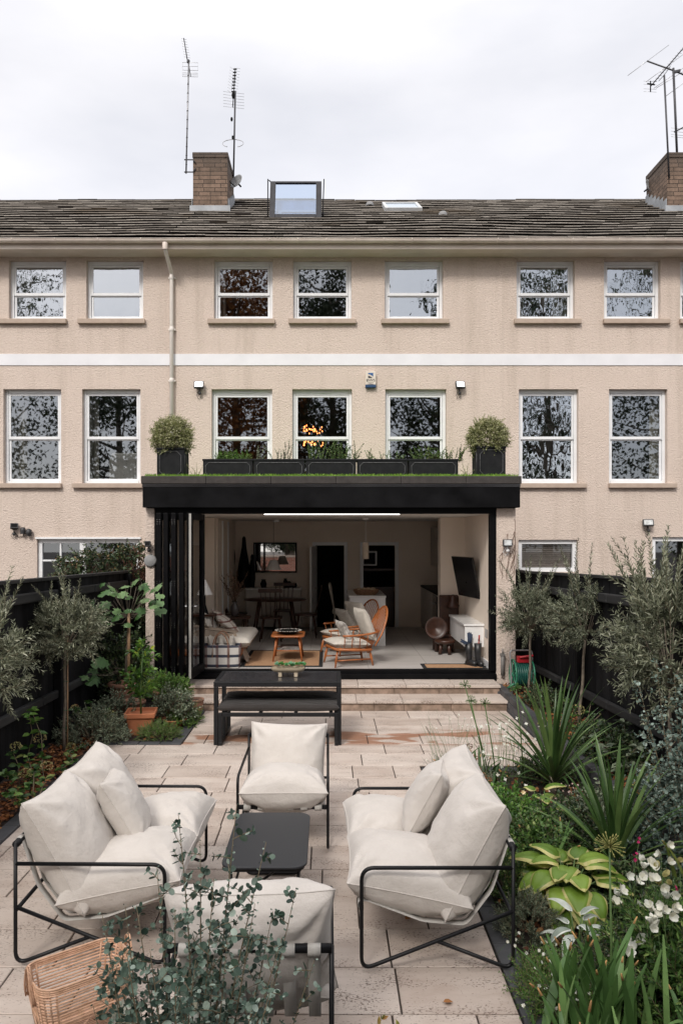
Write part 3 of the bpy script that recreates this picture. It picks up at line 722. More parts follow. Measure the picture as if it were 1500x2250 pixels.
m = MB()
for s in (-.03, w+.03): m.tube([o0+Vector((s,.02,-.05)), o0+Vector((s,.03,.2)), o0+Vector((s+(-.02 if s < 0 else .02),.28,Lm*.98))], .012, 6)
m.tube([o0+Vector((-.03,.28,Lm*.96)), o0+Vector((0,.28,Lm*.93))], .012, 6); m.build('support_arm', BLACKP, t)
m = MB(); m.box(x0+.02, x1-.02, ya+.05, 16.0, roof_z(15.2)-.02, roof_z(15.2)+.02)
for (a, b, c, d) in ((x0+.1,x1-.1,.30,.35),(x0+.1,x1-.1,.14,.19)): m.box(a, b, ya+.42, ya+.46, za+c, za+d)
m.bar((x0+.13, ya+.4, za+.12), (x0+.2, ya+.44, za+.33), .06, .04, (0,1,0)); m.build('inner_frame', UPVC, t)
m = MB(); m.box(x0+.06, x1-.06, ya+.55, ya+.57, za-.05, za+.6); m.build('sky_tint_sheet', M('sky_reflection_tint', (.52,.60,.74), None, 5, .8), t)  # bluish sheet; its colour stands in for sky reflected in the pane
x0, x1 = rx(845, 16.2), rx(926, 16.2)
t = thing('roof_window', ((x0+x1)/2, 16.4, roof_z(16.4)), 'closed flat roof window low in the tiles right of the open one', 'skylight')
m = MB(); sl = Vector((0,1,PITCH)).normalized(); nn = Vector((0,-PITCH,1)).normalized(); o0 = Vector((x0, 16.1, roof_z(16.1)+.09)); w = x1-x0
for (u0,u1,v0,v1) in ((0,.06,0,1.1),(w-.06,w,0,1.1),(.061,w-.061,0,.06),(.061,w-.061,1.04,1.1)):
    m.obox(o0+Vector(((u0+u1)/2,0,0))+sl*((v0+v1)/2), (u1-u0,0,0), sl*(v1-v0), nn*.09)
m.build('frame', M('pale_metal', (.55,.56,.56), None, 6, .4), t)
m = MB(); m.add([o0+Vector((.05,0,.03))+sl*.05, o0+Vector((w-.05,0,.03))+sl*.05, o0+Vector((w-.05,0,.03))+sl*1.05, o0+Vector((.05,0,.03))+sl*1.05], [(0,1,2,3)]); m.build('pane', GLASS('flat_skylight_glass', .8, (.5,.5,.5)), t)
for px, py, D in ((972, 478, 15.6), (812, 449, 17.2)):
    m = MB(); m.lathe([(.09,-.03),(.09,.02),(.07,.05),(.02,.07)], (rx(px,D), D, roof_z(D)+.05), 14, sy=1.3)
    o = m.build('roof_vent', M('vent_plastic', (.25,.25,.25), None, 6, .7), origin=(rx(px,D), D, roof_z(D))); tag(o, 'small grey vent cowl on the tiles '+('right of' if px > 900 else 'just left of')+' the flat roof window', 'roof vent')

# downpipe
t = thing('downpipe', (XA, YW-.06, 3.2), 'cream downpipe running down the wall between the left and middle houses', 'downpipe')
x = XA; m = MB(); PIPE = M('downpipe_plastic', (.76,.71,.66), (.66,.61,.56), 3, .4)
m.tube(fillet([(x-.03,13.035,7.31),(x-.03,13.035,7.20),(x,13.43,6.93),(x,13.43,3.2)], .05, 4), .034, 12); m.build('pipe', PIPE, t)
m = MB()
for z in (6.86, 5.95, 5.05, 4.1): m = MB(); m.lathe([(.037,-.04),(.041,-.035),(.041,.035),(.037,.04)], (x,13.43,z), 14); m.box(x-.06,x+.06,13.45,13.499,z-.015,z+.015); m.build('collar', PIPE, t)
m = MB(); m.lathe([(.045,0),(.05,.10),(.045,.12)], (x-.03,13.035,7.20), 12); m.build('collar', GUTTER, t)
# ---------------------------------------------------------------- garden room extension
t = ext = thing('house_extension', (0, 11.1, 0), 'flat-roofed garden room with a black fascia and open folding doors', 'extension')
INT = M('interior_wall_paint', (.80,.70,.60), (.76,.66,.56), 2, .8)
CEIL = M('ceiling_paint', (.70,.67,.63), (.66,.63,.59), 2, .8)
m = MB(); m.box(-2.62, -2.49, 11.0, 13.499, -.05, 2.715); m.build('side_wall', RENDER, t, bevel=.01); m = MB(); m.box(2.42, 2.70, 11.0, 13.499, -.05, 2.715); m.build('side_wall', RENDER, t, bevel=.01)
m = MB(); m.box(-2.60, 2.70, 10.90, 13.499, 2.86, 3.15); m.build('roof_slab', BLACKP, t)
m = MB(); m.box(-2.625, 2.725, 10.85, 10.895, 2.72, 3.012); m.box(-2.625, -2.602, 10.896, 13.49, 2.72, 3.012); m.box(2.702, 2.725, 10.896, 13.49, 2.72, 3.012); m.build('fascia', M('black_fascia', (.003,.003,.0034), (.009,.009,.010), 3, .5, spec=.06, bs=.15, bscale=20, rough2=.6), t, bevel=.003)
m = MB(); m.box(-2.635, 2.735, 10.842, 10.885, 3.018, 3.026); m.box(-2.635, 2.735, 10.838, 10.885, 3.036, 3.044); m.box(-2.63, 2.73, 10.86, 10.9, 3.0121, 3.055); m.build('drip_trim', M('trim_metal', (.05,.05,.055), (.13,.13,.135), 2, .3, metal=.7, mscale=(.4,1,1)), t)
m = MB(); x = -2.645
while x < 2.73: m.box(x+.002, min(x+.92, 2.745)-.002, 10.83, 11.08, 3.0555, 3.165); x += .92
m.box(-2.645, -2.40, 11.083, 13.49, 3.0555, 3.165); m.box(2.50, 2.745, 11.083, 13.49, 3.0555, 3.165)
m.build('coping', M('mineral_felt', (.055,.048,.044), (.035,.031,.028), 12, .95, bs=.8, bscale=90, bd=.006), t, bevel=.008)
m = MB(); m.box(-2.58, 2.66, 10.896, 11.0, 2.728, 2.76); m.box(-2.48, 2.42, 11.0, 11.12, 2.635, 2.727); m.box(2.33, 2.42, 11.0, 11.12, .37, 2.634); m.box(-2.49, -2.42, 11.0, 11.12, .37, 2.634)
m.box(-2.48, 2.42, 10.97, 11.16, .262, .335); m.box(-2.48, 2.42, 11.02, 11.13, .3351, .385)
m.build('door_frame', BLACKP, t, bevel=.003)
# room shell (the kitchen and dining room open off it)
m = MB(); m.box(-2.48, 2.41, 11.13, 13.52, .30, .368); m.box(-2.6, 3.0, 13.521, 16.45, .30, .368); m.build('room_floor', None or M('tile_grey', (.52,.49,.465), (.45,.42,.395), 1.5, .35, detail=3, rough2=.5), t)
m = MB()
x = -2.4
for i in range(9):
    m.box(-2.4, 2.4, 11.3+i*.6, 11.306+i*.6, .3681, .3688)
for i in range(6): m.box(-2.1+i*.9, -2.094+i*.9, 11.13, 16.4, .3689, .3694)
m.build('floor_joints', M('tile_joint', (.30,.28,.26), None, 5, .8), t)
m = MB(); zc = 2.64
m.box(-2.485, 2.415, 11.121, 13.52, zc, zc+.08); m.box(-2.6, 3.0, 13.521, 16.5, zc, zc+.08); m.build('ceiling', CEIL, t)
m = MB()
m.box(-2.489, -2.40, 11.13, 13.48, .369, zc-.001); m.box(-2.6, -2.0, 13.481, 13.76, .369, zc-.001); m.box(-2.2, -1.98, 13.761, 16.4, .369, zc-.001)
m.box(2.36, 2.419, 11.13, 13.48, .369, zc-.001); m.box(1.94, 2.6, 13.2, 13.48, .369, zc-.001); m.box(2.61, 2.9, 13.481, 16.4, .369, zc-.001)
yb = 16.4; dz = 2.12
m.box(-2.2, -.26, yb, yb+.15, .369, zc-.001); m.box(.35, .76, yb, yb+.15, .369, zc-.001); m.box(1.44, 2.9, yb, yb+.15, .369, zc-.001)
m.box(-.26, .35, yb, yb+.15, dz, zc-.001); m.box(.76, 1.44, yb, yb+.15, dz, zc-.001)
m.build('inner_walls', INT, t)
m = MB()
for (a, b) in ((-.26, .35), (.76, 1.44)):
    m = MB(); m.box(a-.07, a, yb-.02, yb-.001, .37, dz+.07); m.box(b, b+.07, yb-.02, yb-.001, .37, dz+.07); m.box(a+.0, b-.0, yb-.02, yb-.001, dz, dz+.07); m.build('door_architrave', UPVC, t)
m = MB(); m.box(-1.979, -1.965, 13.77, 16.38, .37, .47); m.build('skirting', UPVC, t); m = MB(); m.box(2.345, 2.359, 11.14, 13.19, .37, .47); m.build('skirting', UPVC, t)
for yy in (14.3, 14.36, 15.1, 15.16): m = MB(); m.box(-1.979, -1.96, yy, yy+.03, .47, 2.6); m.build('wall_panel_strip', UPVC, t)
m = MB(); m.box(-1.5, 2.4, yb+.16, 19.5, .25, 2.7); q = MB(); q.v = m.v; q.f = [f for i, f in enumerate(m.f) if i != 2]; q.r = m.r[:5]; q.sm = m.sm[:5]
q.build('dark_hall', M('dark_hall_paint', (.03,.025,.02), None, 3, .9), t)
m = MB(); m.box(-.93, 1.05, 11.19, 11.225, zc-.012, zc-.002); o = m.build('rooflight_glow', EMIT('rooflight_strip', (1,.97,.93), 4), ext)  # glowing strip put in for a rooflight, also brightens the room
# internal door ajar
m = MB(); m.obox((-.30, 16.0, 1.24), (.04,0,0), (.10,.74,0), (0,0,1.72)); o = m.build('inner_door', UPVC, t, bevel=.004); q = MB(); q.tube([(-.27,15.75,1.25),(-.22,15.75,1.25),(-.22,15.85,1.25)], .009, 6); q.build('handle', ALU, o)
# light grey roof lawn
GRASS = LEAF('artificial_grass', [(0, (.08,.17,.015)), (.6, (.19,.36,.035)), (1, (.34,.50,.09))], .6, .2)
m = MB()
m.box(-2.4, 2.5, 11.085, 13.48, 3.151, 3.168)
m2 = MB(); rs = np.random.default_rng(4); n = 9000
xx = rs.uniform(-2.60, 2.70, n); yy = 10.85+rs.beta(1,2.2,n)*1.0; zz = np.full(n, 3.165)
dd = np.stack([rs.normal(0,.45,n), rs.normal(-.3,.45,n), np.full(n,1.0)], 1)
leaves(m2, 'q', np.stack([xx,yy,zz],1), dd, rs.uniform(.030,.052,n), .007, rng=rs); m2.box(-2.60, 2.70, 10.86, 11.6, 3.166, 3.172)
m2.add(m.v, m.f); o = m2.build('roof_turf', GRASS); tag(o, 'bright green artificial turf laid on the extension roof', 'turf', kind='stuff')

# ---------------------------------------------------------------- folding doors
DG = GLASS('door_glass', .12, (.55,.55,.55)); GREYEDGE = M('door_edge_seal', (.40,.39,.36), (.30,.29,.27), 5, .4)
CHROME = M('bright_rivets', (.7,.7,.7), None, 5, .25, metal=.9)
def leaf(a, b, label, edge=False, n_dots=True):
    a = Vector((*a, 0)); b = Vector((*b, 0)); d = (b-a).normalized(); s = Vector((-d.y, d.x, 0)); z0, z1 = .385, 2.625
    t = thing('folding_door', (a.x, a.y, z0), label, 'folding door', 'black folding doors stacked at the left of the opening')
    m = MB(); L = (b-a).length; th = .062
    def seg(u0, u1, za, zb, tt=th): m.obox(a+d*((u0+u1)/2)+Vector((0,0,(za+zb)/2)), d*(u1-u0), s*tt, (0,0,zb-za))
    seg(0,.09,z0,z1); seg(L-.09,L,z0,z1); seg(.091,L-.091,z0,z0+.11); seg(.091,L-.091,z1-.09,z1); m.build('leaf_frame', BLACKP, t, bevel=.004)
    m = MB(); p = a+d*.08; q = b-d*.08; m.add([p+Vector((0,0,z0+.1)), q+Vector((0,0,z0+.1)), q+Vector((0,0,z1-.08)), p+Vector((0,0,z1-.08))], [(0,1,2,3)]); m.build('pane', DG, t)
    m = MB(); e = a-d*.004
    if n_dots:
        for zc_ in (z0+.12, z0+.72, 1.15+.52, z1-.12):
            for (du, dv) in ((-.018,-.03),(.018,-.03),(-.018,0),(.018,0),(-.018,.03),(.018,.03)):
                c = e+s*du+Vector((0,0,zc_+dv)); m.obox(c, s*.007, d*.006, (0,0,.007))
        m.build('hinge_rivets', CHROME, t)
    if edge:
        m = MB(); m.obox(e+Vector((0,0,(z0+z1)/2))+s*-.012, s*.03, d*.006, (0,0,z1-z0-.02)); m.build('edge_seal', GREYEDGE, t)
    return t
yf, ybk = 10.36, 11.0
names = ['outermost black folding door, hard against the left pillar', 'second black folding door from the left pillar', 'third black folding door from the left pillar, with rivets', 'fourth black folding door, beside the one with the pale edge']
for i, x in enumerate((-2.29, -2.20, -2.09, -1.99)):
    leaf((x, yf+.02*(i % 2)), (x+.01, ybk), names[i], n_dots=i in (0, 2))
lf = leaf((-1.86, 10.28), (-1.80, 11.02), 'black glazed folding door with a pale edge, nearest the opening', edge=True, n_dots=False)
m = MB(); p = Vector((-1.865, 10.33, 1.36)); m.tube([p+Vector((-.03,.03,0)), p+Vector((-.07,.03,0)), p+Vector((-.07,.15,0))], .01, 6); m.tube([p+Vector((.03,.03,0)), p+Vector((.08,.03,0)), p+Vector((.08,.15,0))], .01, 6); m.obox(p+Vector((.034,.03,-.09)), (.006,0,0), (0,.04,0), (0,0,.28)); m.build('handle', CHROME, lf)

# ---------------------------------------------------------------- fences
def fence(X, ya, yb, ztop, side, label, rails, posts):
    """featheredge fence parallel to the depth of the garden; side=+1 shows its face toward +X"""
    t = thing('fence', (X, (ya+yb)/2, 0), label, 'fence', 'black stained fences along both sides of the garden')
    m = MB(); y = ya
    while y < yb:
        m.obox((X+random.uniform(-.003,.003), y+.05, ztop(y)/2-.05), (.018,.006*side,0), (0,.108,0), (0,0,ztop(y)+.09)); y += .1
    m.build('boards', BLACKW, t)
    m = MB(); n = int((yb-ya)/1.8)+1
    for i in range(n):
        a = ya+(yb-ya)*i/n; b = ya+(yb-ya)*(i+1)/n; m.bar((X,a+.003,ztop(a)+.005), (X,b-.003,ztop(b)+.005), .09, .035)
    m.build('capping', M('fence_capping', (.018,.018,.019), (.035,.035,.035), 8, .65, spec=.2, bs=.3, mscale=(1,.15,1)), t, bevel=.004)
    for rz_, hh in rails:
        m = MB()
        for i in range(n):
            a = ya+(yb-ya)*i/n; b = ya+(yb-ya)*(i+1)/n; m.bar((X+side*.045,a+.003,ztop(a)+rz_), (X+side*.04,b-.003,ztop(b)+rz_), .06, hh)
        m.build('rail', bpy.data.materials['fence_capping'], t, bevel=.014)
    for y in posts:
        m = MB(); m.box(X+side*.012, X+side*.11, y-.05, y+.05, -.1, ztop(y)-.03); m.build('post', BLACKW, t, bevel=.006)
zt = lambda y: 1.76+max(0, 11.9-y)*.022
fence(-3.08, 1.0, 13.45, zt, 1, 'black timber fence along the left bed, behind the olive trees', [(-.17,.10),(-1.29,.09)], [2.4, 5.1, 8.6, 11.6])
zt2 = lambda y: 1.755+max(0, 11.9-y)*.03
fence(3.02, 1.0, 13.45, zt2, -1, 'black timber fence along the raised right bed, behind the olives', [(-.22,.10),(-1.36,.09)], [3.4, 6.1, 9.0, 12.0])
m = MB(); m.bar((-3.08,1.0,zt(1)+.026), (-3.08,8.0,zt(8)+.026), .03, .006); m.bar((-3.08,8.0,zt(8)+.026), (-3.08,13.4,zt(13.4)+.026), .03, .006)
# red-brown post end at the right of the extension
m = MB(); m.box(2.72, 2.83, 13.30, 13.42, -.04, 1.75); m.lathe([(.04,0),(.045,.02),(.03,.05),(.001,.07)], (2.775,13.36,1.75), 12); tag(m.build('wooden_post', M('orange_timber', (.22,.09,.04), (.15,.06,.03), 8, .7, mscale=(1,1,.2)), origin=(2.77,13.36,0)), 'reddish brown timber post end beside the right pillar of the extension', 'post')

# ---------------------------------------------------------------- wall fittings
LENSW = EMIT('lit_floodlight', (.95,.98,1), 3.0)
LENS = M('floodlight_lens', (.62,.64,.64), (.35,.36,.36), 30, .15); HOUS = M('floodlight_housing', (.03,.03,.032), None, 9, .5)
def flood(p, w, h, label, lit=False, tilt=.35, yaw=0, sensor=True, lens=True, group='floodlights on the house walls', dirc=1):
    t = thing('floodlight', p, label, 'floodlight', group)
    Mx = Matrix.Translation(p) @ Matrix.Rotation(yaw, 4, 'Z') @ Matrix.Rotation(-tilt, 4, 'X')
    m = MB(); d = .05
    m.box(-w/2,w/2,-.12,-.07,-h/2,h/2); m.box(-w/2*.7,w/2*.7,-.0695,-.03,-h/2*.7,h/2*.7)
    for k in range(4): m.box(-w/2*.6+k*w*.17, -w/2*.6+k*w*.17+.008, -.0295, -.012, -h/2*.6, h/2*.6)
    m.xform(Mx); m.build('housing', HOUS, t, bevel=.006)
    m = MB(); m.box(-w/2*.80, w/2*.80, -.1215, -.1202, -h/2*.74, h/2*.74)
    m.xform(Mx); m.build('lens', LENSW if lit else (LENS if lens else BLACKP), t)
    m = MB(); z = p[2]; m.tube([(p[0],p[1]-.05,z-.02),(p[0]+.01,p[1]-.03,z-h*.7),(p[0]+.02,p[1]-.0,z-h*.8)], .010, 6)
    m.lathe([(.001,-.03),(.024,-.022),(.028,0),(.022,.02),(.001,.026)], (p[0]+.01, p[1]-.055, z-h*.85), 10)
    m.tube([(p[0],p[1]-.03,z-h*.3),(p[0]-.05,p[1]-.04,z-h*1.1),(p[0]-.02,p[1]-.03,z-h*1.6),(p[0]+.03,p[1]-.012,z-h*1.25)], .004, 5)
    if sensor: m.build('sensor', HOUS, t)
    else: m.build('sensor', WHITE, t)
    return t
flood((rx(439), YW, rz(852)), .17, .125, 'lit floodlight on the wall left of the middle house windows', True)
flood((rx(1007), YW, rz(852)), .165, .125, 'lit floodlight on the wall right of the middle house windows', True, yaw=.15)
flood((rx(1420), YW, rz(1153)), .18, .12, 'unlit floodlight on the right house above the far right window', yaw=-.15)
flood((rx(33), YW, rz(1163)), .13, .10, 'left black floodlight of the pair on the left house', yaw=.3, lens=False, tilt=.6)
flood((2.56, 11.0, rz(1196, 11.0)), .13, .10, 'small floodlight on the right pillar of the extension', sensor=False, tilt=.2)
flood((-2.565, 11.0, rz(1198, 11.0)), .08, .08, 'small floodlight half hidden on the left pillar', lens=False, tilt=.2)
t = thing('motion_sensor', (rx(60), YW, rz(1168)), 'black twin motion sensor beside the floodlight on the left house', 'sensor')
m = MB(); c = Vector((rx(54), YW-.06, rz(1166))); m.lathe([(.04,-.06),(.045,0),(.04,.05),(.01,.06)], c, 12); c = Vector((rx(67), YW-.06, rz(1169))); m.lathe([(.03,-.07),(.05,-.03),(.05,.03),(.01,.06)], c, 12); m.tube([c, c+Vector((0,.06,.02))], .02, 6); m.build('body', HOUS, t)
m = MB(); m.tube([(rx(36),YW-.04,rz(1170)),(rx(42),YW-.02,rz(1180)),(rx(52),YW-.02,rz(1178)),(rx(56),YW-.04,rz(1170))], .006, 5); m.build('cable', BLACKP, t)
m = MB(); m.lathe([(.001,0),(.09,0),(.09,.03),(.07,.04),(.001,.045)], (0,0,0), 20); m.xform(TR(-2.545,11.0,rz(1232,11)) @ Matrix.Rotation(pi/2, 4, 'X')); tag(m.build('wall_disc', M('grey_disc', (.25,.25,.25), None, 8, .6), origin=(-2.545,11.0,rz(1232,11))), 'round grey cover on the left pillar beside the folded doors', 'wall cover')
# pipe on the right pillar base and door latch
m = MB(); x = rx(1103, 10.97); m.tube([(x,10.95,.32),(x,10.95,.62)], .028, 10); m.tube([(x,10.95,.62),(x,10.95,.70)], .01, 6); m.box(x-.03,x+.03,10.92,10.999,.60,.63); tag(m.build('outdoor_tap', M('grey_tap_cover', (.20,.19,.18), None, 9, .6), origin=(x,10.95,.3)), 'grey lagged garden tap pipe at the foot of the right pillar', 'tap')
# alarm box: BWS
bx0, bx1, bz0, bz1 = rx(802), rx(825), rz(853), rz(817)
t = thing('alarm_box', ((bx0+bx1)/2, YW, bz0), 'white burglar alarm box lettered BWS with a blue base, under the band', 'alarm box')
m = MB(); cx = (bx0+bx1)/2; w = bx1-bx0
m.prism([(bx0,bz0+.05),(bx1,bz0+.05),(bx1,bz1-.03),(bx1-.02,bz1),(bx0+.02,bz1),(bx0,bz1-.03)], 0, .07); m.v = [(x, YW-.07+z, y) for (x, y, z) in m.v]; m.build('cover', M('alarm_plastic', (.66,.60,.52), (.60,.53,.45), 6, .5), t, bevel=.006)
m = MB(); m.box(bx0, bx1, YW-.075, YW-.002, bz0, bz0+.049); m.build('blue_base', M('alarm_blue', (.01,.05,.13), None, 6, .4), t, bevel=.006)
yk = YW-.0725
def flat(mb, poly, y=yk): mb.add([(x, y, z) for x, z in poly], [tuple(range(len(poly)))])
m = MB(); s = w*.48; lx, lz = cx-s/2, bz1-.035-s
curve = [(lx+s*k/8, lz+s*(.62-.5*(k/8)**2)) for k in range(9)]
flat(m, [(lx,lz+s*.75)]+[(x, z+s*.13) for x, z in curve][0:]+[(lx+s,lz+s),(lx,lz+s)]); m.build('emblem_sky', M('emblem_blue', (.01,.10,.30), None, 6, .5), t)
m = MB(); flat(m, [(lx,lz),(lx+s*.85,lz)]+[(lx+s*k/8*.85, lz+s*(.42-.42*(k/8)**2)) for k in range(8,-1,-1)]); m.build('emblem_hill', M('emblem_black', (.01,.01,.015), None, 6, .5), t)
def text(s_, size, loc, m_, name, parent, rot=(pi/2,0,0), sx=1, ext_=.001):
    c = bpy.data.curves.new(name, 'FONT'); c.body = s_; c.size = size; c.align_x = 'CENTER'; c.align_y = 'CENTER'; c.extrude = ext_
    o = bpy.data.objects.new(name, c); COL.objects.link(o); o.rotation_euler = rot; o.scale = (sx,1,1); c.materials.append(m_)
    me = bpy.data.meshes.new_from_object(o); bpy.data.objects.remove(o); o = bpy.data.objects.new(name, me); COL.objects.link(o); o.rotation_euler = rot; o.scale = (sx,1,1)
    o.parent = parent; o.location = Vector(loc)-chain(parent); return o
ink = M('alarm_ink', (.015,.015,.02), None, 6, .5)
text('BWS', .062, (cx, yk, lz-.042), ink, 'lettering', t, sx=1.25); text('SECURITY', .018, (cx, yk, lz-.085), ink, 'small_lettering', t, sx=1.2); text('SYSTEMS', .018, (cx, yk, lz-.108), ink, 'small_lettering', t, sx=1.2)
# overhead cables and climber stems drawn on the pillar
m = MB(); rg2 = random.Random(3)
for k in range(9):
    x, z = rg2.uniform(2.45, 2.68), rg2.uniform(1.5, 2.0); pts = []
    for i in range(10): pts.append((x, 10.993-.003, z)); x = min(2.69, max(2.44, x+rg2.uniform(-.04,.05))); z += rg2.uniform(.03,.10)
    pts = [p for p in pts if p[2] < 2.70]; m.tube(pts, .0028, 5)
tag(m.build('climber_stems', M('dry_stem', (.16,.09,.06), None, 9, .9), origin=(2.57,10.99,1.5)), 'bare reddish climber stems clinging to the top of the right pillar', 'climber')
# ---------------------------------------------------------------- cushions
def cushion(w, d, t, seed=0, n=36, pinch=.06, wr=.010, crown=.42, sag=0):
    """stuffed cushion lying in the xy plane, centre at origin; returns grid mesh and its seam line"""
    def edge(u, v):
        x = w/2*u*(1-pinch*(1-abs(v)**2.2)*abs(u)**3); y = d/2*v*(1-pinch*(1-abs(u)**2.2)*abs(v)**3); return x, y
    def prof(u, v):
        pw = 3.4 if crown < .3 else 2.1; a = max(0, 1-abs(u)**pw); b = max(0, 1-abs(v)**pw); return (a*b)**crown
    def wrinkle(u, v, s):
        z = .7*noise.noise(Vector((u*1.6+seed, v*1.6, s*3)))*wr*1.2
        for i, (cu, cv) in enumerate(((1,1),(1,-1),(-1,1),(-1,-1))):       # gathers run in from the corners
            du, dv = cu-u, cv-v; r = sqrt(du*du+dv*dv)+1e-6; a = math.atan2(dv*cv, du*cu)
            z += wr*1.1*math.exp(-((r-.38)/.30)**2)*sin(a*9+seed*2.1+i+1.5*noise.noise(Vector((u*3, v*3, seed))))
        for e, q in ((1-abs(v), u), (1-abs(u), v)):                        # puckers along the seams
            z += wr*1.3*math.exp(-(e/.20)**2)*max(0, noise.noise(Vector((q*5.5+seed*7, seed+.5*e, s*2.0))))*(1-math.exp(-(e/.03)**2))
        k = noise.noise(Vector((u*2.2+seed*3, v*2.2-seed, s*5+1)))         # broad soft folds
        z += wr*1.5*math.exp(-(k/.07)**2)*.35
        return z
    mb = MB()
    for s in (1, -1):
        def fn(a, b):
            u = sin((a*2-1)*pi/2)*.995 if True else a; v = sin((b*2-1)*pi/2)*.995
            u = .55*u+.45*(a*2-1); v = .55*v+.45*(b*2-1)
            if a in (0, 1): u = -1 if a == 0 else 1
            if b in (0, 1): v = -1 if b == 0 else 1
            x, y = edge(u, v); pr = prof(u, v); z = s*t/2*pr+(s*wrinkle(u, v, s)*min(1, pr*1.5))
            z += sag*(u*u+v*v-1)
            return (x, y, z)
        mb.grid(fn, n, n, .5, True, flip=(s < 0))
    seam = []
    for k in range(60):
        q = k/15; i = int(q); f = q-i; u, v = ((-1+2*f,-1),(1,-1+2*f),(1-2*f,1),(-1,1-2*f))[i]
        x, y = edge(u, v); seam.append((x, y, sag*(u*u+v*v-1)))
    return mb, seam
def put_cushion(parent, name, M4, mat_, w, d, t, seed, label=None, seamr=.0035, **k):
    mb, seam = cushion(w, d, t, seed, **k); mb.xform(M4)
    o = mb.build(name, mat_, parent, label=label)
    s = MB(); s.tube([M4 @ Vector(p) for p in seam], seamr, 6, closed=True); s.build('piping', mat_, o); return o
STRAP = M('webbing_strap', (.47,.45,.42), (.40,.385,.355), 12, .85, bs=.3, bscale=300)
def arm_frame(m, x, r=.0105):
    m.tube(fillet([(x,.80,.665),(x,.80,.012),(x,.40,.165)], .075, 7), r, 10)
    m.tube(fillet([(x,.80,.552),(x,0,.552),(x,0,.012),(x,.80,.322)], .07, 7), r, 10)
def lounge(W, nst, seed, label, cat, group, seats=1, name='lounge_chair', bz=0, bw=1.02, bt=.36):
    t = thing(name, (0,0,0), label, cat, group); t['_local'] = 1
    for s in (-1, 1):
        m = MB(); arm_frame(m, s*W/2); m.build('side_frame', TUBE, t)
    m = MB(); m.box(-W/2+.008, W/2-.008, -.012, .012, .322, .352); m.build('front_rail', TUBE, t, bevel=.004)
    m = MB(); m.tube([(-W/2,.80,.655),(W/2,.80,.655)], .019, 10); m.build('back_rail', TUBE, t)
    m = MB(); m.tube([(-W/2,.80,.30),(W/2,.80,.30)], .011, 8); m.build('lower_rail', TUBE, t)
    for k in range(nst):
        x = -W/2+.07+(W-.14)*k/(nst-1); sw = .026; m = MB()
        prof = fillet([(0,.012,.305),(0,-.018,.318),(0,-.018,.357),(0,.03,.357),(0,.33,.245),(0,.56,.225),(0,.70,.41),(0,.79,.676),(0,.818,.674),(0,.824,.64),(0,.806,.62)], .03, 3)
        vs = []
        for p in prof: vs += [(x-sw,p.y,p.z),(x+sw,p.y,p.z)]
        m.add(vs, [(2*i,2*i+1,2*i+3,2*i+2) for i in range(len(prof)-1)], .5, True)
        m.build('strap', STRAP, t).modifiers.new('thick', 'SOLIDIFY').thickness = .002
    cw = (W-.035)/seats
    for k in range(seats):
        cx = -W/2+.0175+cw*(k+.5); sd = seed+k*3.3
        A = TR(cx, .265, .392+.004*k) @ Matrix.Rotation(radians(-11), 4, 'X') @ rotz(radians(1.5*(-1)**k))
        put_cushion(t, 'seat_cushion', A, LINEN, cw*1.035, .68, .355, sd, pinch=.055, wr=.013)
        B = TR(cx, .60-bz*.4, .56+bz) @ Matrix.Rotation(radians(60+2*k), 4, 'X') @ rotz(radians(-1.5*(-1)**k))
        put_cushion(t, 'back_cushion', B, LINEN, cw*bw, .69+bz*.3, bt, sd+1.7, pinch=.075, wr=.013)
    return t
def setlocal(o, x, y, rot): o.location = (x, y, 0); o.rotation_euler = (0, 0, rot)
far = lounge(.655, 6, 1, 'cream cushioned garden armchair facing the camera, beyond the low table', 'armchair', 'cream garden seating', bz=-.09)
setlocal(far, -.327, 5.56, 0)
near = lounge(.655, 6, 5, 'cream cushioned garden armchair with its back to the camera, behind the eucalyptus', 'armchair', 'cream garden seating', bw=1.13, bz=.01, bt=.34); setlocal(near, -.312, 3.86, pi)
rs_ = lounge(1.28, 15, 9, 'two-seat cream garden sofa on the right, against the planted bed', 'sofa', 'cream garden seating', 2, 'garden_sofa'); setlocal(rs_, .178, 4.68, -pi/2)
ls_ = lounge(1.28, 15, 13, 'two-seat cream garden sofa on the left, beside the wicker basket', 'sofa', 'cream garden seating', 2, 'garden_sofa'); setlocal(ls_, -.86, 4.72, pi/2-radians(.8))
def scatter_cushion(c, M3, w, label, seed, mat_=LINEN, t_=.22, tab=None, group='loose cushions on the sofas', name='scatter_cushion'):
    t = thing(name, c, label, 'cushion', group)
    A = Matrix.Translation(c) @ M3; put_cushion(t, 'cover', A, mat_, w, w, t_, seed, pinch=.09, wr=.008, n=30)
    if tab:
        m = MB(); m.add([A @ Vector(p) for p in tab], [(0,1,2,3)]); m.build('care_tag', M('blue_tag', (.10,.35,.42), None, 9, .6), t).modifiers.new('s', 'SOLIDIFY').thickness = .001
    return t
# leaning diagonally against the back cushions
scatter_cushion((.615, 4.82, .66), Matrix.Rotation(radians(-12), 4, 'Z') @ Matrix.Rotation(radians(-62), 4, 'Y') @ Matrix.Rotation(radians(5), 4, 'Z'), .44, 'loose square cream cushion leaning on the right-hand sofa', 21, tab=[(-.21,-.235,0),(-.17,-.235,0),(-.17,-.20,0),(-.21,-.20,0)])
scatter_cushion((-1.235, 4.66, .66), Matrix.Rotation(radians(10), 4, 'Z') @ Matrix.Rotation(radians(58), 4, 'Y') @ Matrix.Rotation(radians(-6), 4, 'Z'), .44, 'loose square cream cushion leaning on the left-hand sofa', 25)

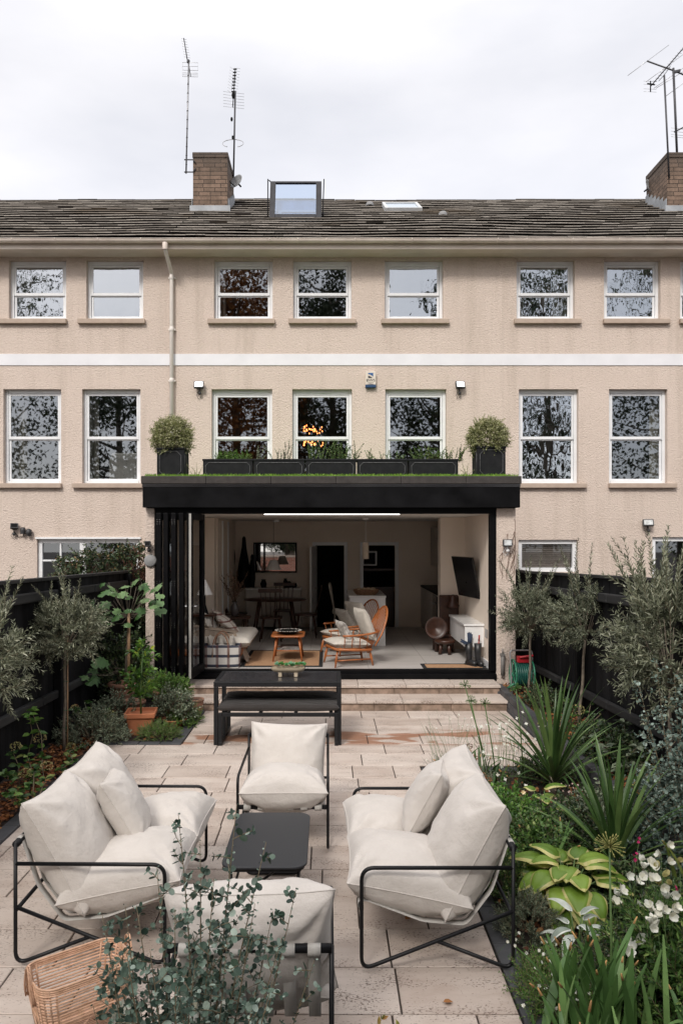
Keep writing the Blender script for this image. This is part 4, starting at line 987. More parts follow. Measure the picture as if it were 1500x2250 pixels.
# ---------------------------------------------------------------- low table
TOPM = M('table_top_coating', (.015,.0165,.020), (.019,.021,.025), 200, .45, bs=.15, bscale=400, bd=.001)
t = thing('low_table', (-.37, 4.84, 0), 'low dark metal table with a rounded rectangular top between the garden seats', 'table')
def rrect(cx, cy, w, d, r, n=8):
    out = []
    for (sx, sy, a0) in ((1,1,0),(-1,1,pi/2),(-1,-1,pi),(1,-1,1.5*pi)):
        for k in range(n+1): a = a0+pi/2*k/n; out.append((cx+sx*(w/2-r)+r*cos(a), cy+sy*(d/2-r)+r*sin(a)))
    return out
m = MB(); m.prism(rrect(-.37,4.84,.50,.88,.085), .385, .400); m.build('table_top', TOPM, t, bevel=.005)
m = MB(); m.prism(rrect(-.37,4.84,.47,.85,.075), .365, .3845); m.build('apron', TUBE, t)
for s in (-1, 1):
    m = MB(); y = 4.84+s*.36; m.tube(fillet([(-.57,y,.37),(-.555,y,.012),(-.185,y,.012),(-.17,y,.37)], .05, 6), .010, 8); m.build('leg_hoop', TUBE, t)
m = MB(); m.tube([(-.555,4.48,.16),(-.185,5.20,.16)], .008, 8); m.tube([(-.56,4.48,.20),(-.56,5.20,.20)], .008, 8); m.tube([(-.18,4.48,.20),(-.18,5.20,.20)], .008, 8); m.build('stretcher', TUBE, t)

# ---------------------------------------------------------------- outdoor dining table and benches
ALUB = M('charcoal_aluminium', (.010,.0105,.012), (.014,.0145,.016), 20, .45, spec=.25)
GTOP = M('mottled_glass_top', (.008,.008,.009), (.055,.055,.06), 26, .18, detail=8)
t = thing('dining_table', (-.56, 8.8, 0), 'charcoal outdoor dining table with a dark glass top at the foot of the steps', 'table')
xa, xb, ya, yb, zt_ = -1.26, .15, 8.44, 9.14, .70
m = MB(); w = .05
m.box(xa, xb, ya, ya+w, zt_-.055, zt_); m.box(xa, xb, yb-w, yb, zt_-.055, zt_); m.box(xa, xa+w, ya+w+.001, yb-w-.001, zt_-.055, zt_); m.box(xb-w, xb, ya+w+.001, yb-w-.001, zt_-.055, zt_); m.build('table_frame', ALUB, t, bevel=.004)
for x in (xa, xb-w):
    for y in (ya, yb-w): m = MB(); m.box(x+.001, x+w-.001, y+.001, y+w-.001, .0, zt_-.056); m.build('leg', ALUB, t, bevel=.004)
m = MB(); m.box(xa+w+.002, xb-w-.002, ya+w+.002, yb-w-.002, zt_-.012, zt_-.003); m.build('glass_top', GTOP, t)
BENCHC = mat_fabric('charcoal_cushion', (.045,.040,.038), (.032,.028,.026))
def bench(y0, label):
    t = thing('bench', (-.56, y0, 0), label, 'bench', 'charcoal benches tucked under the outdoor table'); x0, x1, d, h = -1.205, .115, .36, .36; w = .04
    for x in (x0, x1-w):
        m = MB()
        m.box(x, x+w, y0, y0+w, .041, h); m.box(x, x+w, y0+d-w, y0+d, .041, h); m.box(x, x+w, y0, y0+d, 0, .04); m.build('leg_frame', ALUB, t, bevel=.004)
    m = MB(); m.box(x0+w+.001, x1-w-.001, y0, y0+w, h-.04, h); m.box(x0+w+.001, x1-w-.001, y0+d-w, y0+d, h-.04, h); m.build('seat_rail', ALUB, t, bevel=.003)
    for k in range(4): m = MB(); xx = x0+.06+(x1-x0-.16)*k/3; m.box(xx, xx+.04, y0+.002, y0+d-.002, h+.001, h+.012); m.build('slat', ALUB, t)
    cu, seam = cushion(x1-x0+.02, d+.02, .085, y0, pinch=.004, wr=.004, crown=.16, n=40); A = TR((x0+x1)/2, y0+d/2, h+.058); cu.xform(A); o = cu.build('seat_pad', BENCHC, t)
bench(8.42, 'nearer charcoal bench with a dark pad, under the front of the outdoor table'); bench(8.83, 'farther charcoal bench with a dark pad, under the back of the outdoor table')
# succulent trough on the table
t = thing('succulent_trough', (-.40, 8.78, zt_), 'pale wooden trough of green succulents on the dark outdoor table', 'planter')
m = MB(); prof = []; c0 = Vector((-.455, 8.78, zt_))
def fn(u, v):
    a = pi+pi*u; L = .19*(1-.0*v); x = (v*2-1)*.20; k = max(0, 1-abs(v*2-1)**5)**.5; return (c0.x+x, c0.y+.075*k*cos(a), c0.z+.105+.06*k*sin(a))
m.grid(fn, 14, 24, .5); m.build('trough', M('pale_driftwood', (.50,.42,.31), (.38,.31,.22), 9, .8, bs=.3, mscale=(.3,1,1)), t)
m = MB(); m.box(c0.x-.11, c0.x-.07, 8.74, 8.82, zt_, zt_+.055); m.build('foot', bpy.data.materials['pale_driftwood'], t, bevel=.004); m = MB(); m.box(c0.x+.07, c0.x+.11, 8.74, 8.82, zt_, zt_+.055); m.build('foot', bpy.data.materials['pale_driftwood'], t, bevel=.004)
SUCC = LEAF('succulent_green', [(0, (.05,.20,.03)), (.5, (.10,.32,.12)), (.8, (.20,.42,.28)), (1, (.30,.42,.25))], .45, .1)
m = MB(); rs = np.random.default_rng(2)
for k in range(26):
    c = np.array([c0.x+rs.uniform(-.19,.19), 8.78+rs.uniform(-.05,.05), zt_+.125+rs.uniform(0,.02)]); q = 12
    an = np.arange(q)*2.4; el = np.linspace(.2,1.2,q); dd = np.stack([np.cos(an)*np.cos(el), np.sin(an)*np.cos(el), np.sin(el)],1)
    leaves(m, 'lens', np.repeat(c[None], q, 0), dd, .032, .016, rng=rs, rv=np.full(q, rs.random()))
m.build('succulents', SUCC, t)

# ---------------------------------------------------------------- wicker basket
WICK = M('wicker_cane', (.66,.42,.29), (.48,.28,.17), 30, .55, var=.3)
t = thing('wicker_basket', (-1.2, 3.6, 0), 'open woven cane basket standing on the paving at the bottom left', 'basket')
A = TR(-1.165, 3.60, 0) @ rotz(radians(38))
def ring(z, k=1.0, n=64, wob=0):
    L, W_, r = .225*k, .145*k, .08*k; out = []
    for (x, y) in rrect(0, 0, 2*L, 2*W_, r, 9): out.append((x, y, z))
    if wob: out = [(x*(1+wob*noise.noise(Vector((x*22,y*22,z*50)))), y*(1+wob*noise.noise(Vector((x*22,y*22,z*50+7)))), z+.003*noise.noise(Vector((x*16,y*16,z*90)))) for x, y, z in out]
    return out
kz = lambda z: .78+.22*min(1, z/.26)
m = MB()
for i in range(11): z = .118+i*.0148; m.tube(ring(z, kz(z), wob=.006), .0042, 6, closed=True)
for z in (.012, .02, .104, .109): m.tube(ring(z, kz(z), wob=.006), .0032, 5, closed=True)
for z, r in ((.285, .0052), (.294, .0055), (.275, .004)): m.tube(ring(z, kz(z)), r, 6, closed=True)
R0, R1 = ring(.016, kz(.016)), ring(.11, kz(.11)); n = len(R0)
zig = []
for k in range(88):
    f = k/88*n; i = int(f) % n; j = (i+1) % n; q = f-int(f); Z = R1 if k % 2 else R0
    zig.append(tuple(Z[i][c]*(1-q)+Z[j][c]*q for c in range(3)))
m.tube(zig, .0028, 5, closed=True); m.tube([(p[0]*1.01, p[1]*1.01, p[2]) for p in zig[1:]+zig[:1]], .0028, 5, closed=True)
for k in range(18):
    f = k/18*n; i = int(f); p = [(R[i][0]/kz(R[i][2])*kz(z), R[i][1]/kz(R[i][2])*kz(z), z) for R in (R0,) for z in (.01, .1, .2, .29)]
    m.tube(p, .0048, 6)
m.xform(A); m.build('weave', WICK, t)
for s in (-1, 1):
    m = MB()
    for dx in (0, .010): m.tube([(s*(.225*kz(.20+.155*sin(pi*i/12))+.007+dx), -.055+.11*i/12, .20+.155*sin(pi*i/12)) for i in range(13)], .0045, 6)
    m.tube([(s*(.225*kz(.20+.158*sin(pi*i/24))+.012+.007*sin(i*1.6)), -.055+.11*i/24, .20+.158*sin(pi*i/24)+.005*cos(i*1.6)) for i in range(25)], .003, 5)
    m.xform(A); m.build('handle', WICK, t)
m = MB()
for i in range(-9, 10): m.tube([(-.18, i*.012, .012),(.18, i*.012, .012)], .003, 5)
m.xform(A); m.build('base', WICK, t)

# ---------------------------------------------------------------- roof planters
LEADP = M('faux_lead_planter', (.010,.0105,.012), (.017,.0175,.019), 8, .6, spec=.12, bs=.2, bscale=60)
EDGE = M('worn_lead_edge', (.10,.10,.105), (.03,.03,.032), 25, .5)
def planter(x0, x1, h, d, label, group, y=11.30, z=3.17):
    t = thing('planter_trough' if h < .35 else 'square_planter', ((x0+x1)/2, y+d/2, z), label, 'planter', group); e = .022
    m = MB(); m.box(x0, x1, y, y+.02, z, z+h-.03); m.box(x0, x1, y+d-.02, y+d, z, z+h-.03); m.box(x0, x0+.02, y+.0201, y+d-.0201, z, z+h-.03); m.box(x1-.02, x1, y+.0201, y+d-.0201, z, z+h-.03); m.box(x0+.021, x1-.021, y+.021, y+d-.021, z, z+h-.07); m.build('body', LEADP, t, bevel=.004)
    m = MB(); m.box(x0-.01, x1+.01, y-.01, y+.03, z+h-.029, z+h); m.box(x0-.01, x1+.01, y+d-.03, y+d+.01, z+h-.029, z+h); m.box(x0-.01, x0+.03, y+.0301, y+d-.0301, z+h-.029, z+h); m.box(x1-.03, x1+.01, y+.0301, y+d-.0301, z+h-.029, z+h); m.build('rim', LEADP, t, bevel=.006)
    a, b, c, dd, k = x0+.04, x1-.04, z+.035, z+h-.055, .045
    if h > .35: k = .06
    pts = [(a+k,c),(b-k,c),(b,c+k),(b,dd-k),(b-k,dd),(a+k,dd),(a,dd-k),(a,c+k)]
    m = MB(); m.tube([(p[0], y-.003, p[1]) for p in pts], .0058, 6, closed=True)
    m.build('panel_moulding', EDGE, t)
    if h > .35:
        m = MB(); a, b = y+.04, y+d-.04; pts = [(a+k,c),(b-k,c),(b,c+k),(b,dd-k),(b-k,dd),(a+k,dd),(a,dd-k),(a,c+k)]
        for xx in (x0-.003, x1+.003): m.tube([(xx, p[0], p[1]) for p in pts], .0058, 6, closed=True)
        m.build('side_moulding', EDGE, t)
    return t
for i, (a, b) in enumerate(((446,555),(558,669),(672,782),(785,895),(898,1006))):
    planter(rx(a,11.3), rx(b,11.3), .285, .25, ['leftmost', 'second from left', 'middle', 'second from right', 'rightmost'][i]+' of the five low black troughs on the turf roof', 'low black troughs on the roof edge')
planter(rx(345,11.2), rx(404,11.2), .44, .40, 'square black planter at the left end of the roof, holding a variegated ball shrub', 'square black planters', y=11.2)
planter(rx(1048,11.2), rx(1110,11.2), .46, .40, 'square black planter at the right end of the roof, holding a variegated ball shrub', 'square black planters', y=11.2)
# ---------------------------------------------------------------- inside the garden room
ZF = .37
WOOD = M('golden_elm', (.40,.135,.04), (.27,.08,.022), 14, .4, mscale=(1,1,.25)); DWOOD = M('dark_elm', (.060,.020,.009), (.030,.011,.006), 10, .4)
WCREAM = mat_fabric('cream_upholstery', (.56,.52,.46), (.50,.46,.40)); WHITEG = M('gloss_white', (.80,.80,.79), None, 4, .2)
def gf(px, py): return G(px, py, ZF)
def spindle_chair(loc, rot, label, cush=True, name='armchair'):
    t = thing(name, (0,0,0), label, 'armchair', 'spindle-back armchairs in the garden room'); t['_local'] = 1
    # front toward -x; seat .40 deep .. local frame then rotated
    m = MB(); pts = [(-.30,-.27,.27),(-.30,.27,.27),(.02,.30,.25),(.28,.24,.235),(.28,-.24,.235),(.02,-.30,.25)]
    m.tube(fillet(pts+[pts[0]], .08, 5), .022, 8); m.tube([(-.28,-.22,.265),(-.28,.22,.265)], .02, 8); m.build('seat_frame', WOOD, t)
    for (x, y, dx, dy) in ((-.27,-.24,-.05,-.03),(-.27,.24,-.05,.03),(.24,-.2,.05,-.03),(.24,.2,.05,.03)):
        m = MB(); m.tube([(x,y,.26),(x+dx*.55,y+dy*.5,.13),(x+dx,y+dy,0)], [.014,.021,.012], 8); m.build('leg', WOOD, t)
    m = MB()
    for y in (-.25,.25): m.tube([(-.29,y,.10),(.26,y*.9,.10)], .011, 6)
    m.build('stretcher', WOOD, t)
    # bow back
    bow = []
    for k in range(17):
        a = pi*k/16; bow.append((.30+.28*sin(a)**.6*1.0, -.29*cos(a), .30+.56*sin(a)**.75))
    m = MB(); m.tube(bow, .015, 8); m.build('back_bow', WOOD, t)
    m = MB()
    arm = [(-.22,-.33,.47),(0,-.34,.47),(.25,-.31,.49),(.40,-.2,.50),(.44,0,.50),(.40,.2,.50),(.25,.31,.49),(0,.34,.47),(-.22,.33,.47)]
    m.tube(fillet(arm, .1, 4), .016, 8); m.build('arm_hoop', WOOD, t)
    m = MB()
    for k in range(11):
        y = -.22+.044*k; top = .30+.56*(1-(y/.30)**2)**.42; x1 = .30+.28*(1-(y/.30)**2)**.35; m.tube([(.26,y*.9,.25),(.40,y,.50),(x1,y*1.1,top)], .007, 6)
    for s in (-1, 1):
        for k in range(4): x = -.16+k*.12; m.tube([(x-.02,s*.27,.26),(x-.03,s*.335,.47)], .007, 6)
    m.build('spindles', WOOD, t)
    put_cushion(t, 'seat_cushion', TR(-.05,0,.335) @ Matrix.Rotation(radians(3), 4, 'Y'), WCREAM, .58, .54, .15, loc[0]*3, pinch=.0, n=20)
    put_cushion(t, 'back_cushion', TR(.25,0,.60) @ Matrix.Rotation(radians(68), 4, 'Y'), WCREAM, .52, .48, .15, loc[0]*5, pinch=.02, n=20)
    t.location = loc; t.rotation_euler = (0,0,rot); return t
c1 = spindle_chair((.33, 11.62, ZF), radians(18), 'golden spindle-back armchair by the open doors, turned side-on')
c2 = spindle_chair((.30, 12.75, ZF), radians(35), 'golden spindle-back armchair half hidden behind the nearer one')
TWEED = M('grey_tweed', (.23,.21,.185), (.15,.135,.12), 60, .95, detail=3)
def patt(name, c, s, freq, axis=0, thin=.75, s2=None):
    m, t, b, o = _mat(name); tcn = t.nodes.new('ShaderNodeTexCoord'); sx = t.nodes.new('ShaderNodeSeparateXYZ'); t.links.new(tcn.outputs['Object'], sx.inputs[0])
    w = _math(t, 'SINE', _math(t, 'MULTIPLY', sx.outputs[axis], freq), 0); col = mixc(t, ramp(t, w, [(thin, 0), (thin+.04, 1)]), c, s)
    if s2: w2 = _math(t, 'SINE', _math(t, 'MULTIPLY', sx.outputs[s2[1]], s2[2]), 0); col = mixc(t, _math(t, 'MULTIPLY', ramp(t, w2, [(.7, 0), (.74, 1)]), .7), col, s2[0])
    t.links.new(col, b.inputs['Base Color']); b.inputs['Roughness'].default_value = .95; return m
LEAFY = M('printed_linen', (.55,.52,.48), (.22,.20,.185), 22, .95, detail=2)
scatter_cushion((.26, 11.55, .86), rotz(.3) @ Matrix.Rotation(radians(62), 4, 'Y'), .40, 'grey and white patterned cushion on the armchair nearest the doors', 31, LEAFY, .12, group='cushions in the garden room')
scatter_cushion((.30, 12.7, .93), rotz(.5) @ Matrix.Rotation(radians(60), 4, 'Y'), .42, 'grey tweed cushion on the rear armchair', 33, TWEED, .12, group='cushions in the garden room')
# rug and mats
def mat_rug(p0, p1, label, name='rug', bw=.055):
    t = thing(name, ((p0[0]+p1[0])/2, (p0[1]+p1[1])/2, ZF), label, 'rug', 'sisal rugs with black edging'); z = ZF+.004
    m = MB(); m.box(p0[0]+bw, p1[0]-bw, p0[1]+bw, p1[1]-bw, z-.003, z+.006); m.build('field', M('sisal', (.42,.25,.14), (.34,.19,.10), 40, .95, bs=.5, bscale=250), t)
    m = MB(); m.box(p0[0], p0[0]+bw-.001, p0[1], p1[1], z-.003, z+.008); m.box(p1[0]-bw+.001, p1[0], p0[1], p1[1], z-.003, z+.008); m.box(p0[0]+bw, p1[0]-bw, p0[1], p0[1]+bw-.001, z-.003, z+.008); m.box(p0[0]+bw, p1[0]-bw, p1[1]-bw+.001, p1[1], z-.003, z+.008); m.build('edging', M('black_edging', (.012,.012,.013), None, 5, .9), t)
mat_rug((-1.30, 11.36), (-.08, 12.97), 'sisal rug with a black border under the small coffee table'); mat_rug((1.40, 11.17), (2.33, 11.60), 'narrow sisal doormat with a black border beside the boots', 'doormat')
# coffee table
t = thing('coffee_table', (-.60, 12.0, ZF), 'small golden wood coffee table with a magazine rack, on the rug', 'table')
m = MB(); m.prism(rrect(-.62, 12.05, .52, .62, .09), ZF+.385, ZF+.41); m.build('table_top', WOOD, t, bevel=.008)
for sx in (-1, 1):
    for sy in (-1, 1): m = MB(); m.tube([(-.62+sx*.17, 12.05+sy*.2, ZF+.39), (-.62+sx*.225, 12.05+sy*.27, ZF)], [.02,.012], 8); m.build('leg', WOOD, t)
m = MB()
for k in range(6): m.tube([(-.62-.19+k*.076, 11.84, ZF+.17), (-.62-.19+k*.076, 12.26, ZF+.17)], .007, 6)
m.tube([(-.82,11.84,ZF+.17),(-.42,11.84,ZF+.17)], .009, 6); m.tube([(-.82,12.26,ZF+.17),(-.42,12.26,ZF+.17)], .009, 6); m.build('rack', WOOD, t)
m = MB()
for k in range(4): m.obox((-.62+.01*k, 12.03, ZF+.184+.012*k), (.26,.02*k,0), (-.02*k,.3,0), (0,0,.010))
tag(m.build('magazines', M('magazine_covers', (.10,.09,.09), (.35,.33,.3), 14, .5), origin=(-.62,12.03,ZF+.18)), 'pile of dark magazines on the rack under the coffee table', 'magazines')
t = thing('bowl', (-.62, 11.98, ZF+.41), 'black bowl with a black and white chequered rim on the coffee table', 'bowl')
m = MB(); m.lathe([(.07,0),(.15,.03),(.20,.055),(.205,.06),(.19,.052),(.14,.035),(.01,.02)], (-.62,11.98,ZF+.411), 32); m.build('body', BLACKP, t)
m = MB(); CREAMC = M('cream_check', (.62,.58,.52), None, 9, .6)
for k in range(32):
    a = 2*pi*k/32; r = .20 if k % 2 else .182; m.obox((-.62+r*cos(a),11.98+r*sin(a),ZF+.473), (-.02*sin(a),.02*cos(a),0), (.016*cos(a),.016*sin(a),0), (0,0,.007))
m.build('rim_checks', CREAMC, t)
# sofa on the left, end-on
t = thing('indoor_sofa', (-1.75, 12.2, ZF), 'cream upholstered sofa just inside the left of the open doors', 'sofa')
m = MB(); m.box(-2.25, -1.30, 11.5, 12.9, ZF+.14, ZF+.24); m.build('base', WOOD, t, bevel=.01)
put_cushion(t, 'seat_cushion', TR(-1.70, 12.2, ZF+.34), WCREAM, 1.05, 1.45, .20, 3, pinch=0, crown=.2, n=20)
put_cushion(t, 'back_cushion', TR(-2.13, 12.45, ZF+.62) @ Matrix.Rotation(radians(68), 4, 'Y'), WCREAM, .58, 1.05, .24, 4, pinch=0, n=20)
STRIPE = patt('striped_wool', (.56,.52,.46), (.16,.06,.05), 62, 2, .80, ((.20,.08,.06), 1, 40))
scatter_cushion((-1.62, 12.15, ZF+.58), Matrix.Rotation(radians(38), 4, 'Y') @ rotz(.5), .46, 'cream cushion with dark red stripes on the indoor sofa', 41, STRIPE, .14, group='cushions in the garden room')
scatter_cushion((-1.86, 12.0, ZF+.60), Matrix.Rotation(radians(58), 4, 'Y') @ rotz(.9), .42, 'plain cream cushion behind the striped one on the indoor sofa', 43, WCREAM, .15, group='cushions in the garden room')
m = MB(); rr = MB()   # throw
def thr(u, v):
    s = u*1.25; x = -2.05+min(s, .62); z = ZF+.56-.10*min(s, .62)/.62; 
    if s > .62: q = s-.62; x += q*.35; z -= q*.80
    y = 11.62+v*.42+.10*max(0, s-.62); z += .014*sin(v*14+u*3)+.012*noise.noise(Vector((u*5,v*5,2))); x += .02*sin(v*17)*u
    return (x, y-.02*sin(u*9), max(z, ZF+.03+.01*sin(v*20)))
m.grid(thr, 30, 24, .5); 
def thr2(u, v):
    x = -2.0+u*.62; z = ZF+.555-.10*u-v*.42; y = 11.60-.05*v+.018*sin(u*22+v*3); return (x, y, max(z, ZF+.03))
m.grid(thr2, 26, 10, .5)
o = m.build('throw', M('knitted_throw', (.40,.32,.25), (.31,.245,.185), 60, .95, bs=.6, bscale=160), origin=(-1.7,11.7,ZF)); tag(o, 'beige knitted throw draped over the near end of the indoor sofa', 'throw')
# plaid bag
PLAID = patt('plaid_weave', (.56,.53,.49), (.04,.045,.065), 44, 2, .62, ((.10,.035,.03), 0, 38))
t = thing('plaid_bag', (-1.50, 11.33, ZF), 'cream and navy plaid tote bag with leather handles by the door threshold', 'bag')
m = MB(); cx = -1.575
def bagf(u, v): a = 2*pi*u; k = 1+.10*v; x = .27*k*math.copysign(abs(cos(a))**.55, cos(a)); y = .12*k*math.copysign(abs(sin(a))**.6, sin(a)); return (cx+x, 11.36+y, ZF+.005+v*.33+.012*sin(a*3)*v)
m.grid(bagf, 40, 8, .5); m.grid(lambda u, v: (cx+.27*(2*u-1)*(1-.0*v), 11.36+.12*(2*v-1), ZF+.01), 6, 4, .5); m.build('body', PLAID, t).modifiers.new('s', 'SOLIDIFY').thickness = .006
for yy, nm in ((11.24, 0), (11.48, 0)):
    m = MB(); m.tube([(cx-.12+.02*cos(pi*i/10)*0+.12*(1-cos(pi*i/10)), yy, ZF+.16*(1 if i in (0, 10) else 1)+.36*sin(pi*i/10)**.7) for i in range(11)], .011, 6); m.build('handle', M('tan_leather', (.28,.15,.09), None, 9, .6), t)
for i in range(3): put_cushion(t, 'folded_blanket', TR(cx-.15+.15*i, 11.37, ZF+.33) @ Matrix.Rotation(radians(75+8*i), 4, 'Y'), WCREAM, .28, .2, .08, i, n=10)
# side table with cone lamp and dried plant
t = thing('table_lamp', (-1.88, 12.9, ZF+.5), 'small table lamp with a white cone shade beside the dried branches', 'lamp')
c = P(449, 1307, 11.9); c = Vector((-1.92, 11.95, c.z)); m = MB(); m.lathe([(.125,0),(.012,.235)], c, 28); m.build('lamp_shade', M('white_shade', (.78,.76,.74), None, 4, .8), t)
m = MB(); m.lathe([(.06,-.30),(.05,-.27),(.015,-.15),(.012,0),(.01,.2)], c, 12); m.build('lamp_base', BLACKP, t)
m = MB(); m.prism([(-2.12,11.8),(-1.75,11.8),(-1.75,12.15),(-2.12,12.15)], c.z-.33, c.z-.30)
for (x, y) in ((-2.09,11.83),(-1.78,11.83),(-1.78,12.12),(-2.09,12.12)): m.tube([(x,y,c.z-.33),(x,y,ZF)], .012, 6)
tag(m.build('side_table', DWOOD, origin=(-1.93,11.97,ZF)), 'small dark side table carrying the cone lamp behind the sofa', 'table')
t = thing('dried_arrangement', (-1.62, 13.4, ZF+.6), 'vase of dried brown branches against the left wall of the garden room', 'dried plant')
m = MB(); cv = Vector((-1.62, 13.3, ZF+.56)); m.lathe([(.05,0),(.08,.06),(.07,.16),(.04,.22),(.05,.25)], cv, 14); m.build('vase', M('smoked_glass', (.06,.05,.05), None, 5, .1), t)
m = MB(); rs = np.random.default_rng(8)
for k in range(34):
    a, l = rs.uniform(0, 6.28), rs.uniform(.25,.6); sp_ = rs.uniform(.1,.75); p = cv+Vector((0,0,.2)); q = p+Vector((cos(a)*l*sp_, sin(a)*l*sp_*.6, l)); m.tube([p, p.lerp(q,.5)+Vector((0,0,.04)), q], .003, 5)
    n_ = 10; tt = rs.uniform(.4,1,n_); pos = np.array([tuple(p.lerp(q,float(x))) for x in tt]); leaves(m, 'ov', pos, rs.normal(size=(n_,3)), .035, .02, rng=rs)
m.build('branches', M('dry_brown', (.17,.10,.065), (.10,.06,.04), 9, .9), t)
m = MB(); m.prism(rrect(-1.65,13.3,.6,.4,.05), ZF+.52, ZF+.55)
for (x, y) in ((-1.9,13.15),(-1.4,13.15),(-1.4,13.45),(-1.9,13.45)): m.tube([(x,y,ZF+.52),(x,y,ZF)], .013, 6)
tag(m.build('console_table', DWOOD, origin=(-1.65,13.3,ZF)), 'dark console table under the dried branches', 'table')
# sideboard along the back wall
t = thing('sideboard', (-1.2, 16.1, ZF), 'long white sideboard with a pale top against the back wall', 'sideboard')
xa, xb = rx(540, 15.9), rx(660, 15.9); m = MB(); m.box(xa, xb, 15.9, 16.38, ZF+.06, 1.20); m.build('carcass', M('sideboard_paint', (.50,.46,.41), None, 4, .5), t, bevel=.005)
m = MB(); m.box(xa-.02, xb+.02, 15.87, 16.39, 1.201, 1.235); m.build('worktop', M('pale_worktop', (.72,.70,.67), None, 4, .4), t)
for k in range(3): m = MB(); w = (xb-xa)/3; m.box(xa+w*k+.006, xa+w*(k+1)-.006, 15.885, 15.899, ZF+.10, 1.19); m.build('cupboard_door', bpy.data.materials['sideboard_paint'], t, bevel=.003)
# mirror
t = thing('wall_mirror', (-1.1, 16.38, 1.5), 'wide black-framed mirror on the back wall reflecting the garden', 'mirror')
xa, xb, za, zb = rx(557,16.36), rx(652,16.36), rz(1258,16.36), rz(1192,16.36); m = MB(); f = .03
m.box(xa, xb, 16.35, 16.39, za, za+f); m.box(xa, xb, 16.35, 16.39, zb-f, zb); m.box(xa, xa+f, 16.35, 16.39, za+f, zb-f); m.box(xb-f, xb, 16.35, 16.39, za+f, zb-f); m.build('mirror_frame', BLACKP, t)
m = MB(); m.add([(xa+f,16.372,za+f),(xb-f,16.372,za+f),(xb-f,16.372,zb-f),(xa+f,16.372,zb-f)], [(0,1,2,3)]); m.build('mirror_glass', M('silvered_glass', (.85,.86,.86), None, 3, .02, metal=1), t)
t = thing('pendant_lamp', (rx(601,14.9), 14.9, 1.6), 'white conical pendant lamp hanging over the dark dining table', 'lamp')
c = Vector((rx(601,14.9), 14.9, rz(1252,14.9))); m = MB(); m.lathe([(.15,0),(.07,.19),(.06,.195)], c, 28); m.build('lamp_shade', bpy.data.materials['white_shade'], t); m = MB(); m.tube([c+Vector((0,0,.19)), (c.x,c.y,2.635)], .004, 5); m.build('cord', BLACKP, t)
t = thing('pendant_lamp', (rx(803,13.6), 13.6, 2.3), 'slim white cylinder pendant lamp above the kitchen island', 'lamp')
c = Vector((rx(803,13.6), 13.6, rz(1228,13.6))); m = MB(); m.lathe([(.001,0),(.052,0),(.055,.01),(.055,.28),(.05,.29),(.001,.29)], c, 24); m.build('lamp_shade', M('plaster_white', (.55,.47,.38), None, 5, .8), t); m = MB(); m.tube([c+Vector((0,0,.29)), (c.x,c.y,2.63)], .004, 5); m.lathe([(.001,2.60-c.z),(.05,2.605-c.z),(.055,2.639-c.z)], c, 16); m.build('ceiling_rose', WHITE, t)
m = MB(); m.lathe([(.05,0),(.07,.02),(.075,.045)], (rx(606,15), 15, 2.594), 16); tag(m.build('smoke_alarm', WHITE, origin=(rx(606,15),15,2.63)), 'round white smoke alarm on the ceiling of the garden room', 'smoke alarm')
# dark ornaments in the left corner and on the sideboard
m = MB(); m.lathe([(.001,-.02),(.5,-.02),(.5,.0),(.46,.012),(.001,.012)], (0,0,0), 24); m.xform(TR(rx(512,16.3),16.2,rz(1224,16.3)) @ Matrix.Rotation(pi/2,4,'X') @ Matrix.Diagonal((.11,.48,1,1))); tag(m.build('oval_shield', BLACKP, origin=(rx(512,16.3),16.2,rz(1224,16.3))), 'dark oval carved piece hung at the left of the back wall', 'wall ornament')
t = thing('dark_sculpture', (rx(535,16.0), 16.05, 1.235), 'tall dark pointed sculpture on the left of the sideboard', 'sculpture')
c = Vector((rx(535,16.0), 16.1, 1.237)); m = MB(); m.lathe([(.14,0),(.17,.1),(.16,.25),(.12,.45),(.085,.65),(.05,.85),(.04,1.0),(.035,1.05),(.01,1.08)], c, 14); m.build('body', BLACKP, t)
m = MB(); m.lathe([(.05,0),(.07,.2),(.06,.45),(.03,.6),(.035,.66),(.01,.7)], c+Vector((.17,.02,0)), 12); m.build('companion', BLACKP, t)
def vase(px, prof, label, D=16.1, mm=BLACKP):
    c = Vector((rx(px,D), D, 1.237)); m = MB(); m.lathe(prof, c, 14); tag(m.build('vase', mm, origin=c), label, 'vase', 'dark pots on the sideboard')
vase(627, [(.04,0),(.045,.12),(.03,.17),(.035,.19)], 'narrow dark vase at the right end of the sideboard'); vase(635, [(.05,0),(.055,.1),(.02,.13)], 'short dark pot beside the narrow vase on the sideboard'); vase(646, [(.05,0),(.07,.04),(.05,.09),(.01,.10)], 'squat round dark pot at the far right of the sideboard'); vase(579, [(.05,0),(.07,.08),(.04,.15),(.05,.17)], 'dark bulbous vase under the left of the mirror')
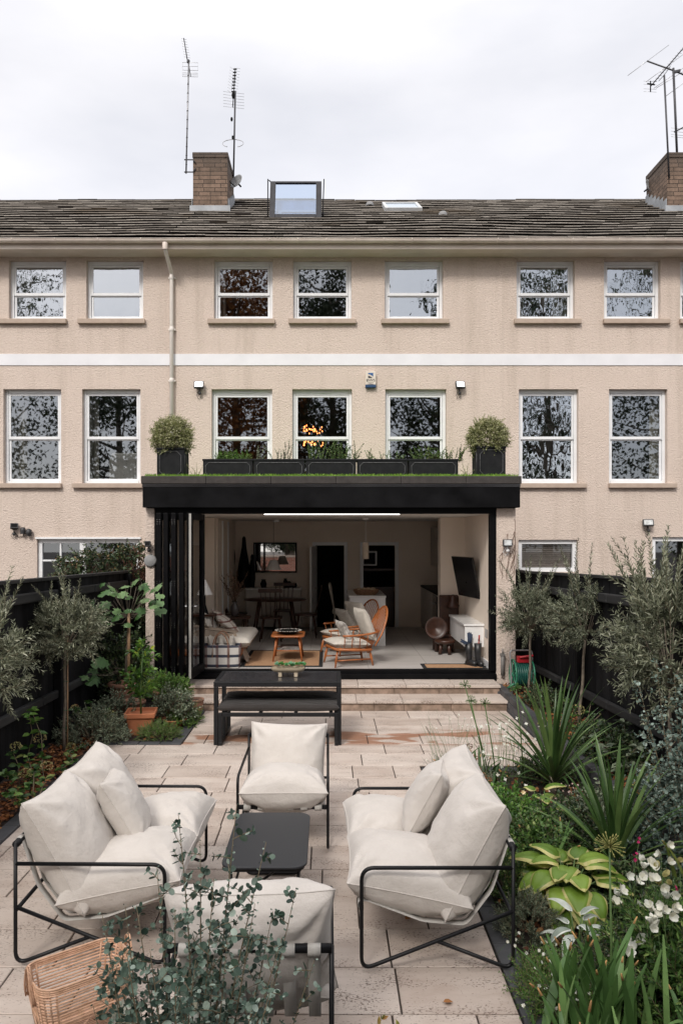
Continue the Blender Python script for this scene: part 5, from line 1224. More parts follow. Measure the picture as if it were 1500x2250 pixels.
# dining table and chairs
t = thing('indoor_dining_table', (-1.05, 14.9, ZF), 'dark drop-leaf dining table in the shadowed back of the room', 'table')
m = MB(); m.lathe([(.001,.70),(.6,.70),(.61,.71),(.6,.725),(.001,.725)], (-1.02,14.9,ZF), 36, sx=1, sy=.75); m.build('table_top', DWOOD, t)
for sx in (-1,1):
    for sy in (-1,1): m = MB(); m.tube([(-1.02+sx*.3,14.9+sy*.25,ZF+.70),(-1.02+sx*.42,14.9+sy*.34,ZF)], [.025,.015], 8); m.build('leg', DWOOD, t)
def dchair(x, y, rot, label):
    t = thing('dining_chair', (0,0,0), label, 'chair', 'dark spindle-back dining chairs'); t['_local'] = 1
    m = MB(); m.prism(rrect(0,0,.42,.42,.12), .42, .45); m.build('seat', DWOOD, t)
    for sx in (-1,1):
        for sy in (-1,1): m = MB(); m.tube([(sx*.14,sy*.14,.42),(sx*.20,sy*.20,0)], [.018,.011], 7); m.build('leg', DWOOD, t)
    m = MB()
    for k in range(5): m.tube([(-.15+.075*k,.18,.44),(-.18+.09*k,.30,.94)], .008, 6)
    m.build('spindles', DWOOD, t); m = MB(); m.bar((-.22,.30,.95),(.22,.30,.95), .022, .07); m.build('top_rail', DWOOD, t, bevel=.008)
    t.location = (x, y, ZF); t.rotation_euler = (0,0,rot)
dchair(-1.05, 14.25, pi, 'dark dining chair nearest the camera, back toward the doors'); dchair(-.90, 15.55, 0, 'dark dining chair on the far side of the indoor table'); dchair(-1.78, 14.9, pi/2, 'dark dining chair at the left of the indoor table'); dchair(-.42, 14.8, -pi/2, 'dark dining chair at the right of the indoor table')
# island and bread basket
t = thing('kitchen_island', (.69, 14.0, ZF), 'plain white kitchen island end panel behind the armchairs', 'kitchen island')
m = MB(); m.box(.385, 1.02, 13.56, 14.9, ZF, 1.225); m.build('end_panel', WHITE, t, bevel=.004); m = MB(); m.box(.37, 1.03, 13.54, 14.95, 1.226, 1.26); m.build('worktop', WHITEG, t, bevel=.004)
t = thing('bread_basket', (rx(805,13.75), 13.75, 1.26), 'low brown woven basket of rolls on the white kitchen island', 'basket')
c = Vector((rx(804,13.75), 13.78, 1.262)); m = MB()
for k in range(7): z = .008+k*.014; r = .17+.05*sin(k/6*1.8); m.tube([(c.x+r*(1+.02*sin(i*2.9+k))*cos(i*2*pi/28), c.y+r*.7*sin(i*2*pi/28), c.z+z+.004*sin(i*2.4+k*2)) for i in range(28)], .009, 5, closed=True)
m.lathe([(.001,0),(.17,0)], c, 20, sy=.7); m.build('weave', M('dark_wicker', (.26,.14,.07), (.15,.08,.04), 30, .7), t)
for k in range(4): m = MB(); m.lathe([(.001,-.03),(.05,-.015),(.055,.01),(.03,.035),(.001,.04)], c+Vector((-.12+.08*k, .02*(-1)**k, .09)), 12); m.build('roll', M('bread_crust', (.45,.35,.24), (.35,.25,.16), 9, .8), t)
# kitchen units
t = thing('kitchen_units', (2.3, 14.8, ZF), 'run of pale kitchen units along the right wall beyond the pier', 'kitchen units')
KP = M('kitchen_paint', (.50,.46,.41), None, 4, .5)
m = MB(); m.box(2.0, 2.6, 13.77, 16.38, ZF, 1.24); m.build('base_unit', KP, t); m = MB(); m.box(1.98, 2.6, 13.765, 16.385, 1.241, 1.275); m.build('worktop', BLACKP, t); m = MB(); m.box(2.2, 2.6, 14.6, 16.38, 1.7, 2.5); m.build('wall_cupboard', KP, t, bevel=.004)
m = MB()
for k in range(4): m.box(1.985, 1.999, 13.8+k*.64, 14.42+k*.64, ZF+.12, 1.225)
m.build('cupboard_front', KP, t, bevel=.003)
t = thing('oven', (1.98, 14.2, .8), 'black built-in oven in the kitchen units beyond the pier', 'oven')
m = MB(); m.box(1.965, 1.984, 13.83, 14.41, .62, 1.22); m.build('oven_door', M('oven_glass', (.01,.01,.01), None, 5, .12), t, bevel=.004); m = MB(); m.tube([(1.93,13.9,1.08),(1.93,14.34,1.08)], .01, 6); m.build('handle', ALU, t)
t = thing('microwave', (rx(815,17.0), 17.0, rz(1225,17)), 'small pale-framed microwave inside the dark kitchen doorway', 'microwave')
xa, xb, za, zb = rx(796,16.9), rx(828,16.9), rz(1243,16.9), rz(1211,16.9); m = MB(); m.box(xa, xb, 16.9, 17.3, za, zb); m.build('case', WHITE, t, bevel=.004); m = MB(); m.box(xa+.03, xb-.04, 16.885, 16.899, za+.035, zb-.035); m.build('door', BLACKP, t)
m = MB(); m.box(.5, 1.6, 16.85, 17.4, .3, 1.2); m.box(.5,1.6,16.95,17.4,1.55,1.6); tag(m.build('rear_worktop', DWOOD, origin=(1,17,.3)), 'dark cupboards seen through the kitchen doorway', 'cupboard')
# TV, floating unit
t = thing('television', (2.25, 12.3, 1.7), 'black flat television tilted out from the right wall above the white unit', 'television')
a, b = Vector((2.13, 12.74, 0)), Vector((2.30, 11.86, 0)); d = (b-a).normalized(); s = Vector((d.y, -d.x, 0)); up = Vector((.22,0,1)).normalized()
cc = (a+b)/2+Vector((0,0,1.66)); nn = d.cross(up).normalized(); up2 = Vector((-.20,0,.98)).normalized()
up2 = (up2-d*up2.dot(d)).normalized(); nn = d.cross(up2).normalized()
m = MB(); m.obox(cc, d*(b-a).length, up2*.66, nn*.035); m.build('case', M('tv_black', (.008,.008,.009), None, 5, .2), t, bevel=.004)
m = MB(); m.bar(cc, cc+Vector((.17,0,0)), .05, .2); m.build('wall_arm', BLACKP, t)
t = thing('tv_unit', (2.2, 12.2, .9), 'white gloss floating cabinet on the right wall under the television', 'cabinet')
m = MB(); m.box(2.07, 2.358, 11.56, 12.96, .635, .955); m.build('cabinet', WHITEG, t, bevel=.003); m = MB(); m.box(2.05, 2.3585, 11.54, 12.98, .956, .985); m.build('top', WHITEG, t, bevel=.002)
m = MB(); m.box(2.352, 2.3589, 11.30, 11.48, .80, .93); 
for k in range(2):
    m.box(2.350, 2.3518, 11.32+.08*k, 11.37+.08*k, .83, .90)
tag(m.build('wall_socket', M('brushed_steel', (.35,.34,.33), None, 30, .35, metal=.8), origin=(2.355,11.4,.8)), 'steel double wall socket beside the floating cabinet', 'socket')
# carved chair and stool
t = thing('carved_chair', (2.02, 13.0, ZF), 'dark carved wooden low chair standing before the white pier', 'chair')
m = MB(); m.obox((1.93,13.0,ZF+.26), (.30,.08,0), (-.08,.34,0), (0,0,.06)); m.build('seat', DWOOD, t, bevel=.02); m = MB(); m.obox((2.07,13.08,ZF+.62), (.34,.04,0), (-.01,.05,.03), (0,.05,.62)); m.build('backrest', DWOOD, t, bevel=.02)
m = MB(); m.lathe([(.001,-.05),(.10,-.03),(.11,.02),(.05,.09),(.07,.16),(.02,.2)], (2.13,13.03,ZF+.75), 12); m.build('carved_head', DWOOD, t)
for (x, y) in ((1.83,12.88),(2.08,12.88),(1.83,13.12),(2.08,13.12)): m = MB(); m.tube([(x,y,ZF+.24),(x,y,ZF)], .035, 8); m.build('leg', DWOOD, t)
t = thing('carved_stool', (1.98, 12.5, ZF), 'round dark carved stool on stub legs beside the floating cabinet', 'stool')
c = Vector((1.93,12.62,ZF)); m = MB(); m.lathe([(.001,.17),(.13,.17),(.17,.20),(.175,.23),(.15,.24),(.001,.225)], c, 24); m.build('seat', DWOOD, t)
for k in range(4): a = k*pi/2+.6; m = MB(); m.tube([c+Vector((.09*cos(a),.09*sin(a),.17)), c+Vector((.11*cos(a),.11*sin(a),0))], .03, 8); m.build('leg', DWOOD, t)
m = MB(); m.lathe([(.001,0),(.06,.004),(.13,.035),(.185,.085),(.18,.09),(.125,.045),(.001,.02)], (0,0,0), 28); m.xform(TR(1.80,12.80,ZF+.40) @ Matrix.Rotation(radians(78),4,'X')); tag(m.build('wooden_bowl', DWOOD, origin=(1.85,12.86,ZF+.5)), 'large dark wooden bowl propped upright against the carved chair', 'bowl')
# boots with gloves
RUB = M('rubber_boot', (.013,.014,.015), (.02,.02,.022), 9, .4)
def boot(x, y, rot, label):
    m = MB(); pr = [(.0,.058,0),(.02,.06,0),(.05,.058,0),(.09,.050,.0),(.12,.047,.0),(.2,.052,0),(.30,.058,0),(.31,.06,0)]
    m.tube([(0,0,.03),(0,0,.10),(0,.004,.2),(0,.006,.33)], [.043,.045,.052,.058], 14); m.tube([(0,.04,.035),(0,-.05,.045),(0,-.13,.04),(0,-.165,.035)], [.044,.046,.043,.026], 12); m.box(-.045,.045,-.19,.075,0,.018)
    m.xform(TR(x,y,ZF+.005) @ rotz(rot)); return tag(m.build('wellington_boot', RUB, origin=(x,y,ZF)), label, 'boot', 'black wellington boots')
boot(2.12, 11.50, .5, 'left black wellington boot by the doorway, with blue gloves tucked in'); boot(2.25, 11.47, .2, 'right black wellington boot by the doorway, holding a red-handled tool')
t = thing('garden_gloves', (2.12, 11.5, .72), 'dark blue gardening gloves stuffed in the top of the left boot', 'gloves'); m = MB(); BL = M('glove_blue', (.02,.035,.07), None, 9, .8)
for (dx, dz) in ((-.12,.06),(-.10,.02),(-.08,-.01),(-.13,.03)): m.tube([(2.11,11.48,.69),(2.11+dx*.6,11.46,.71+dz*.4),(2.11+dx,11.44,.71+dz)], [.028,.016,.010], 8)
m.build('left_glove', BL, t); m = MB()
for (dx, dz) in ((-.03,.16),(-.01,.17),(.015,.165),(.035,.14)): m.tube([(2.13,11.50,.69),(2.13+dx*.6,11.49,.77),(2.13+dx,11.49,.70+dz)], [.03,.015,.010], 8)
m.build('right_glove', BL, t)
m = MB(); m.tube([(2.25,11.47,.6),(2.262,11.465,.74)], .010, 6); m.tube([(2.262,11.465,.74),(2.268,11.46,.83)], .013, 8); tag(m.build('trowel', M('red_handle', (.35,.04,.03), None, 9, .5), origin=(2.25,11.47,.6)), 'red-handled hand tool standing in the right boot', 'tool')
# pale chair by the hall door
t = thing('hall_chair', (.28, 15.4, ZF), 'pale upholstered side chair behind the island, by the hall door', 'chair')
m = MB(); m.prism(rrect(.30,15.4,.42,.42,.08), ZF+.40, ZF+.46); m.build('seat', WCREAM, t); m = MB(); m.tube(fillet([(.13,15.2,ZF+.45),(.02,15.15,ZF+1.0),(.05,15.55,ZF+1.0),(.13,15.6,ZF+.45)], .12, 5), .016, 8); m.build('back_frame', WCREAM, t)
for (x, y) in ((.14,15.22),(.46,15.22),(.14,15.58),(.46,15.58)): m = MB(); m.tube([(x,y,ZF+.4),(x,y,ZF)], [.02,.012], 7); m.build('leg', WCREAM, t)
# ---------------------------------------------------------------- plants
OLIVE = LEAF('olive_leaf', [(0, (.05,.06,.035)), (.45, (.15,.165,.11)), (.8, (.29,.305,.22)), (1, (.46,.47,.38))], .45, .12)
OLIVE2 = LEAF('olive_leaf_dark', [(0, (.035,.045,.028)), (.5, (.115,.13,.085)), (.85, (.23,.25,.18)), (1, (.40,.42,.33))], .45, .12)
EUC = LEAF('eucalyptus_leaf', [(0, (.014,.032,.025)), (.45, (.05,.09,.065)), (.75, (.15,.215,.175)), (1, (.36,.44,.39))], .5, .12, nscale=5)
EUC2 = LEAF('eucalyptus_pale', [(0, (.04,.07,.06)), (.5, (.12,.175,.15)), (1, (.32,.40,.37))], .5, .12)
GREEN = LEAF('mid_green_leaf', [(0, (.02,.055,.014)), (.55, (.06,.13,.03)), (.9, (.14,.24,.06)), (1, (.30,.36,.12))], .45, .2)
BRIGHT = LEAF('fresh_green_leaf', [(0, (.03,.09,.015)), (.6, (.09,.20,.035)), (1, (.20,.34,.07))], .4, .25)
DARKG = LEAF('dark_green_leaf', [(0, (.012,.025,.011)), (.6, (.035,.065,.026)), (1, (.11,.16,.06))], .4, .12)
GREYG = LEAF('grey_green_leaf', [(0, (.045,.065,.045)), (.5, (.12,.155,.10)), (1, (.33,.38,.28))], .55, .15)
PALEV = LEAF('variegated_leaf', [(0, (.10,.12,.035)), (.4, (.24,.26,.10)), (.8, (.46,.45,.27)), (1, (.66,.63,.46))], .5, .2)
BLADEM = LEAF('sword_leaf', [(0, (.035,.075,.022)), (.6, (.065,.125,.035)), (1, (.15,.23,.075))], .38, .15, nscale=6)
AGAP = LEAF('strap_leaf', [(0, (.05,.11,.03)), (.6, (.10,.20,.06)), (1, (.19,.32,.11))], .4, .2, nscale=5)
FIGL = LEAF('fig_leaf', [(0, (.03,.08,.02)), (.5, (.07,.15,.05)), (1, (.17,.27,.12))], .45, .22, nscale=5)
HOSTA = LEAF('hosta_leaf', [(0, (.10,.19,.025)), (.5, (.19,.30,.045)), (.78, (.30,.40,.07)), (.82, (.48,.48,.15)), (1, (.60,.54,.26))], .4, .25, nscale=5)
SILVER = LEAF('silver_leaf', [(0, (.22,.26,.23)), (.5, (.42,.46,.43)), (1, (.62,.65,.63))], .8, .1)
LITTER = LEAF('fallen_leaf', [(0, (.05,.02,.012)), (.5, (.16,.055,.022)), (.8, (.30,.11,.035)), (1, (.40,.19,.07))], .7, .1, nscale=9)
PETAL = LEAF('white_petal', [(0, (.60,.58,.48)), (.4, (.74,.74,.68)), (1, (.84,.84,.82))], .6, .25)
CREAMF = LEAF('hydrangea_bloom', [(0, (.22,.22,.06)), (.5, (.40,.38,.15)), (.85, (.60,.52,.28)), (1, (.52,.24,.10))], .7, .25)
PINK = LEAF('magenta_petal', [(0, (.30,.01,.08)), (1, (.55,.02,.16))], .6, .15)
BARK = M('olive_bark', (.20,.165,.125), (.11,.09,.07), 22, .9, bs=.5, bscale=80); TWIG = M('twig', (.13,.10,.06), (.20,.16,.10), 20, .8); TWIGG = M('green_stem', (.10,.17,.05), (.06,.11,.03), 12, .6); TWIGR = M('red_twig', (.17,.075,.05), None, 9, .8)
CANE = M('bamboo_cane', (.36,.23,.13), (.24,.14,.08), 14, .6)
TERRA = M('terracotta', (.50,.185,.085), (.40,.135,.06), 5, .8, bs=.25, bscale=60); TERRA2 = M('weathered_terracotta', (.27,.13,.08), (.17,.09,.06), 7, .85, bs=.3)

def unit(a): return a/np.maximum(np.linalg.norm(a, axis=1, keepdims=True), 1e-9)
def shoots(mb, wood, st, dr, ln, kind, L, Wd, sp_, rng, ang=.75, curl=.25, taper=.5, wr=.0022, up=.0, wood_every=1, whorl=2):
    """leafy shoots: start points, directions, lengths"""
    st = np.asarray(st, float); dr = unit(np.asarray(dr, float)); PP, DD, LL = [], [], []
    for i in range(len(st)):
        n = max(3, int(ln[i]/sp_)); p = st[i].copy(); d = dr[i].copy(); pts = [tuple(p)]; ph = rng.uniform(0, 3.14)
        bend = rng.normal(0, curl, 3); bend[2] += up
        for k in range(n):
            d = d+bend*(1.0/n); d /= np.linalg.norm(d); p = p+d*(ln[i]/n); pts.append(tuple(p))
            a = np.cross(d, [0.3,0.2,1.0]); a /= np.linalg.norm(a)+1e-9; b = np.cross(d, a); sc = 1-taper*(k/n)**1.5
            for w in range(whorl):
                q = ph+k*(pi/2)+w*2*pi/whorl; s_ = a*cos(q)+b*sin(q); PP.append(p); DD.append(d*cos(ang)+s_*sin(ang)+rng.normal(0,.12,3)); LL.append(sc)
        PP.append(p); DD.append(d); LL.append(1-taper)
        if wood is not None and i % wood_every == 0: wood.tube(pts[::max(1, n//4)]+[pts[-1]], [wr*(1-.6*j/5) for j in range(len(pts[::max(1, n//4)])+1)], 4, caps=False)
    LL = np.array(LL)*rng.uniform(.75, 1.15, len(LL))
    leaves(mb, kind, np.array(PP), np.array(DD), L*LL, Wd*LL, rng=rng)
def ball_dirs(n, rng, up=-.3):
    v = rng.normal(size=(n*6+40,3)); v = unit(v); v = v[v[:,2] > up][:n]; return v
def standard_olive(base, trunk_top, cc, r, n, label, group='olive trees along the fences', L=.052, mat_=OLIVE, seed=1, tall=8, stake=False, squash=.9, kind='lens', name='olive_tree', cat='olive tree', W=.21, cone=None):
    rng = np.random.default_rng(seed); t = thing(name, base, label, cat, group); base = Vector(base); top = Vector(trunk_top); cc = np.array(cc, float)
    top = Vector((top.x, top.y, max(top.z, cc[2]-r*squash*.62))); m = MB(); mid = base.lerp(top, .5)+Vector((.008, 0, 0)); m.tube([base-Vector((0,0,.05)), base.lerp(top,.25)+Vector((-.006,0,0)), mid, base.lerp(top,.78)+Vector((-.004,0,0)), top], [.020,.017,.016,.015,.014], 10)
    for k in range(9):
        d = ball_dirs(1, rng, .1)[0]; q = Vector(cc)+Vector(d*r*.5)+Vector((0,0,.05)); m.tube([top, top.lerp(q,.5)+Vector((0,0,-.02)), q], [.010,.006,.003], 6)
    m.build('trunk', BARK, t)
    if stake: s = MB(); s.tube([base+Vector((.035,.0,-.05)), top+Vector((.028,0,.15))], .008, 6); s.build('stake', CANE, t); s = MB(); [s.tube([base.lerp(top,f)+Vector((.024*cos(a)+.012,.024*sin(a),.004*sin(a*2))) for a in np.linspace(0,6.28,9)], .003, 4) for f in (.25,.42,.7)]; s.build('tie', M('green_tie', (.02,.12,.06), None, 9, .6), t)
    n = int(n*1.55); d = ball_dirs(n, rng, -.85); rad = rng.uniform(.25, .95, len(d))**.6; st = cc+d*rad[:,None]*r*np.array([1,1,squash])*rng.uniform(.7,1.05,(len(d),1)); dr = d*.8+rng.normal(0,.45,d.shape)+np.array([0,0,.35]); ln = rng.uniform(.08,.19,len(d))*(r/.35)
    lump = np.array([noise.noise(Vector(tuple(x*5.5/ (r/.35)+seed))) for x in st]); keep = lump > -.14; m = MB(); w = MB()
    shoots(m, w, st[keep], dr[keep], ln[keep], kind, L, L*W, .017*(L/.05), rng, wood_every=3)
    tn = ball_dirs(tall, rng, .35); tn[:,2] += .6; shoots(m, w, cc+tn*r*.5, tn+np.array([0,0,.9]), rng.uniform(.28,.52,len(tn))*(r/.35), kind, L*1.1, L*W*1.1, .018*(L/.05), rng, ang=.6)
    o = m.build('crown', mat_, t); w.build('twigs', TWIG, t); return t
standard_olive((-2.80,8.13,0), (-2.79,8.13,.88), (-2.74,8.1,1.30), .36, 420, 'standard olive tree on a slim staked trunk in the left bed', seed=3, stake=True, tall=9)
standard_olive((-2.86,6.1,0), (-2.86,6.1,.8), (-2.78,6.1,1.28), .40, 330, 'olive tree cut off by the left edge of the photograph', seed=4, tall=8, L=.060)
standard_olive((2.68,10.2,.14), (2.70,10.2,.80), (2.68,10.15,1.27), .40, 400, 'olive tree in front of the hose reel, nearest the house', seed=5, L=.055, tall=10, mat_=OLIVE2)
standard_olive((2.86,8.72,.14), (2.93,8.72,1.05), (2.92,8.6,1.36), .42, 420, 'middle olive tree of the right-hand row, on a bare pale trunk', seed=6, L=.055, tall=7, mat_=OLIVE2)
standard_olive((2.80,6.3,.14), (2.82,6.3,.85), (2.78,6.25,1.36), .46, 440, 'largest olive tree, with long upright shoots at the right edge', seed=7, L=.065, tall=40, squash=1.1)

def bush(loc, rad, n, mats, label, cat, name, group=None, kind='ov', L=.03, W=.6, seed=1, shell=.55, up=.35, stem=None, kind2=None, flat=False, lumps=6, thr=-.25, shl=0, sp_=.012, dome=True):
    rng = np.random.default_rng(seed); t = thing(name, loc, label, cat, group); c = np.array(loc, float); rad = np.array(rad, float)
    d = ball_dirs(n, rng, -.02 if dome else -.9); q = rng.uniform(shell, 1, (len(d),1)); p = c+d*rad*q
    lump = np.array([noise.noise(Vector(tuple((x-c)/rad.max()*lumps*.5+seed*3.1))) for x in p]); p = p[lump > thr]; d = d[lump > thr]; d2 = d+rng.normal(0,.5,d.shape)+np.array([0,0,up]); m = MB()
    w = MB()
    if shl: shoots(m, w, p, d2, rng.uniform(.6,1.3,len(p))*shl, kind, L, L*W, sp_, rng, curl=.4)
    else: leaves(m, kind, p, d2, L*rng.uniform(.6,1.2,len(p)), L*W, rng=rng)
    m.build('foliage', mats, t)
    for k in range(7):
        a = k*.9; w.tube([c, c+np.array([cos(a)*rad[0]*.4, sin(a)*rad[1]*.4, rad[2]*.55])], .004, 5)
    w.build('stems', stem or TWIG, t); return t
def blooms(t, pts, rad, mat_, name='flower_head', n=80, L=.014, seed=1, kind='q', flat=.75):
    rng = np.random.default_rng(seed)
    for i, p in enumerate(pts):
        m = MB(); d = ball_dirs(n, rng, -.6); r_ = rad*rng.uniform(.8,1.15); leaves(m, kind, np.array(p)+d*r_*np.array([1,1,flat])*rng.uniform(.8,1,(len(d),1)), d+rng.normal(0,.7,d.shape), L, L*.9, rng=rng, rv=np.clip(rng.normal(.5+.25*sin(i*2.3),.2,len(d)),0,1)); m.build(name, mat_, t)
# left bed ------------------------------------------------------------------
g_ = 'low shrubs and ground cover in the beds'
def at(px, py, z=0.0): return tuple(G(px, py, z))
bush(at(203,1632), (.40,.36,.36), 1000, GREYG, 'grey-green thyme-like mound beside the left bed corner', 'shrub', 'thyme_mound', g_, kind='ov', L=.022, seed=11, shl=.09, sp_=.014)
bush((-2.55,9.3,0), (.32,.3,.36), 300, GREYG, 'loose grey-green shrub behind the thyme mound', 'shrub', 'loose_shrub', g_, kind='ov', L=.032, seed=12, shl=.12, sp_=.02)
bush((-1.92,8.72,0), (.24,.17,.17), 600, BRIGHT, 'feathery green rosemary mound at the corner of the paving', 'shrub', 'rosemary_mound', g_, kind='lens', L=.020, W=.22, seed=13, shl=.07, sp_=.008)
bush((-1.78,9.45,0), (.20,.35,.19), 600, BRIGHT, 'low green mound beside the table leg and steps', 'shrub', 'low_green_mound', g_, kind='ov', L=.022, seed=14, shl=.08)
bush((-2.05,9.75,.28), (.30,.2,.26), 520, BRIGHT, 'fresh green box-like shrub in the round pot', 'shrub', 'pot_shrub', g_, kind='ov', L=.026, seed=15, shl=.10)
bush((-1.86,9.30,.12), (.22,.16,.30), 260, GREYG, 'pale trailing variegated plant over the small bowl pot', 'shrub', 'trailing_plant', g_, kind='ov', L=.034, seed=16, shl=.13, sp_=.02)
bush((-2.75,10.3,.2), (.35,.5,.85), 420, DARKG, 'dark leafy shrub in the shade behind the fig', 'shrub', 'shade_shrub', g_, kind='ov', L=.06, seed=17, shl=.15, sp_=.03)
bush((-2.72,12.2,.6), (.16,.9,1.1), 700, DARKG, 'dark climber on the fence beside the left pillar', 'climber', 'fence_climber', None, kind='ov', L=.045, seed=18, shl=.12, sp_=.025)
# climber rising above the left fence
rng = np.random.default_rng(21); t = thing('climbing_shrub', (-3.5,11.8,1.6), 'bushy dark-leaved climber spilling over the left fence in front of the neighbour window', 'climber'); m = MB(); w = MB()
n = 440; px_ = rng.uniform(125, 322, n); py_ = 1285-rng.beta(1.6,1.3,n)*np.interp(px_, [112,140,200,270,322], [30,58,70,80,92]); st = np.array([tuple(P(a,b,D)) for a,b,D in zip(px_, py_, rng.uniform(11.7,12.3,n))])
shoots(m, w, st, rng.normal(0,.6,(n,3))+np.array([0,0,.3]), rng.uniform(.08,.24,n), 'ov', .058, .034, .03, rng, wood_every=2); m.build('foliage', LEAF('climber_leaf', [(0, (.012,.025,.012)), (.6, (.04,.07,.03)), (.9, (.11,.15,.07)), (1, (.22,.12,.05))], .4, .15), t)
for k in range(26):
    a = P(rng.uniform(275,322), 1275, 11.9); pts = [a]; 
    for i in range(6): a = a+Vector((rng.normal(.0,.05), 0, rng.uniform(.05,.11))); pts.append(a)
    w.tube(pts, .0035, 4)
w.build('twigs', TWIGR, t)
for k, (x, y) in enumerate(((583,1120),(600,1130))): pass
# hydrangeas -----------------------------------------------------------------
def hydrangea(stems, heads, label, seed, mat_=GREEN, headr=.055, leafL=.085, cat='hydrangea', name='hydrangea', spread=1):
    rng = np.random.default_rng(seed); c = np.mean(np.array(stems)[:, :3], 0); t = thing(name, (c[0], c[1], 0), label, cat, 'hydrangeas and leafy shrubs in the side beds'); m = MB(); w = MB()
    for s in stems:
        b = Vector(s[3:6]) if len(s) > 3 else Vector((c[0]+rng.normal(0,.06), c[1]+rng.normal(0,.06), 0)); e = Vector(s[:3]); mid = b.lerp(e,.5)+Vector((rng.normal(0,.03), rng.normal(0,.03), .05)); w.tube([b, mid, e], [.006,.005,.003], 5)
        for f in (.35,.6,.8,1.0):
            q = (b*(1-f)**2+mid*2*f*(1-f)+e*f*f); nl = 4 if f < 1 else 7; a = rng.uniform(0,6.28,nl); leaves(m, 'ov', np.repeat([tuple(q)], nl, 0), np.stack([np.cos(a), np.sin(a), rng.uniform(-.1,.5,nl)],1), leafL*rng.uniform(.6,1.1,nl), leafL*.5, rng=rng)
    m.build('foliage', mat_, t); w.build('stems', TWIG, t)
    if heads: blooms(t, heads, headr, CREAMF, seed=seed)
def S(*l): return [tuple(P(a, b, D)) for a, b, D in l]
hydrangea(S((30,1655,6.9),(60,1660,7.1),(10,1700,6.6),(75,1700,6.9),(95,1660,7.4)), S((36,1640,7.0),(88,1622,7.6)), 'straggly hydrangea with two cream heads at the left edge of the bed', 51)
hydrangea(S((55,1725,6.3),(100,1712,6.6),(40,1740,6.1),(75,1690,6.7),(15,1745,5.9)), S((57,1700,6.5),(103,1684,6.9)), 'hydrangea with pale green heads low in the left bed', 52)
hydrangea(S((150,1655,8.0),(185,1640,8.3),(135,1690,7.3),(160,1672,7.6)), S((156,1640,8.1),(152,1702,6.9)), 'small hydrangea with an orange-tinged head by the left kerb', 53)
hydrangea(S((65,1570,7.5),(70,1562,7.6)), [], 'single tall leafy shoot against the left fence', 54, BRIGHT, leafL=.10)
hydrangea(S((200,1545,9.0),(165,1560,8.6),(240,1560,9.0)), S((245,1570,8.7),(165,1555,8.7)), 'yellow-headed hydrangea behind the thyme mound', 55)
hydrangea(S((1250,1540,8.6),(1285,1590,8.3),(1330,1560,8.4),(1240,1575,8.2),(1300,1530,8.7)), S((1268,1560,8.3),(1285,1598,8.0),(1195,1590,8.0),(1228,1588,8.1)), 'hydrangea with cream heads in the raised right bed', 56, headr=.075)
hydrangea(S((1330,1640,7.0),(1370,1590,7.4),(1400,1640,6.9),(1360,1680,6.6),(1290,1620,7.4),(1420,1690,6.4)), [], 'dark leafy hydrangea without flowers in the raised bed', 57, GREYG, leafL=.11)
hydrangea(S((1425,1740,5.9),(1400,1715,6.2),(1450,1700,6.1)), S((1418,1727,5.9)), 'hydrangea with one cream head where the raised bed meets the eucalyptus', 58, headr=.09)
hydrangea(S((1235,1510,9.6),(1205,1530,9.4),(1270,1500,9.6)), [], 'small dark shrub in the raised bed near the hose reel', 59, DARKG)
# leaf litter -------------------------------------------------------------------
m = MB(); rng = np.random.default_rng(31); n = 5200
x1 = rng.uniform(-3.0, XL-.13, 2600); y1 = rng.uniform(4.5, 8.6, 2600); x2 = rng.uniform(2.48, 2.98, 1500); y2 = rng.uniform(5.5, 11.5, 1500); x3 = rng.uniform(XR+.14, 2.3, 1100); y3 = rng.uniform(3.2, 7.4, 1100); x4 = rng.uniform(-2.9,-1.8,260); y4 = rng.uniform(8.65,9.8,260)
for (x, y, z) in ((x1,y1,.015), (x2,y2,.17), (x3,y3,.015), (x4,y4,.015)):
    k = len(x); leaves(m, 'ov', np.stack([x,y,z+rng.uniform(0,.03,k)],1), np.stack([rng.normal(size=k), rng.normal(size=k), rng.normal(0,.35,k)],1), rng.uniform(.03,.075,k), rng.uniform(.02,.035,k), nrm=rng.normal(0,.6,(k,3))+np.array([0,0,1]), rng=rng)
tag(m.build('fallen_leaves', LITTER), kind='stuff')
for i, (px, py) in enumerate(((973,2201),(1020,1995),(862,1868),(890,2020))):
    m = MB(); leaves(m, 'ov', [tuple(G(px,py,.012))], [(1,.3*i,.1)], .05 if i != 2 else .03, .04 if i != 2 else .01, nrm=np.array([[.2,.1,1]]), rv=np.array([.9-.2*(i == 2)*4])); tag(m.build('fallen_leaf', LITTER, origin=tuple(G(px,py,.01))), ['orange fallen leaf on the paving, front right of the near armchair', 'brown curled leaf on the dark kerb under the right sofa', 'tiny dark twig-like leaf on the paving beside the low table', 'dry brown leaf on the paving beside the near armchair'][i], 'fallen leaf')
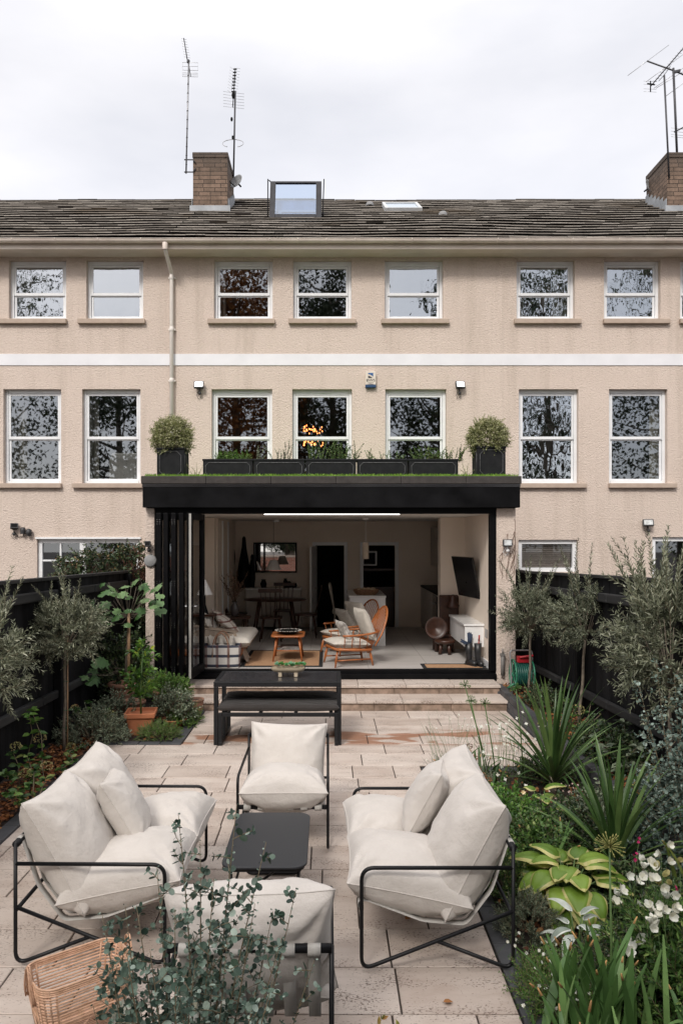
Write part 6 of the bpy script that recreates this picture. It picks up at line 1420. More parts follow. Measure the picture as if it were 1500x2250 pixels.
# pots ----------------------------------------------------------------------------
t = thing('terracotta_pot', (-2.19,8.82,0), 'square orange terracotta pot with a young lemon tree at the corner of the left bed', 'pot')
def sq(mb, x, y, prof):
    vs = []
    for (h, z) in prof: vs += [(x+sx*h, y+sy*h, z) for sx, sy in ((1,1),(-1,1),(-1,-1),(1,-1))]
    mb.add(vs, [(i*4+k, i*4+(k+1) % 4, i*4+4+(k+1) % 4, i*4+4+k) for i in range(len(prof)-1) for k in range(4)])
m = MB(); sq(m, -2.19, 8.98, [(.115,0),(.15,.20),(.172,.205),(.178,.262),(.158,.262),(.15,.22),(.001,.215)]); m.xform(TR(-2.19,8.98,0) @ rotz(.12) @ TR(2.19,-8.98,0)); m.build('pot_body', TERRA, t, bevel=.008)
t = thing('lemon_tree', (-2.19,8.98,.22), 'young lemon tree with glossy bright leaves in the square terracotta pot', 'lemon tree'); m = MB(); w = MB(); rng = np.random.default_rng(61); w.tube([(-2.19,8.98,.2),(-2.20,8.98,.5),(-2.17,8.98,.95)], [.012,.009,.006], 6)
st = np.array([(-2.19+rng.normal(0,.02), 8.98, z) for z in np.linspace(.38,.98,24)]); shoots(m, w, st, np.stack([rng.normal(0,1,24), rng.normal(0,1,24), rng.uniform(.2,1.2,24)],1), rng.uniform(.08,.26,24), 'ov', .085, .042, .035, rng, whorl=2, taper=.2); m.build('foliage', LEAF('lemon_leaf', [(0,(.03,.09,.012)),(.6,(.09,.20,.03)),(.93,(.20,.34,.06)),(1,(.45,.45,.06))], .35, .25), t); w.build('stem', TWIGG, t)
def rpot(x, y, r, h, mat_, label, rib=0, prof=None, name='terracotta_pot'):
    t = thing(name, (x,y,0), label, 'pot', 'round pots in the left bed'); m = MB(); m.lathe(prof or [(r*.68,0),(r*.86,h*.35),(r*.98,h*.80),(r*1.0,h*.86),(r*1.08,h*.88),(r*1.08,h*.99),(r*.98,h),(r*.92,h*.9),(.001,h*.88)], (x,y,0), 36, rib=rib); m.build('pot_body', mat_, t)
    m = MB(); m.lathe([(.001,h*.90),(r*.90,h*.89)], (x,y,0), 20); m.build('compost', SOIL, t)
rpot(-2.05, 9.75, .185, .36, TERRA2, 'round weathered terracotta pot behind the bowl, holding a green shrub'); rpot(-2.66, 9.9, .17, .42, TERRA2, 'tall ribbed terracotta pot at the foot of the fig', rib=-.035); rpot(-1.86, 9.28, .13, .10, TERRA, 'shallow terracotta bowl with a trailing plant', prof=[(.09,0),(.12,.06),(.15,.09),(.155,.10),(.14,.10),(.12,.07),(.001,.06)]); rpot(-2.42, 9.5, .15, .27, TERRA2, 'low brown pot half hidden behind the square pot'); rpot(-1.70, 9.85, .10, .22, TERRA2, 'small rounded pot nearest the steps')
# fig ---------------------------------------------------------------------------
t = thing('fig_tree', (-2.62,9.9,.4), 'staked fig tree with big lobed leaves against the folding doors', 'fig tree'); w = MB(); w.tube([(-2.62,9.92,.36),(-2.60,9.92,.95),(-2.57,9.9,1.30)], [.018,.014,.010], 8); m = MB(); rng = np.random.default_rng(71)
figs = [(228,1335),(250,1320),(262,1300),(240,1355),(285,1305),(300,1290),(318,1300),(335,1310),(322,1325),(305,1330),(280,1335),(300,1350),(265,1345),(220,1350),(338,1290),(275,1285),(312,1280),(255,1370),(330,1345),(215,1325)]
figs += [(rng.uniform(212,342), rng.uniform(1275,1372)) for k in range(16)]
figs += [(rng.uniform(195,245), rng.uniform(1440,1490)) for k in range(9)]
pos = []; dd = []
for (px, py) in figs:
    p = P(px, py, rng.uniform(9.5,10.1)); a = Vector((-2.58,9.9,1.28)) if py < 1400 else Vector((-2.66,9.9,.6)); w.tube([a, a.lerp(p,.5)+Vector((0,0,-.05)), p], [.004,.0025,.002], 5); pos.append(tuple(p)); v = (p-a).normalized(); dd.append((v.x+rng.normal(0,.3), v.y-.5+rng.normal(0,.3), -.15+rng.normal(0,.25)))
pos = np.array(pos); dd = np.array(dd); leaves(m, 'lobe', pos, dd, rng.uniform(.15,.24,len(pos)), rng.uniform(.15,.24,len(pos)), nrm=np.array([[0,-1.0,.8]])+rng.normal(0,.25,(len(pos),3)), rng=rng); m.build('foliage', FIGL, t); w.build('stem', BARK, t)
m = MB(); c = P(283,1346,9.8); m.tube([(c.x,9.8,.38),(c.x+.004,9.8,1.0),(c.x,9.8,c.z)], .019, 8); tag(m.build('timber_stake', CANE, origin=(c.x,9.8,.4)), 'thick brown timber stake tied to the fig tree', 'stake')
# roof planting ----------------------------------------------------------------
def ball(px, py, r, label, seed):
    c = P(px, py, 11.4); t = thing('ball_shrub', tuple(c), label, 'shrub', 'clipped ball shrubs on the roof'); rng = np.random.default_rng(seed); d = ball_dirs(1500, rng, -.8); ru = 1+.20*np.array([noise.noise(Vector(tuple(x*2.6+seed))) for x in d])
    m = MB(); w = MB(); shoots(m, w, np.array(c)+d*r*(ru*rng.uniform(.55,.93,len(d)))[:,None], d+rng.normal(0,.5,d.shape)+np.array([0,0,.2]), rng.uniform(.04,.12,len(d)), 'ov', .028, .016, .013, rng, wood_every=40); m.build('foliage', PALEV, t)
    for k in range(6): a = k*1.05; w.tube([(c.x,c.y,3.45),(c.x+.15*cos(a), c.y+.15*sin(a), c.z)], .008, 5)
    w.build('stems', TWIG, t)
ball(378, 962, .295, 'variegated pale ball shrub in the left square planter', 81); ball(1071, 964, .285, 'variegated pale ball shrub in the right square planter', 82)
rng = np.random.default_rng(83)
tr = [((475,548), 70, .075, BRIGHT, 'bright green shoots filling the leftmost black trough'), ((560,665), 14, .17, GREYG, 'thin straggly stems in the second black trough'), ((675,780), 46, .16, GREEN, 'upright green shoots in the middle black trough'), ((790,880), 18, .09, GREEN, 'sparse small shrub in the fourth black trough'), ((898,1018), 42, .14, GREEN, 'uneven green and pale shoots in the rightmost black trough')]
for i, ((a, b), n, h, mt, lab) in enumerate(tr):
    t = thing('trough_plants', tuple(P((a+b)/2, 1010, 11.42)), lab, 'plants', 'plants in the low roof troughs'); m = MB(); w = MB(); xs = rng.uniform(a, b, n)
    if i == 1: xs = np.concatenate([rng.normal(572,5,5), rng.normal(612,8,6), rng.normal(632,4,4)])
    if i == 3: xs = np.concatenate([rng.normal(818,8,10), rng.normal(862,8,9)])
    if i == 4: xs = np.concatenate([rng.normal(912,10,12), rng.normal(945,12,14), rng.normal(980,12,14), rng.normal(1008,6,10)])
    st = np.array([(rx(x,11.42), 11.42+rng.uniform(-.07,.07), 3.41) for x in xs]); dr = np.stack([rng.normal(0,.35,len(xs)), rng.normal(0,.3,len(xs)), np.ones(len(xs))],1)
    shoots(m, w, st, dr, rng.uniform(.5,1.45,len(xs))*h*1.15+.06, 'ov', .030, .017, .016, rng, curl=.35, taper=.3); m.build('foliage', mt, t); w.build('stems', TWIG, t)
for px, lab in ((432,'small pale weed growing on the turf beside the left square planter'), (1025,'pale sprig growing beside the right square planter')):
    t = thing('roof_weed', tuple(P(px,1036,11.2)), lab, 'weed'); m = MB(); w = MB(); st = np.repeat([(rx(px,11.2),11.2,3.17)], 8, 0)+rng.normal(0,.015,(8,3))*np.array([1,1,0]); shoots(m, w, st, np.stack([rng.normal(0,.4,8), rng.normal(0,.3,8), np.ones(8)],1), rng.uniform(.08,.26,8), 'ov', .022, .013, .02, rng); m.build('foliage', PALEV, t); w.build('stems', TWIG, t)
# ---------------------------------------------------------------- right-hand bed
def cordyline(base, n, L, label, seed, w=.036, tilt=0):
    rng = np.random.default_rng(seed); t = thing('cordyline', base, label, 'cordyline', 'spiky cordylines in the right bed'); m = MB(); b = Vector(base)
    for k in range(n):
        f = k/n; lean = radians(4+62*f**1.15)+rng.normal(0,.05); az = k*2.39996+rng.normal(0,.2); blade(m, b+Vector((.015*cos(az), .015*sin(az), .13-.10*f)), az, L*(1.0-.15*f)*rng.uniform(.8,1.05), w*rng.uniform(.8,1.1), lean, .25+.9*f*rng.uniform(.3,1.3), 9, r=rng.random(), fold=.35)
    m.build('leaves', BLADEM, t); m = MB(); m.tube([b-Vector((0,0,.04)), b+Vector((0,0,.12))], [.045,.035], 10); m.build('trunk', BARK, t)
cordyline((2.02,6.85,.05), 60, .98, 'taller spiky green cordyline farther back in the right bed', 91); cordyline((1.93,5.15,.02), 54, .82, 'nearer spiky green cordyline beside the hosta', 92, w=.035)
def clump(base, n, L, w, label, seed, mat_=AGAP, name='agapanthus_clump', cat='agapanthus', spread=.1, bend=.9, group='strap-leaved clumps in the right bed', tips=True, lean=.5):
    rng = np.random.default_rng(seed); t = thing(name, base, label, cat, group); m = MB(); b = Vector(base)
    for k in range(n): az = k*2.4+rng.normal(0,.3); f = rng.random(); blade(m, b+Vector((rng.normal(0,spread), rng.normal(0,spread), 0)), az, L*rng.uniform(.65,1.05), w*rng.uniform(.8,1.15), radians(5)+lean*f, bend*rng.uniform(.2,1.2)*(.4+f), 8, r=rng.random(), fold=.2, tip=.8)
    if tips:
        nf = len(m.f)
        for k in [f for f in range(0, n) if f % 3 == 0]:
            e = [Vector(v) for v in m.v[k*27:k*27+27]]; a, b_ = e[22], e[25]; m.tube([a.lerp(b_,.45), b_, b_+(b_-a)*.06], [.0065,.0035,.001], 5, r=rng.uniform(.6,1))
    o = m.build('leaves', mat_, t)
    if tips:
        o.data.materials.append(DRYTIP); ix = [0]*nf+[1]*(len(m.f)-nf); o.data.polygons.foreach_set('material_index', ix)
    return t
DRYTIP = LEAF('dry_leaf_tip', [(0,(.35,.16,.06)),(1,(.55,.32,.14))], .7, .1)
clump((1.22,3.46,0), 52, .50, .040, 'large clump of broad strap leaves at the bottom right', 101, spread=.11, bend=.55, lean=.45); clump((1.02,3.05,0), 12, .46, .028, 'strap leaves rising from the bottom edge beside the kerb', 102, spread=.08, bend=.5); clump((.88,2.92,0), 5, .55, .026, 'few tall strap leaves at the bottom edge in front of the paving', 103, spread=.04, bend=.3, lean=.3)
clump((1.50,5.1,0), 20, .40, .024, 'arching strap-leaved clump between the right sofa and the hosta', 104, bend=1.5, spread=.06); clump((1.62,3.3,0), 14, .55, .028, 'arching strap leaves at the bottom right corner', 105, bend=1.6, spread=.06); clump((1.35,6.9,0), 26, .42, .030, 'dark strap-leaved clump beneath the white gaura flowers', 106, mat_=GREEN, bend=1.2, spread=.12); clump((2.15,4.5,0), 12, .5, .05, 'wide yellowing strap leaves behind the alstroemeria', 107, mat_=PALEV and LEAF('yellowing_strap', [(0,(.10,.14,.03)),(1,(.24,.26,.07))], .45, .2), bend=1.8, spread=.04, lean=.9)
def stalk(head, foot, label, n=34, r=.045, ripe=False, seed=1, mat_=None):
    rng = np.random.default_rng(seed); t = thing('agapanthus_stalk', tuple(foot), label, 'seed head', 'agapanthus stalks with green seed heads'); h, f = Vector(head), Vector(foot); m = MB(); m.tube([f, f.lerp(h,.5)+Vector((.008,0,0)), h], [.0065,.0055,.0045], 7); m.build('stem', TWIGG, t)
    m = MB(); d = ball_dirs(n, rng, -.35)
    for v in d: v = Vector(v); e = h+v*r; m.tube([h, h+v*r*.55+Vector((0,0,.004)), e], .0013, 4, r=.3); m.tube([e, e+v*.012], [.0026,.0018], 5, r=rng.random())
    m.build('umbel', mat_ or BRIGHT, t)
Y0 = LEAF('ripe_seedhead', [(0,(.20,.22,.06)),(1,(.48,.42,.16))], .6, .1)
stalk(P(1338,1862,3.5), G(1320,2250,0)*0+Vector((1.27,3.45,0)), 'tall ochre seed head on a stalk rising in front of the hosta', 46, .058, seed=1, mat_=Y0)
for i, (hx, hy, D, fx, lab) in enumerate(((1021,1507,6.7,1.47,'leftmost of the tall green seed heads before the steps'), (1034,1541,6.6,1.42,'green seed head just below the leftmost tall one'), (1064,1546,6.6,1.5,'small green seed head third from the left'), (1133,1513,6.8,1.78,'tall green seed head in front of the hose reel'), (1110,1765,5.6,1.45,'feathery green seed head beside the right sofa arm'), (1172,1835,5.2,1.5,'feathery green seed head above the hosta'))):
    stalk(P(hx,hy,D), (fx, D+.15, .05), lab, 30 if i < 4 else 46, .042 if i < 4 else .085, seed=i+3)
# hosta ------------------------------------------------------------------------
def bigleaf(mb, tip_, base, az, L, W, pitch, droop, rng, wav=.05):
    b = Vector(base); hx, hy = cos(az), sin(az); side = Vector((-hy, hx, 0)); nu, nv = 10, 8; rv = rng.random()*.7
    vs = []; p = b.copy(); a = pitch
    for i in range(nu+1):
        t_ = i/nu; ww = W*.5*(sin(pi*min(1, t_**.62))**.75 if 0 < t_ < 1 else 0.004); d = Vector((hx*cos(a), hy*cos(a), sin(a))); up = Vector((-hx*sin(a), -hy*sin(a), cos(a)))
        for j in range(nv+1):
            v = j/nv*2-1; rib = .0035*cos(v*pi*7)*(1-abs(v)); back = .10*L*abs(v)**2*(1-t_)*1.0
            vs.append(p+side*ww*v+up*(abs(v)*ww*.35-ww*.55*abs(v)**3+rib+wav*W*.3*sin(t_*9+v*3)*abs(v))-d*back)
        p = p+d*(L/nu); a -= droop/nu
    fs = [(i*(nv+1)+j, i*(nv+1)+j+1, (i+1)*(nv+1)+j+1, (i+1)*(nv+1)+j) for i in range(nu) for j in range(nv)]
    b0 = len(mb.f); mb.add(vs, fs, rv, True)
    for q, (i, j) in enumerate((i, j) for i in range(nu) for j in range(nv)):
        if j in (0, nv-1) or i == nu-1: mb.r[b0+q] = rng.uniform(.84,1)
def hosta(c, n, L, label, seed, R_=.18, mat_=HOSTA, name='hosta', cat='hosta', W=.72):
    rng = np.random.default_rng(seed); t = thing(name, c, label, cat); m = MB(); w = MB(); c = Vector(c)
    for k in range(n):
        f = (k+.5)/n; az = k*2.4+rng.normal(0,.25); rr = R_*(.25+1.0*f); h = .34-.22*f+rng.uniform(-.02,.02); p = c+Vector((cos(az)*rr, sin(az)*rr, h)); l = L*rng.uniform(.75,1.1); bigleaf(m, None, p, az, l, l*W, radians(35-45*f), radians(55+35*rng.random()), rng); w.tube([c, c.lerp(p,.5)+Vector((0,0,.05)), p], [.006,.005,.004], 5)
    m.build('leaves', mat_, t); w.build('stalks', TWIGG, t)
hosta((1.49,4.72,-.02), 38, .235, 'large lime-green hosta with yellow leaf margins in the right bed', 111, R_=.24); hosta((1.66,6.0,0), 9, .16, 'smaller pale hosta behind the nearer cordyline', 112, R_=.14)
hosta((1.36,4.18,-.08), 15, .16, 'silvery felted lamb-ear plant in front of the hosta', 113, R_=.12, mat_=SILVER, name='lamb_ears', cat='lamb ears', W=.34)
# ground covers and fillers -------------------------------------------------------
bush((1.17,4.45,-.02), (.17,.17,.22), 380, GREYG, 'dark grey-green lavender mound beside the sofa leg', 'shrub', 'lavender_mound', g_, kind='lens', L=.026, W=.2, seed=121, shl=.09, sp_=.008)
bush((1.17,3.80,-.05), (.22,.34,.17), 900, BRIGHT, 'fine-leaved daisy ground cover spilling over the right kerb', 'ground cover', 'daisy_ground_cover', g_, kind='lens', L=.020, W=.35, seed=122, shl=.10, sp_=.012); 
bush((1.15,5.0,-.02), (.15,.35,.22), 380, GREEN, 'low green filler behind the back leg of the right sofa', 'ground cover', 'low_filler', g_, kind='ov', L=.024, seed=123, shl=.09)
bush((1.35,5.85,-.02), (.30,.40,.28), 620, BRIGHT, 'fresh green leafy perennial behind the right sofa', 'shrub', 'leafy_perennial', g_, kind='ov', L=.055, seed=124, shl=.14, sp_=.03)
bush((1.75,5.75,-.02), (.35,.40,.24), 620, DARKG, 'dark leafy mass between the two cordylines', 'shrub', 'dark_perennial', g_, kind='ov', L=.045, seed=125, shl=.12, sp_=.03)
bush((1.85,3.75,-.02), (.42,.50,.42), 900, GREEN, 'bushy green alstroemeria foliage at the right edge', 'shrub', 'alstroemeria_foliage', g_, kind='lens', L=.06, W=.28, seed=126, shl=.18, sp_=.02)
bush((1.52,3.9,-.02), (.24,.25,.24), 450, DARKG, 'dark fine-leaved shrub with small white flowers before the alstroemeria', 'shrub', 'fine_shrub', g_, kind='ov', L=.022, seed=127, shl=.12)
bush((1.95,4.6,-.02), (.35,.35,.25), 500, DARKG, 'dark leaves behind the alstroemeria', 'shrub', 'shadow_perennial', g_, kind='ov', L=.05, seed=128, shl=.12, sp_=.03)
bush((1.20,6.5,-.02), (.22,.35,.26), 420, GREYG, 'grey feathery perennial with brown flower heads behind the right sofa', 'shrub', 'feathery_perennial', g_, kind='lens', L=.03, W=.2, seed=129, shl=.16, sp_=.014)
bush((1.9,3.1,-.02), (.4,.35,.26), 500, DARKG, 'dark leaves at the bottom right corner', 'shrub', 'corner_perennial', g_, kind='ov', L=.06, seed=130, shl=.15, sp_=.03)
bush((1.45,5.35,-.02), (.25,.3,.30), 420, GREEN, 'bright mixed foliage between the hosta and the leafy perennial', 'shrub', 'mixed_perennial', g_, kind='ov', L=.04, seed=136, shl=.14, sp_=.025)
bush((2.15,5.9,-.02), (.25,.35,.30), 380, GREYG, 'grey-green foliage behind the nearer cordyline', 'shrub', 'grey_perennial', g_, kind='ov', L=.045, seed=137, shl=.14, sp_=.03)
bush((2.05,7.2,0), (.25,.3,.22), 260, DARKG, 'low dark plant behind the taller cordyline', 'ground cover', 'low_dark_plant', g_, kind='ov', L=.03, seed=131, shl=.10)
bush((2.72,9.6,.14), (.22,.5,.22), 260, DARKG, 'low dark-leaved plant in the raised bed by the hose reel', 'ground cover', 'raised_bed_plant', g_, kind='ov', L=.045, seed=132, shl=.12, sp_=.03)
bush((2.72,7.4,.14), (.24,.7,.26), 420, DARKG, 'mixed dark foliage in the raised bed under the olives', 'ground cover', 'under_olive_plant', g_, kind='ov', L=.055, seed=133, shl=.12, sp_=.03)
bush((2.40,5.35,.0), (.30,.50,.55), 700, EUC2, 'blue-grey leafy shrub spreading under the right-hand eucalyptus', 'shrub', 'blue_grey_shrub', None, kind='rd', L=.034, W=.9, seed=134, shl=.14, sp_=.03)
# white flowers ------------------------------------------------------------------
def flowers(name, label, cat, pts, L, petals, mat_, seed, group=None, foot=None, stemr=.0014, funnel=.9, bits=1, splay=.6):
    rng = np.random.default_rng(seed); pts = [Vector(p) for p in pts]; c = sum(pts, Vector())/len(pts); t = thing(name, (c.x, c.y, 0), label, cat, group); w = MB()
    for i, p in enumerate(pts):
        m = MB()
        for b in range(bits):
            q = p+Vector(rng.normal(0, L*.75, 3))*(b > 0); ax = Vector((rng.normal(0,splay), -.6+rng.normal(0,splay), .7)).normalized(); u = ax.orthogonal().normalized(); v = ax.cross(u)
            a = np.arange(petals)*2*pi/petals+rng.uniform(0,3); dd = np.array([tuple(ax*funnel+(u*cos(x)+v*sin(x))) for x in a]); leaves(m, 'rd' if L > .03 else 'ov', np.repeat([tuple(q)], petals, 0), dd, L*rng.uniform(.8,1.05,petals), L*.62, nrm=np.array([tuple(ax)]), rng=rng)
        m.build('flower', mat_, t)
        f = Vector(foot) if foot else Vector((p.x+rng.normal(0,.05), p.y+rng.normal(0,.05), 0)); w.tube([f, f.lerp(p,.6)+Vector((rng.normal(0,.02),rng.normal(0,.02),.03)), p], stemr, 4)
    w.build('stems', TWIGG, t); return t
fl = 'white flowers in the right bed'
flowers('alstroemeria', 'white alstroemeria flowers with green throats at the right edge', 'flowers', S((1430,1895,3.9),(1452,1880,4.0),(1420,1925,3.8),(1465,1975,3.75),(1478,1995,3.7),(1440,2015,3.7),(1432,2035,3.7),(1455,2005,3.6)), .040, 6, PETAL, 141, fl, bits=4, funnel=1.3)
flowers('alstroemeria', 'pair of white open trumpets below the hosta', 'flowers', S((1362,1960,4.0),(1388,2075,3.8),(1400,2060,3.8),(1378,2095,3.7),(1395,2085,3.75)), .046, 6, PETAL, 142, fl, bits=1)
flowers('alstroemeria', 'loose white petals above the thin shrub right of the seed-head stalk', 'flowers', S((1380,1925,4.2),(1398,1940,4.2),(1352,1982,4.0),(1400,1990,4.0),(1350,1965,4.1)), .04, 5, PETAL, 143, fl, bits=1)
flowers('cream_buds', 'cream yellow-green buds of the alstroemeria at the right edge', 'flowers', S((1455,1925,3.8),(1450,1940,3.8),(1470,1942,3.75),(1492,1892,3.8),(1440,1908,3.85)), .045, 5, LEAF('cream_bud', [(0,(.45,.42,.18)),(1,(.68,.62,.36))], .6, .2), 144, None, funnel=3)
flowers('magenta_flowers', 'small magenta flowers on thin stems beside the nearer cordyline', 'flowers', S((1402,1851,4.3),(1397,1877,4.2),(1391,1892,4.2),(1468,1925,4.0),(1482,1950,3.9),(1480,1965,3.9)), .013, 7, PINK, 145, None, bits=2)
rng = np.random.default_rng(146)
flowers('gaura', 'cloud of small white gaura flowers beside the right sofa back', 'flowers', [tuple(P(rng.uniform(1010,1160), rng.uniform(1590,1740), rng.uniform(6.3,7.2))) for k in range(64)], .021, 4, PETAL, 147, fl, stemr=.0011, funnel=.4)
flowers('gaura', 'thin wisps of white gaura over the paving near the steps', 'flowers', [tuple(P(rng.uniform(930,1060), rng.uniform(1570,1690), rng.uniform(6.9,7.4))) for k in range(26)], .013, 4, PETAL, 148, fl, foot=(1.20,7.25,0), stemr=.0010, funnel=.4)
flowers('gaura', 'white flowers scattered between the gaura and the taller cordyline', 'flowers', [tuple(P(rng.uniform(1060,1200), rng.uniform(1560,1660), rng.uniform(6.6,7.2))) for k in range(26)], .018, 4, PETAL, 149, fl, stemr=.0011, funnel=.4)
flowers('daisies', 'tiny white daisies dotted over the ground cover by the right kerb', 'flowers', [tuple(Vector((1.15+rng.normal(0,.11), 3.75+rng.normal(0,.22), .13+rng.uniform(-.03,.05)))) for k in range(46)], .011, 7, PETAL, 150, fl, stemr=.0008, funnel=.2)
flowers('saxifrage', 'froth of tiny pale pink flowers at the foot of the taller cordyline', 'flowers', [tuple(P(rng.uniform(1200,1270), rng.uniform(1720,1800), rng.uniform(6.0,6.5))) for k in range(60)], .012, 5, LEAF('pale_pink', [(0,(.5,.32,.30)),(1,(.75,.62,.60))], .6, .2), 151, fl, stemr=.0008)
flowers('rose_buds', 'few cream rose buds above the leafy perennial', 'flowers', S((1148,1742,5.9),(1186,1786,5.6),(1225,1820,5.4)), .026, 6, LEAF('cream_rose', [(0,(.55,.40,.16)),(1,(.75,.62,.42))], .6, .2), 152, None, bits=1)
t = thing('spent_flower_heads', (1.2,6.6,.2), 'rust-brown spent flower heads behind the back of the right sofa', 'flowers'); blooms(t, S((1040,1665,6.7),(1050,1690,6.5),(1030,1640,6.9),(1060,1705,6.4),(1072,1715,6.3)), .032, LITTER, n=60, L=.012, seed=153)
m = MB(); [m.tube([(p[0],p[1]+.02,0), p], .0016, 4) for p in S((1040,1665,6.7),(1050,1690,6.5),(1030,1640,6.9),(1060,1705,6.4),(1072,1715,6.3))]; m.build('stems', TWIGG, t)
# wispy grass tuft on the kerb corner
rng = np.random.default_rng(154); t = thing('grass_tuft', (1.12,7.3,0), 'wispy ornamental grass tuft at the corner of the right bed', 'grass'); m = MB()
for k in range(160): blade(m, (1.12+rng.normal(0,.05), 7.3+rng.normal(0,.05), 0), rng.uniform(0,6.28), rng.uniform(.12,.30), .0045, radians(rng.uniform(5,45)), rng.uniform(.3,1.2), 5, r=rng.random())
for k in range(18): blade(m, (1.12+rng.normal(0,.04), 7.3, 0), rng.uniform(2.2,4.2), rng.uniform(.45,.75), .003, radians(rng.uniform(5,28)), rng.uniform(.1,.4), 6, r=.9)
m.build('blades', GREYG, t)
# eucalyptus -----------------------------------------------------------------------
def eucalyptus(base, stems, label, seed, mat_=EUC, L=.0245, br=9, brl=.30, group=None, droop=0, sp_=.021):
    rng = np.random.default_rng(seed); t = thing('eucalyptus', base, label, 'eucalyptus', group); m = MB(); w = MB(); b = Vector(base)
    for (tip, nb) in stems:
        tip = Vector(tip); mid = b.lerp(tip,.5)+Vector((rng.normal(0,.03), rng.normal(0,.03), 0)); q = lambda f: b*(1-f)**2+mid*2*f*(1-f)+tip*f*f
        w.tube([q(k/8) for k in range(9)], [.0065*(1-.85*k/8) for k in range(9)], 6); Ls = (tip-b).length
        fs = np.linspace(.22,.97,nb); st = np.array([tuple(q(f)) for f in fs]); a = rng.uniform(0,6.28,nb); el = rng.uniform(.25,1.0,nb); dd = np.stack([np.cos(a)*np.cos(el), np.sin(a)*np.cos(el), np.sin(el)-droop],1)
        shoots(m, w, st, dd, brl*(1.12-fs)*rng.uniform(.7,1.2,nb), 'rd', L, L*.95, sp_, rng, ang=1.15, curl=.35, taper=.55, wr=.0018)
        shoots(m, None, [tuple(q(.60))], [tuple(tip-q(.60))], [Ls*.4], 'rd', L*.8, L*.75, sp_, rng, ang=1.1, curl=.02, taper=.75)
    m.build('foliage', mat_, t); w.build('stems', TWIG, t)
tips = [(P(392,1790,2.45),20),(P(520,1768,2.25),20),(P(440,1850,2.5),18),(P(345,1905,2.4),17),(P(585,1850,2.3),16),(P(650,1955,2.35),15),(P(300,1990,2.3),15),(P(225,2010,2.4),13),(P(470,1930,2.2),16),(P(560,1985,2.2),16),(P(385,2000,2.2),16),(P(620,2060,2.2),14),(P(255,2120,2.2),13),(P(500,2060,2.1),15),(P(330,2090,2.1),14),(P(430,2110,2.1),14),(P(600,2150,2.1),12),(P(205,2210,2.2),10),(P(560,2180,2.0),12),(P(690,2110,2.35),8)]
rg3 = random.Random(12)
for k in range(8): tips.append((P(rg3.uniform(215,640), rg3.uniform(1990,2200), rg3.uniform(2.0,2.45)), 15))
eucalyptus((-.42,2.3,-.02), tips, 'bushy silver-leaved eucalyptus in the foreground, in front of the near armchair', 161)
tips = [(P(1450,1560,5.4),18),(P(1480,1480,5.6),18),(P(1420,1600,5.3),16),(P(1400,1500,5.6),16),(P(1440,1450,5.7),16),(P(1490,1640,5.3),16),(P(1500,1540,5.5),16),(P(1415,1680,5.2),14),(P(1440,1740,5.1),12)]
eucalyptus((2.52,5.5,.1), tips, 'blue-grey eucalyptus against the right edge, below the largest olive', 162, mat_=EUC2, L=.030, brl=.36, sp_=.034)
flowers('lilies', 'white lily blooms peeping through the foot of the foreground eucalyptus', 'flowers', [P(250,2240,2.5),P(440,2235,2.45),P(480,2245,2.4),P(410,2225,2.5)], .075, 6, PETAL, 163, None, stemr=.003, funnel=.8)
clump((-.3,2.5,0), 14, .42, .03, 'strap leaves at the foot of the foreground eucalyptus', 164, spread=.2, bend=1.0)
t = thing('withered_plant', (.19,3.15,0), 'half-withered yellow-green plant tip at the bottom edge beside the near armchair', 'plant'); m = MB(); w = MB(); rng = np.random.default_rng(165); st = np.repeat([(.19,3.3,0)],7,0)+rng.normal(0,.03,(7,3))*np.array([1,1,0]); shoots(m, w, st, np.stack([rng.normal(0,.35,7),rng.normal(0,.3,7),np.ones(7)],1), rng.uniform(.12,.24,7), 'ov', .05, .024, .03, rng); m.build('foliage', LEAF('yellowing_leaf', [(0,(.12,.14,.03)),(.7,(.30,.28,.06)),(1,(.45,.20,.06))], .5, .2), t); w.build('stems', TWIG, t)
mb = MB(); mb.grid(lumpy(-1.6, .8, 1.2, 3.35, .006, .01, 1, 1), 14, 14); tag(mb.build('front_bed_soil', SOIL), kind='structure')
# hose reel -----------------------------------------------------------------------
c = P(1146,1482,10.35); t = thing('hose_reel', tuple(c), 'green garden hose reel with red handle against the right fence', 'hose reel'); HG = M('hose_green', (.015,.10,.075), (.008,.06,.05), 9, .4); HG2 = M('reel_green', (.02,.16,.09), None, 9, .4)
m = MB()
for layer in range(2):
    for k in range(7): x = c.x-.085+k*.028+.012*layer; r = .15-.02*layer; m.tube([(x+.01*a/24, c.y+r*cos(2*pi*a/24), c.z+r*sin(2*pi*a/24)) for a in range(24)], .0125, 7, closed=True)
m.build('coiled_hose', HG, t)
for s, rr in ((-.12,.20),(.125,.185)):
    m = MB(); m.tube([(c.x+s, c.y+rr*cos(2*pi*a/28), c.z+rr*sin(2*pi*a/28)) for a in range(28)], .012, 7, closed=True)
    for k in range(5): a = k*2*pi/5; m.tube([(c.x+s,c.y,c.z),(c.x+s,c.y+rr*cos(a),c.z+rr*sin(a))], .009, 5)
    m.build('side_wheel', HG2, t)
m = MB(); m.tube([(c.x-.14,c.y,c.z),(c.x+.14,c.y,c.z)], .03, 10); m.build('drum', HG2, t)
m = MB(); m.tube(fillet([(c.x-.14,c.y-.05,.16),(c.x-.15,c.y,c.z+.0),(c.x-.15,c.y+.05,c.z+.32),(c.x+.15,c.y+.05,c.z+.32),(c.x+.15,c.y,c.z),(c.x+.14,c.y-.05,.16)], .04, 4), .011, 7); m.build('stand', ALU, t)
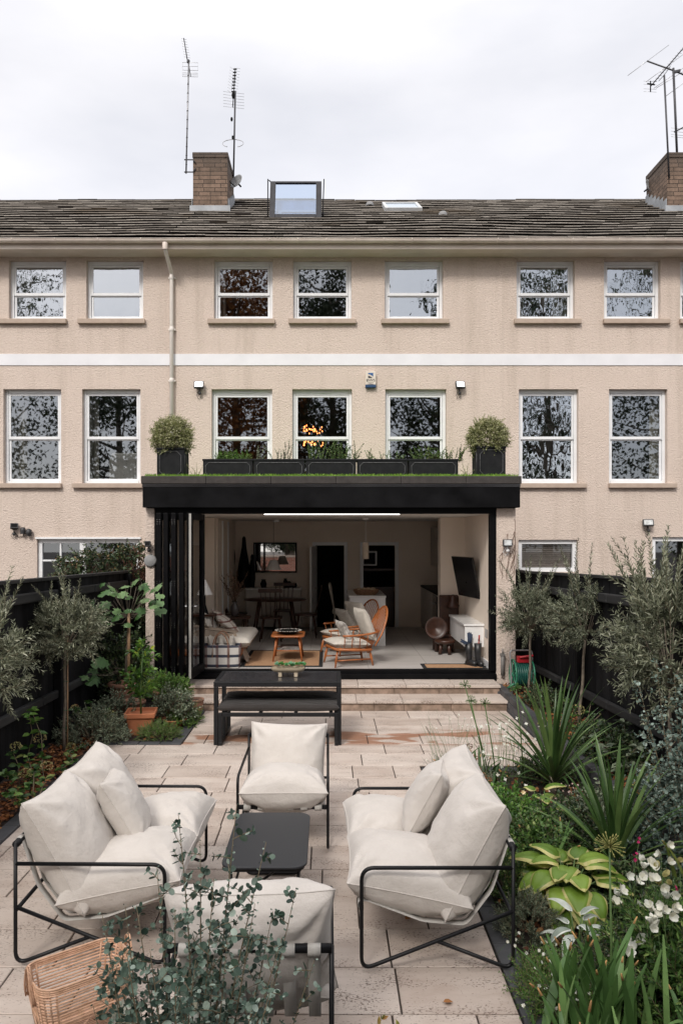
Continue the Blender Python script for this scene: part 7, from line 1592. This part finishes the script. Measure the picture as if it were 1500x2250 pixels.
m = MB(); m.box(c.x-.07,c.x+.12,c.y-.05,c.y+.03,c.z+.165,c.z+.25); m.tube([(c.x-.05,c.y-.06,c.z+.24),(c.x+.13,c.y-.09,c.z+.27)], .018, 8); m.build('handle_block', M('reel_red', (.35,.012,.02), None, 9, .4), t, bevel=.01)
m = MB(); m.tube([(c.x-.02,c.y-.2,c.z-.2),(c.x+.16,c.y-.2,c.z-.195)], .018, 8); m.build('nozzle', M('nozzle_orange', (.5,.13,.03), None, 9, .5), t)
m = MB(); m.tube([(c.x-.2,c.y-.05,c.z-.17),(c.x-.13,c.y-.1,c.z-.11)], .02, 6); m.build('tap_connector', HG2, t)
m = MB(); m.box(2.34,2.60,10.55,10.92,.0,.17); tag(m.build('kerb_block', SLATE, bevel=.01, origin=(2.45,10.7,0)), 'dark block at the house end of the raised bed beside the steps', 'block')

# ---------------------------------------------------------------- beyond the camera: what the windows and the mirror reflect
def mat_brick():
    m, t, b, o = _mat('red_garden_brick'); tcn = t.nodes.new('ShaderNodeTexCoord'); sx = t.nodes.new('ShaderNodeSeparateXYZ'); t.links.new(tcn.outputs['Object'], sx.inputs[0]); cb = t.nodes.new('ShaderNodeCombineXYZ'); t.links.new(sx.outputs[0], cb.inputs[0]); t.links.new(sx.outputs[2], cb.inputs[1])
    br = t.nodes.new('ShaderNodeTexBrick'); t.links.new(cb.outputs[0], br.inputs['Vector']); br.inputs['Scale'].default_value = 1; br.inputs['Brick Width'].default_value = .225; br.inputs['Row Height'].default_value = .075; br.inputs['Mortar Size'].default_value = .006
    br.inputs['Color1'].default_value = (.36,.12,.07,1); br.inputs['Color2'].default_value = (.24,.08,.05,1); br.inputs['Mortar'].default_value = (.4,.36,.3,1); t.links.new(br.outputs[0], b.inputs['Base Color']); b.inputs['Roughness'].default_value = .9; return m
t = thing('garden_wall', (0,-7,0), 'red brick garden wall with pale coping, seen reflected in the indoor mirror', 'wall'); m = MB(); m.box(-12,12,-7.2,-7.0,-.05,1.25); m.build('brickwork', mat_brick(), t); m = MB(); m.box(-12,12,-7.25,-6.95,1.251,1.34); m.build('coping', SILL, t)
def big_tree(x, y, h, cr, z0, mat_, label, seed, n=5200, holes=-.10, L=.28):
    n = int(n*(3.4 if 'middle' in label or 'copper' in label else 2.3)); h *= 1.0; rng = np.random.default_rng(seed); t = thing('tree', (x,y,0), label, 'tree', 'trees beyond the garden end, reflected in the windows'); m = MB(); m.tube([(x,y,-.1),(x+.1,y,h*.4),(x-.1,y,h*.8)], [.30,.22,.08], 9)
    for k in range(26):
        f = rng.uniform(.25,.8); a = rng.uniform(0,6.28); r = cr*rng.uniform(.5,1); p = Vector((x,y,h*f)); q = Vector((x+cos(a)*r, y+sin(a)*r, min(h, h*f+rng.uniform(.5,3)))); m.tube([p, p.lerp(q,.5)+Vector((0,0,-.3)), q], [.10,.05,.02], 5)
    m.build('trunk', BARK, t); c = np.array([x, y, (z0+h)/2]); rad = np.array([cr, cr*.8, (h-z0)/2]); d = ball_dirs(n, rng, -1); p = c+d*rad*rng.uniform(.25,1,(len(d),1))**.6
    lump = np.array([noise.noise(Vector(tuple(q*.55+seed))) + .5*noise.noise(Vector(tuple(q*1.3+seed))) for q in p]); p = p[lump > holes]; m = MB(); leaves(m, 'q', p, rng.normal(size=p.shape)+np.array([0,0,-.3]), rng.uniform(.5,1.2,len(p))*L, L*.5, nrm=rng.normal(size=p.shape), rng=rng); m.build('crown', mat_, t)
TG = LEAF('far_tree_leaf', [(0,(.012,.022,.010)),(.7,(.035,.055,.022)),(1,(.08,.10,.04))], .6, .2, nscale=.6); TO = LEAF('copper_tree_leaf', [(0,(.09,.03,.008)),(.6,(.28,.10,.025)),(1,(.50,.21,.05))], .6, .25, nscale=.6); TY = LEAF('yellow_tree_leaf', [(0,(.16,.11,.01)),(1,(.45,.30,.03))], .6, .3, nscale=.6)
big_tree(-5.0,-14,19,4.2,1.5,TO,'copper-brown tree reflected in the windows right of the downpipe',171, n=9000)
big_tree(.2,-15,20,3.4,1.0,TG,'dense dark evergreen reflected in the middle windows',172, n=9000)
big_tree(6.2,-15,16.5,3.2,1.0,TG,'dark tree reflected in the third window column',173, holes=.0, n=7000)
big_tree(-11.8,-16,13.6,3.6,1.0,TG,'low tree reflected in the lower left windows',174, holes=-.05, n=6500)
big_tree(-18.5,-15,21,4.6,1.0,TG,'open-branched tree reflected in the leftmost windows',175, holes=.06, n=7500)
big_tree(11.8,-14,20,4.0,1.0,TG,'open-branched tree reflected in the first right-hand windows',176, holes=.08, n=7500)
big_tree(19.5,-15,20,4.8,1.0,TG,'dark tree reflected in the rightmost windows',177, holes=.04, n=8000)
big_tree(-2.3,-10,3.6,1.8,1.4,TG,'small green tree above the brick wall, seen in the indoor mirror',178, n=2500, holes=-.3, L=.16); big_tree(-2.2,-12,6,2.0,3.2,TY,'yellow-leaved tree seen at the top of the indoor mirror',179, n=2500, holes=-.3, L=.2)
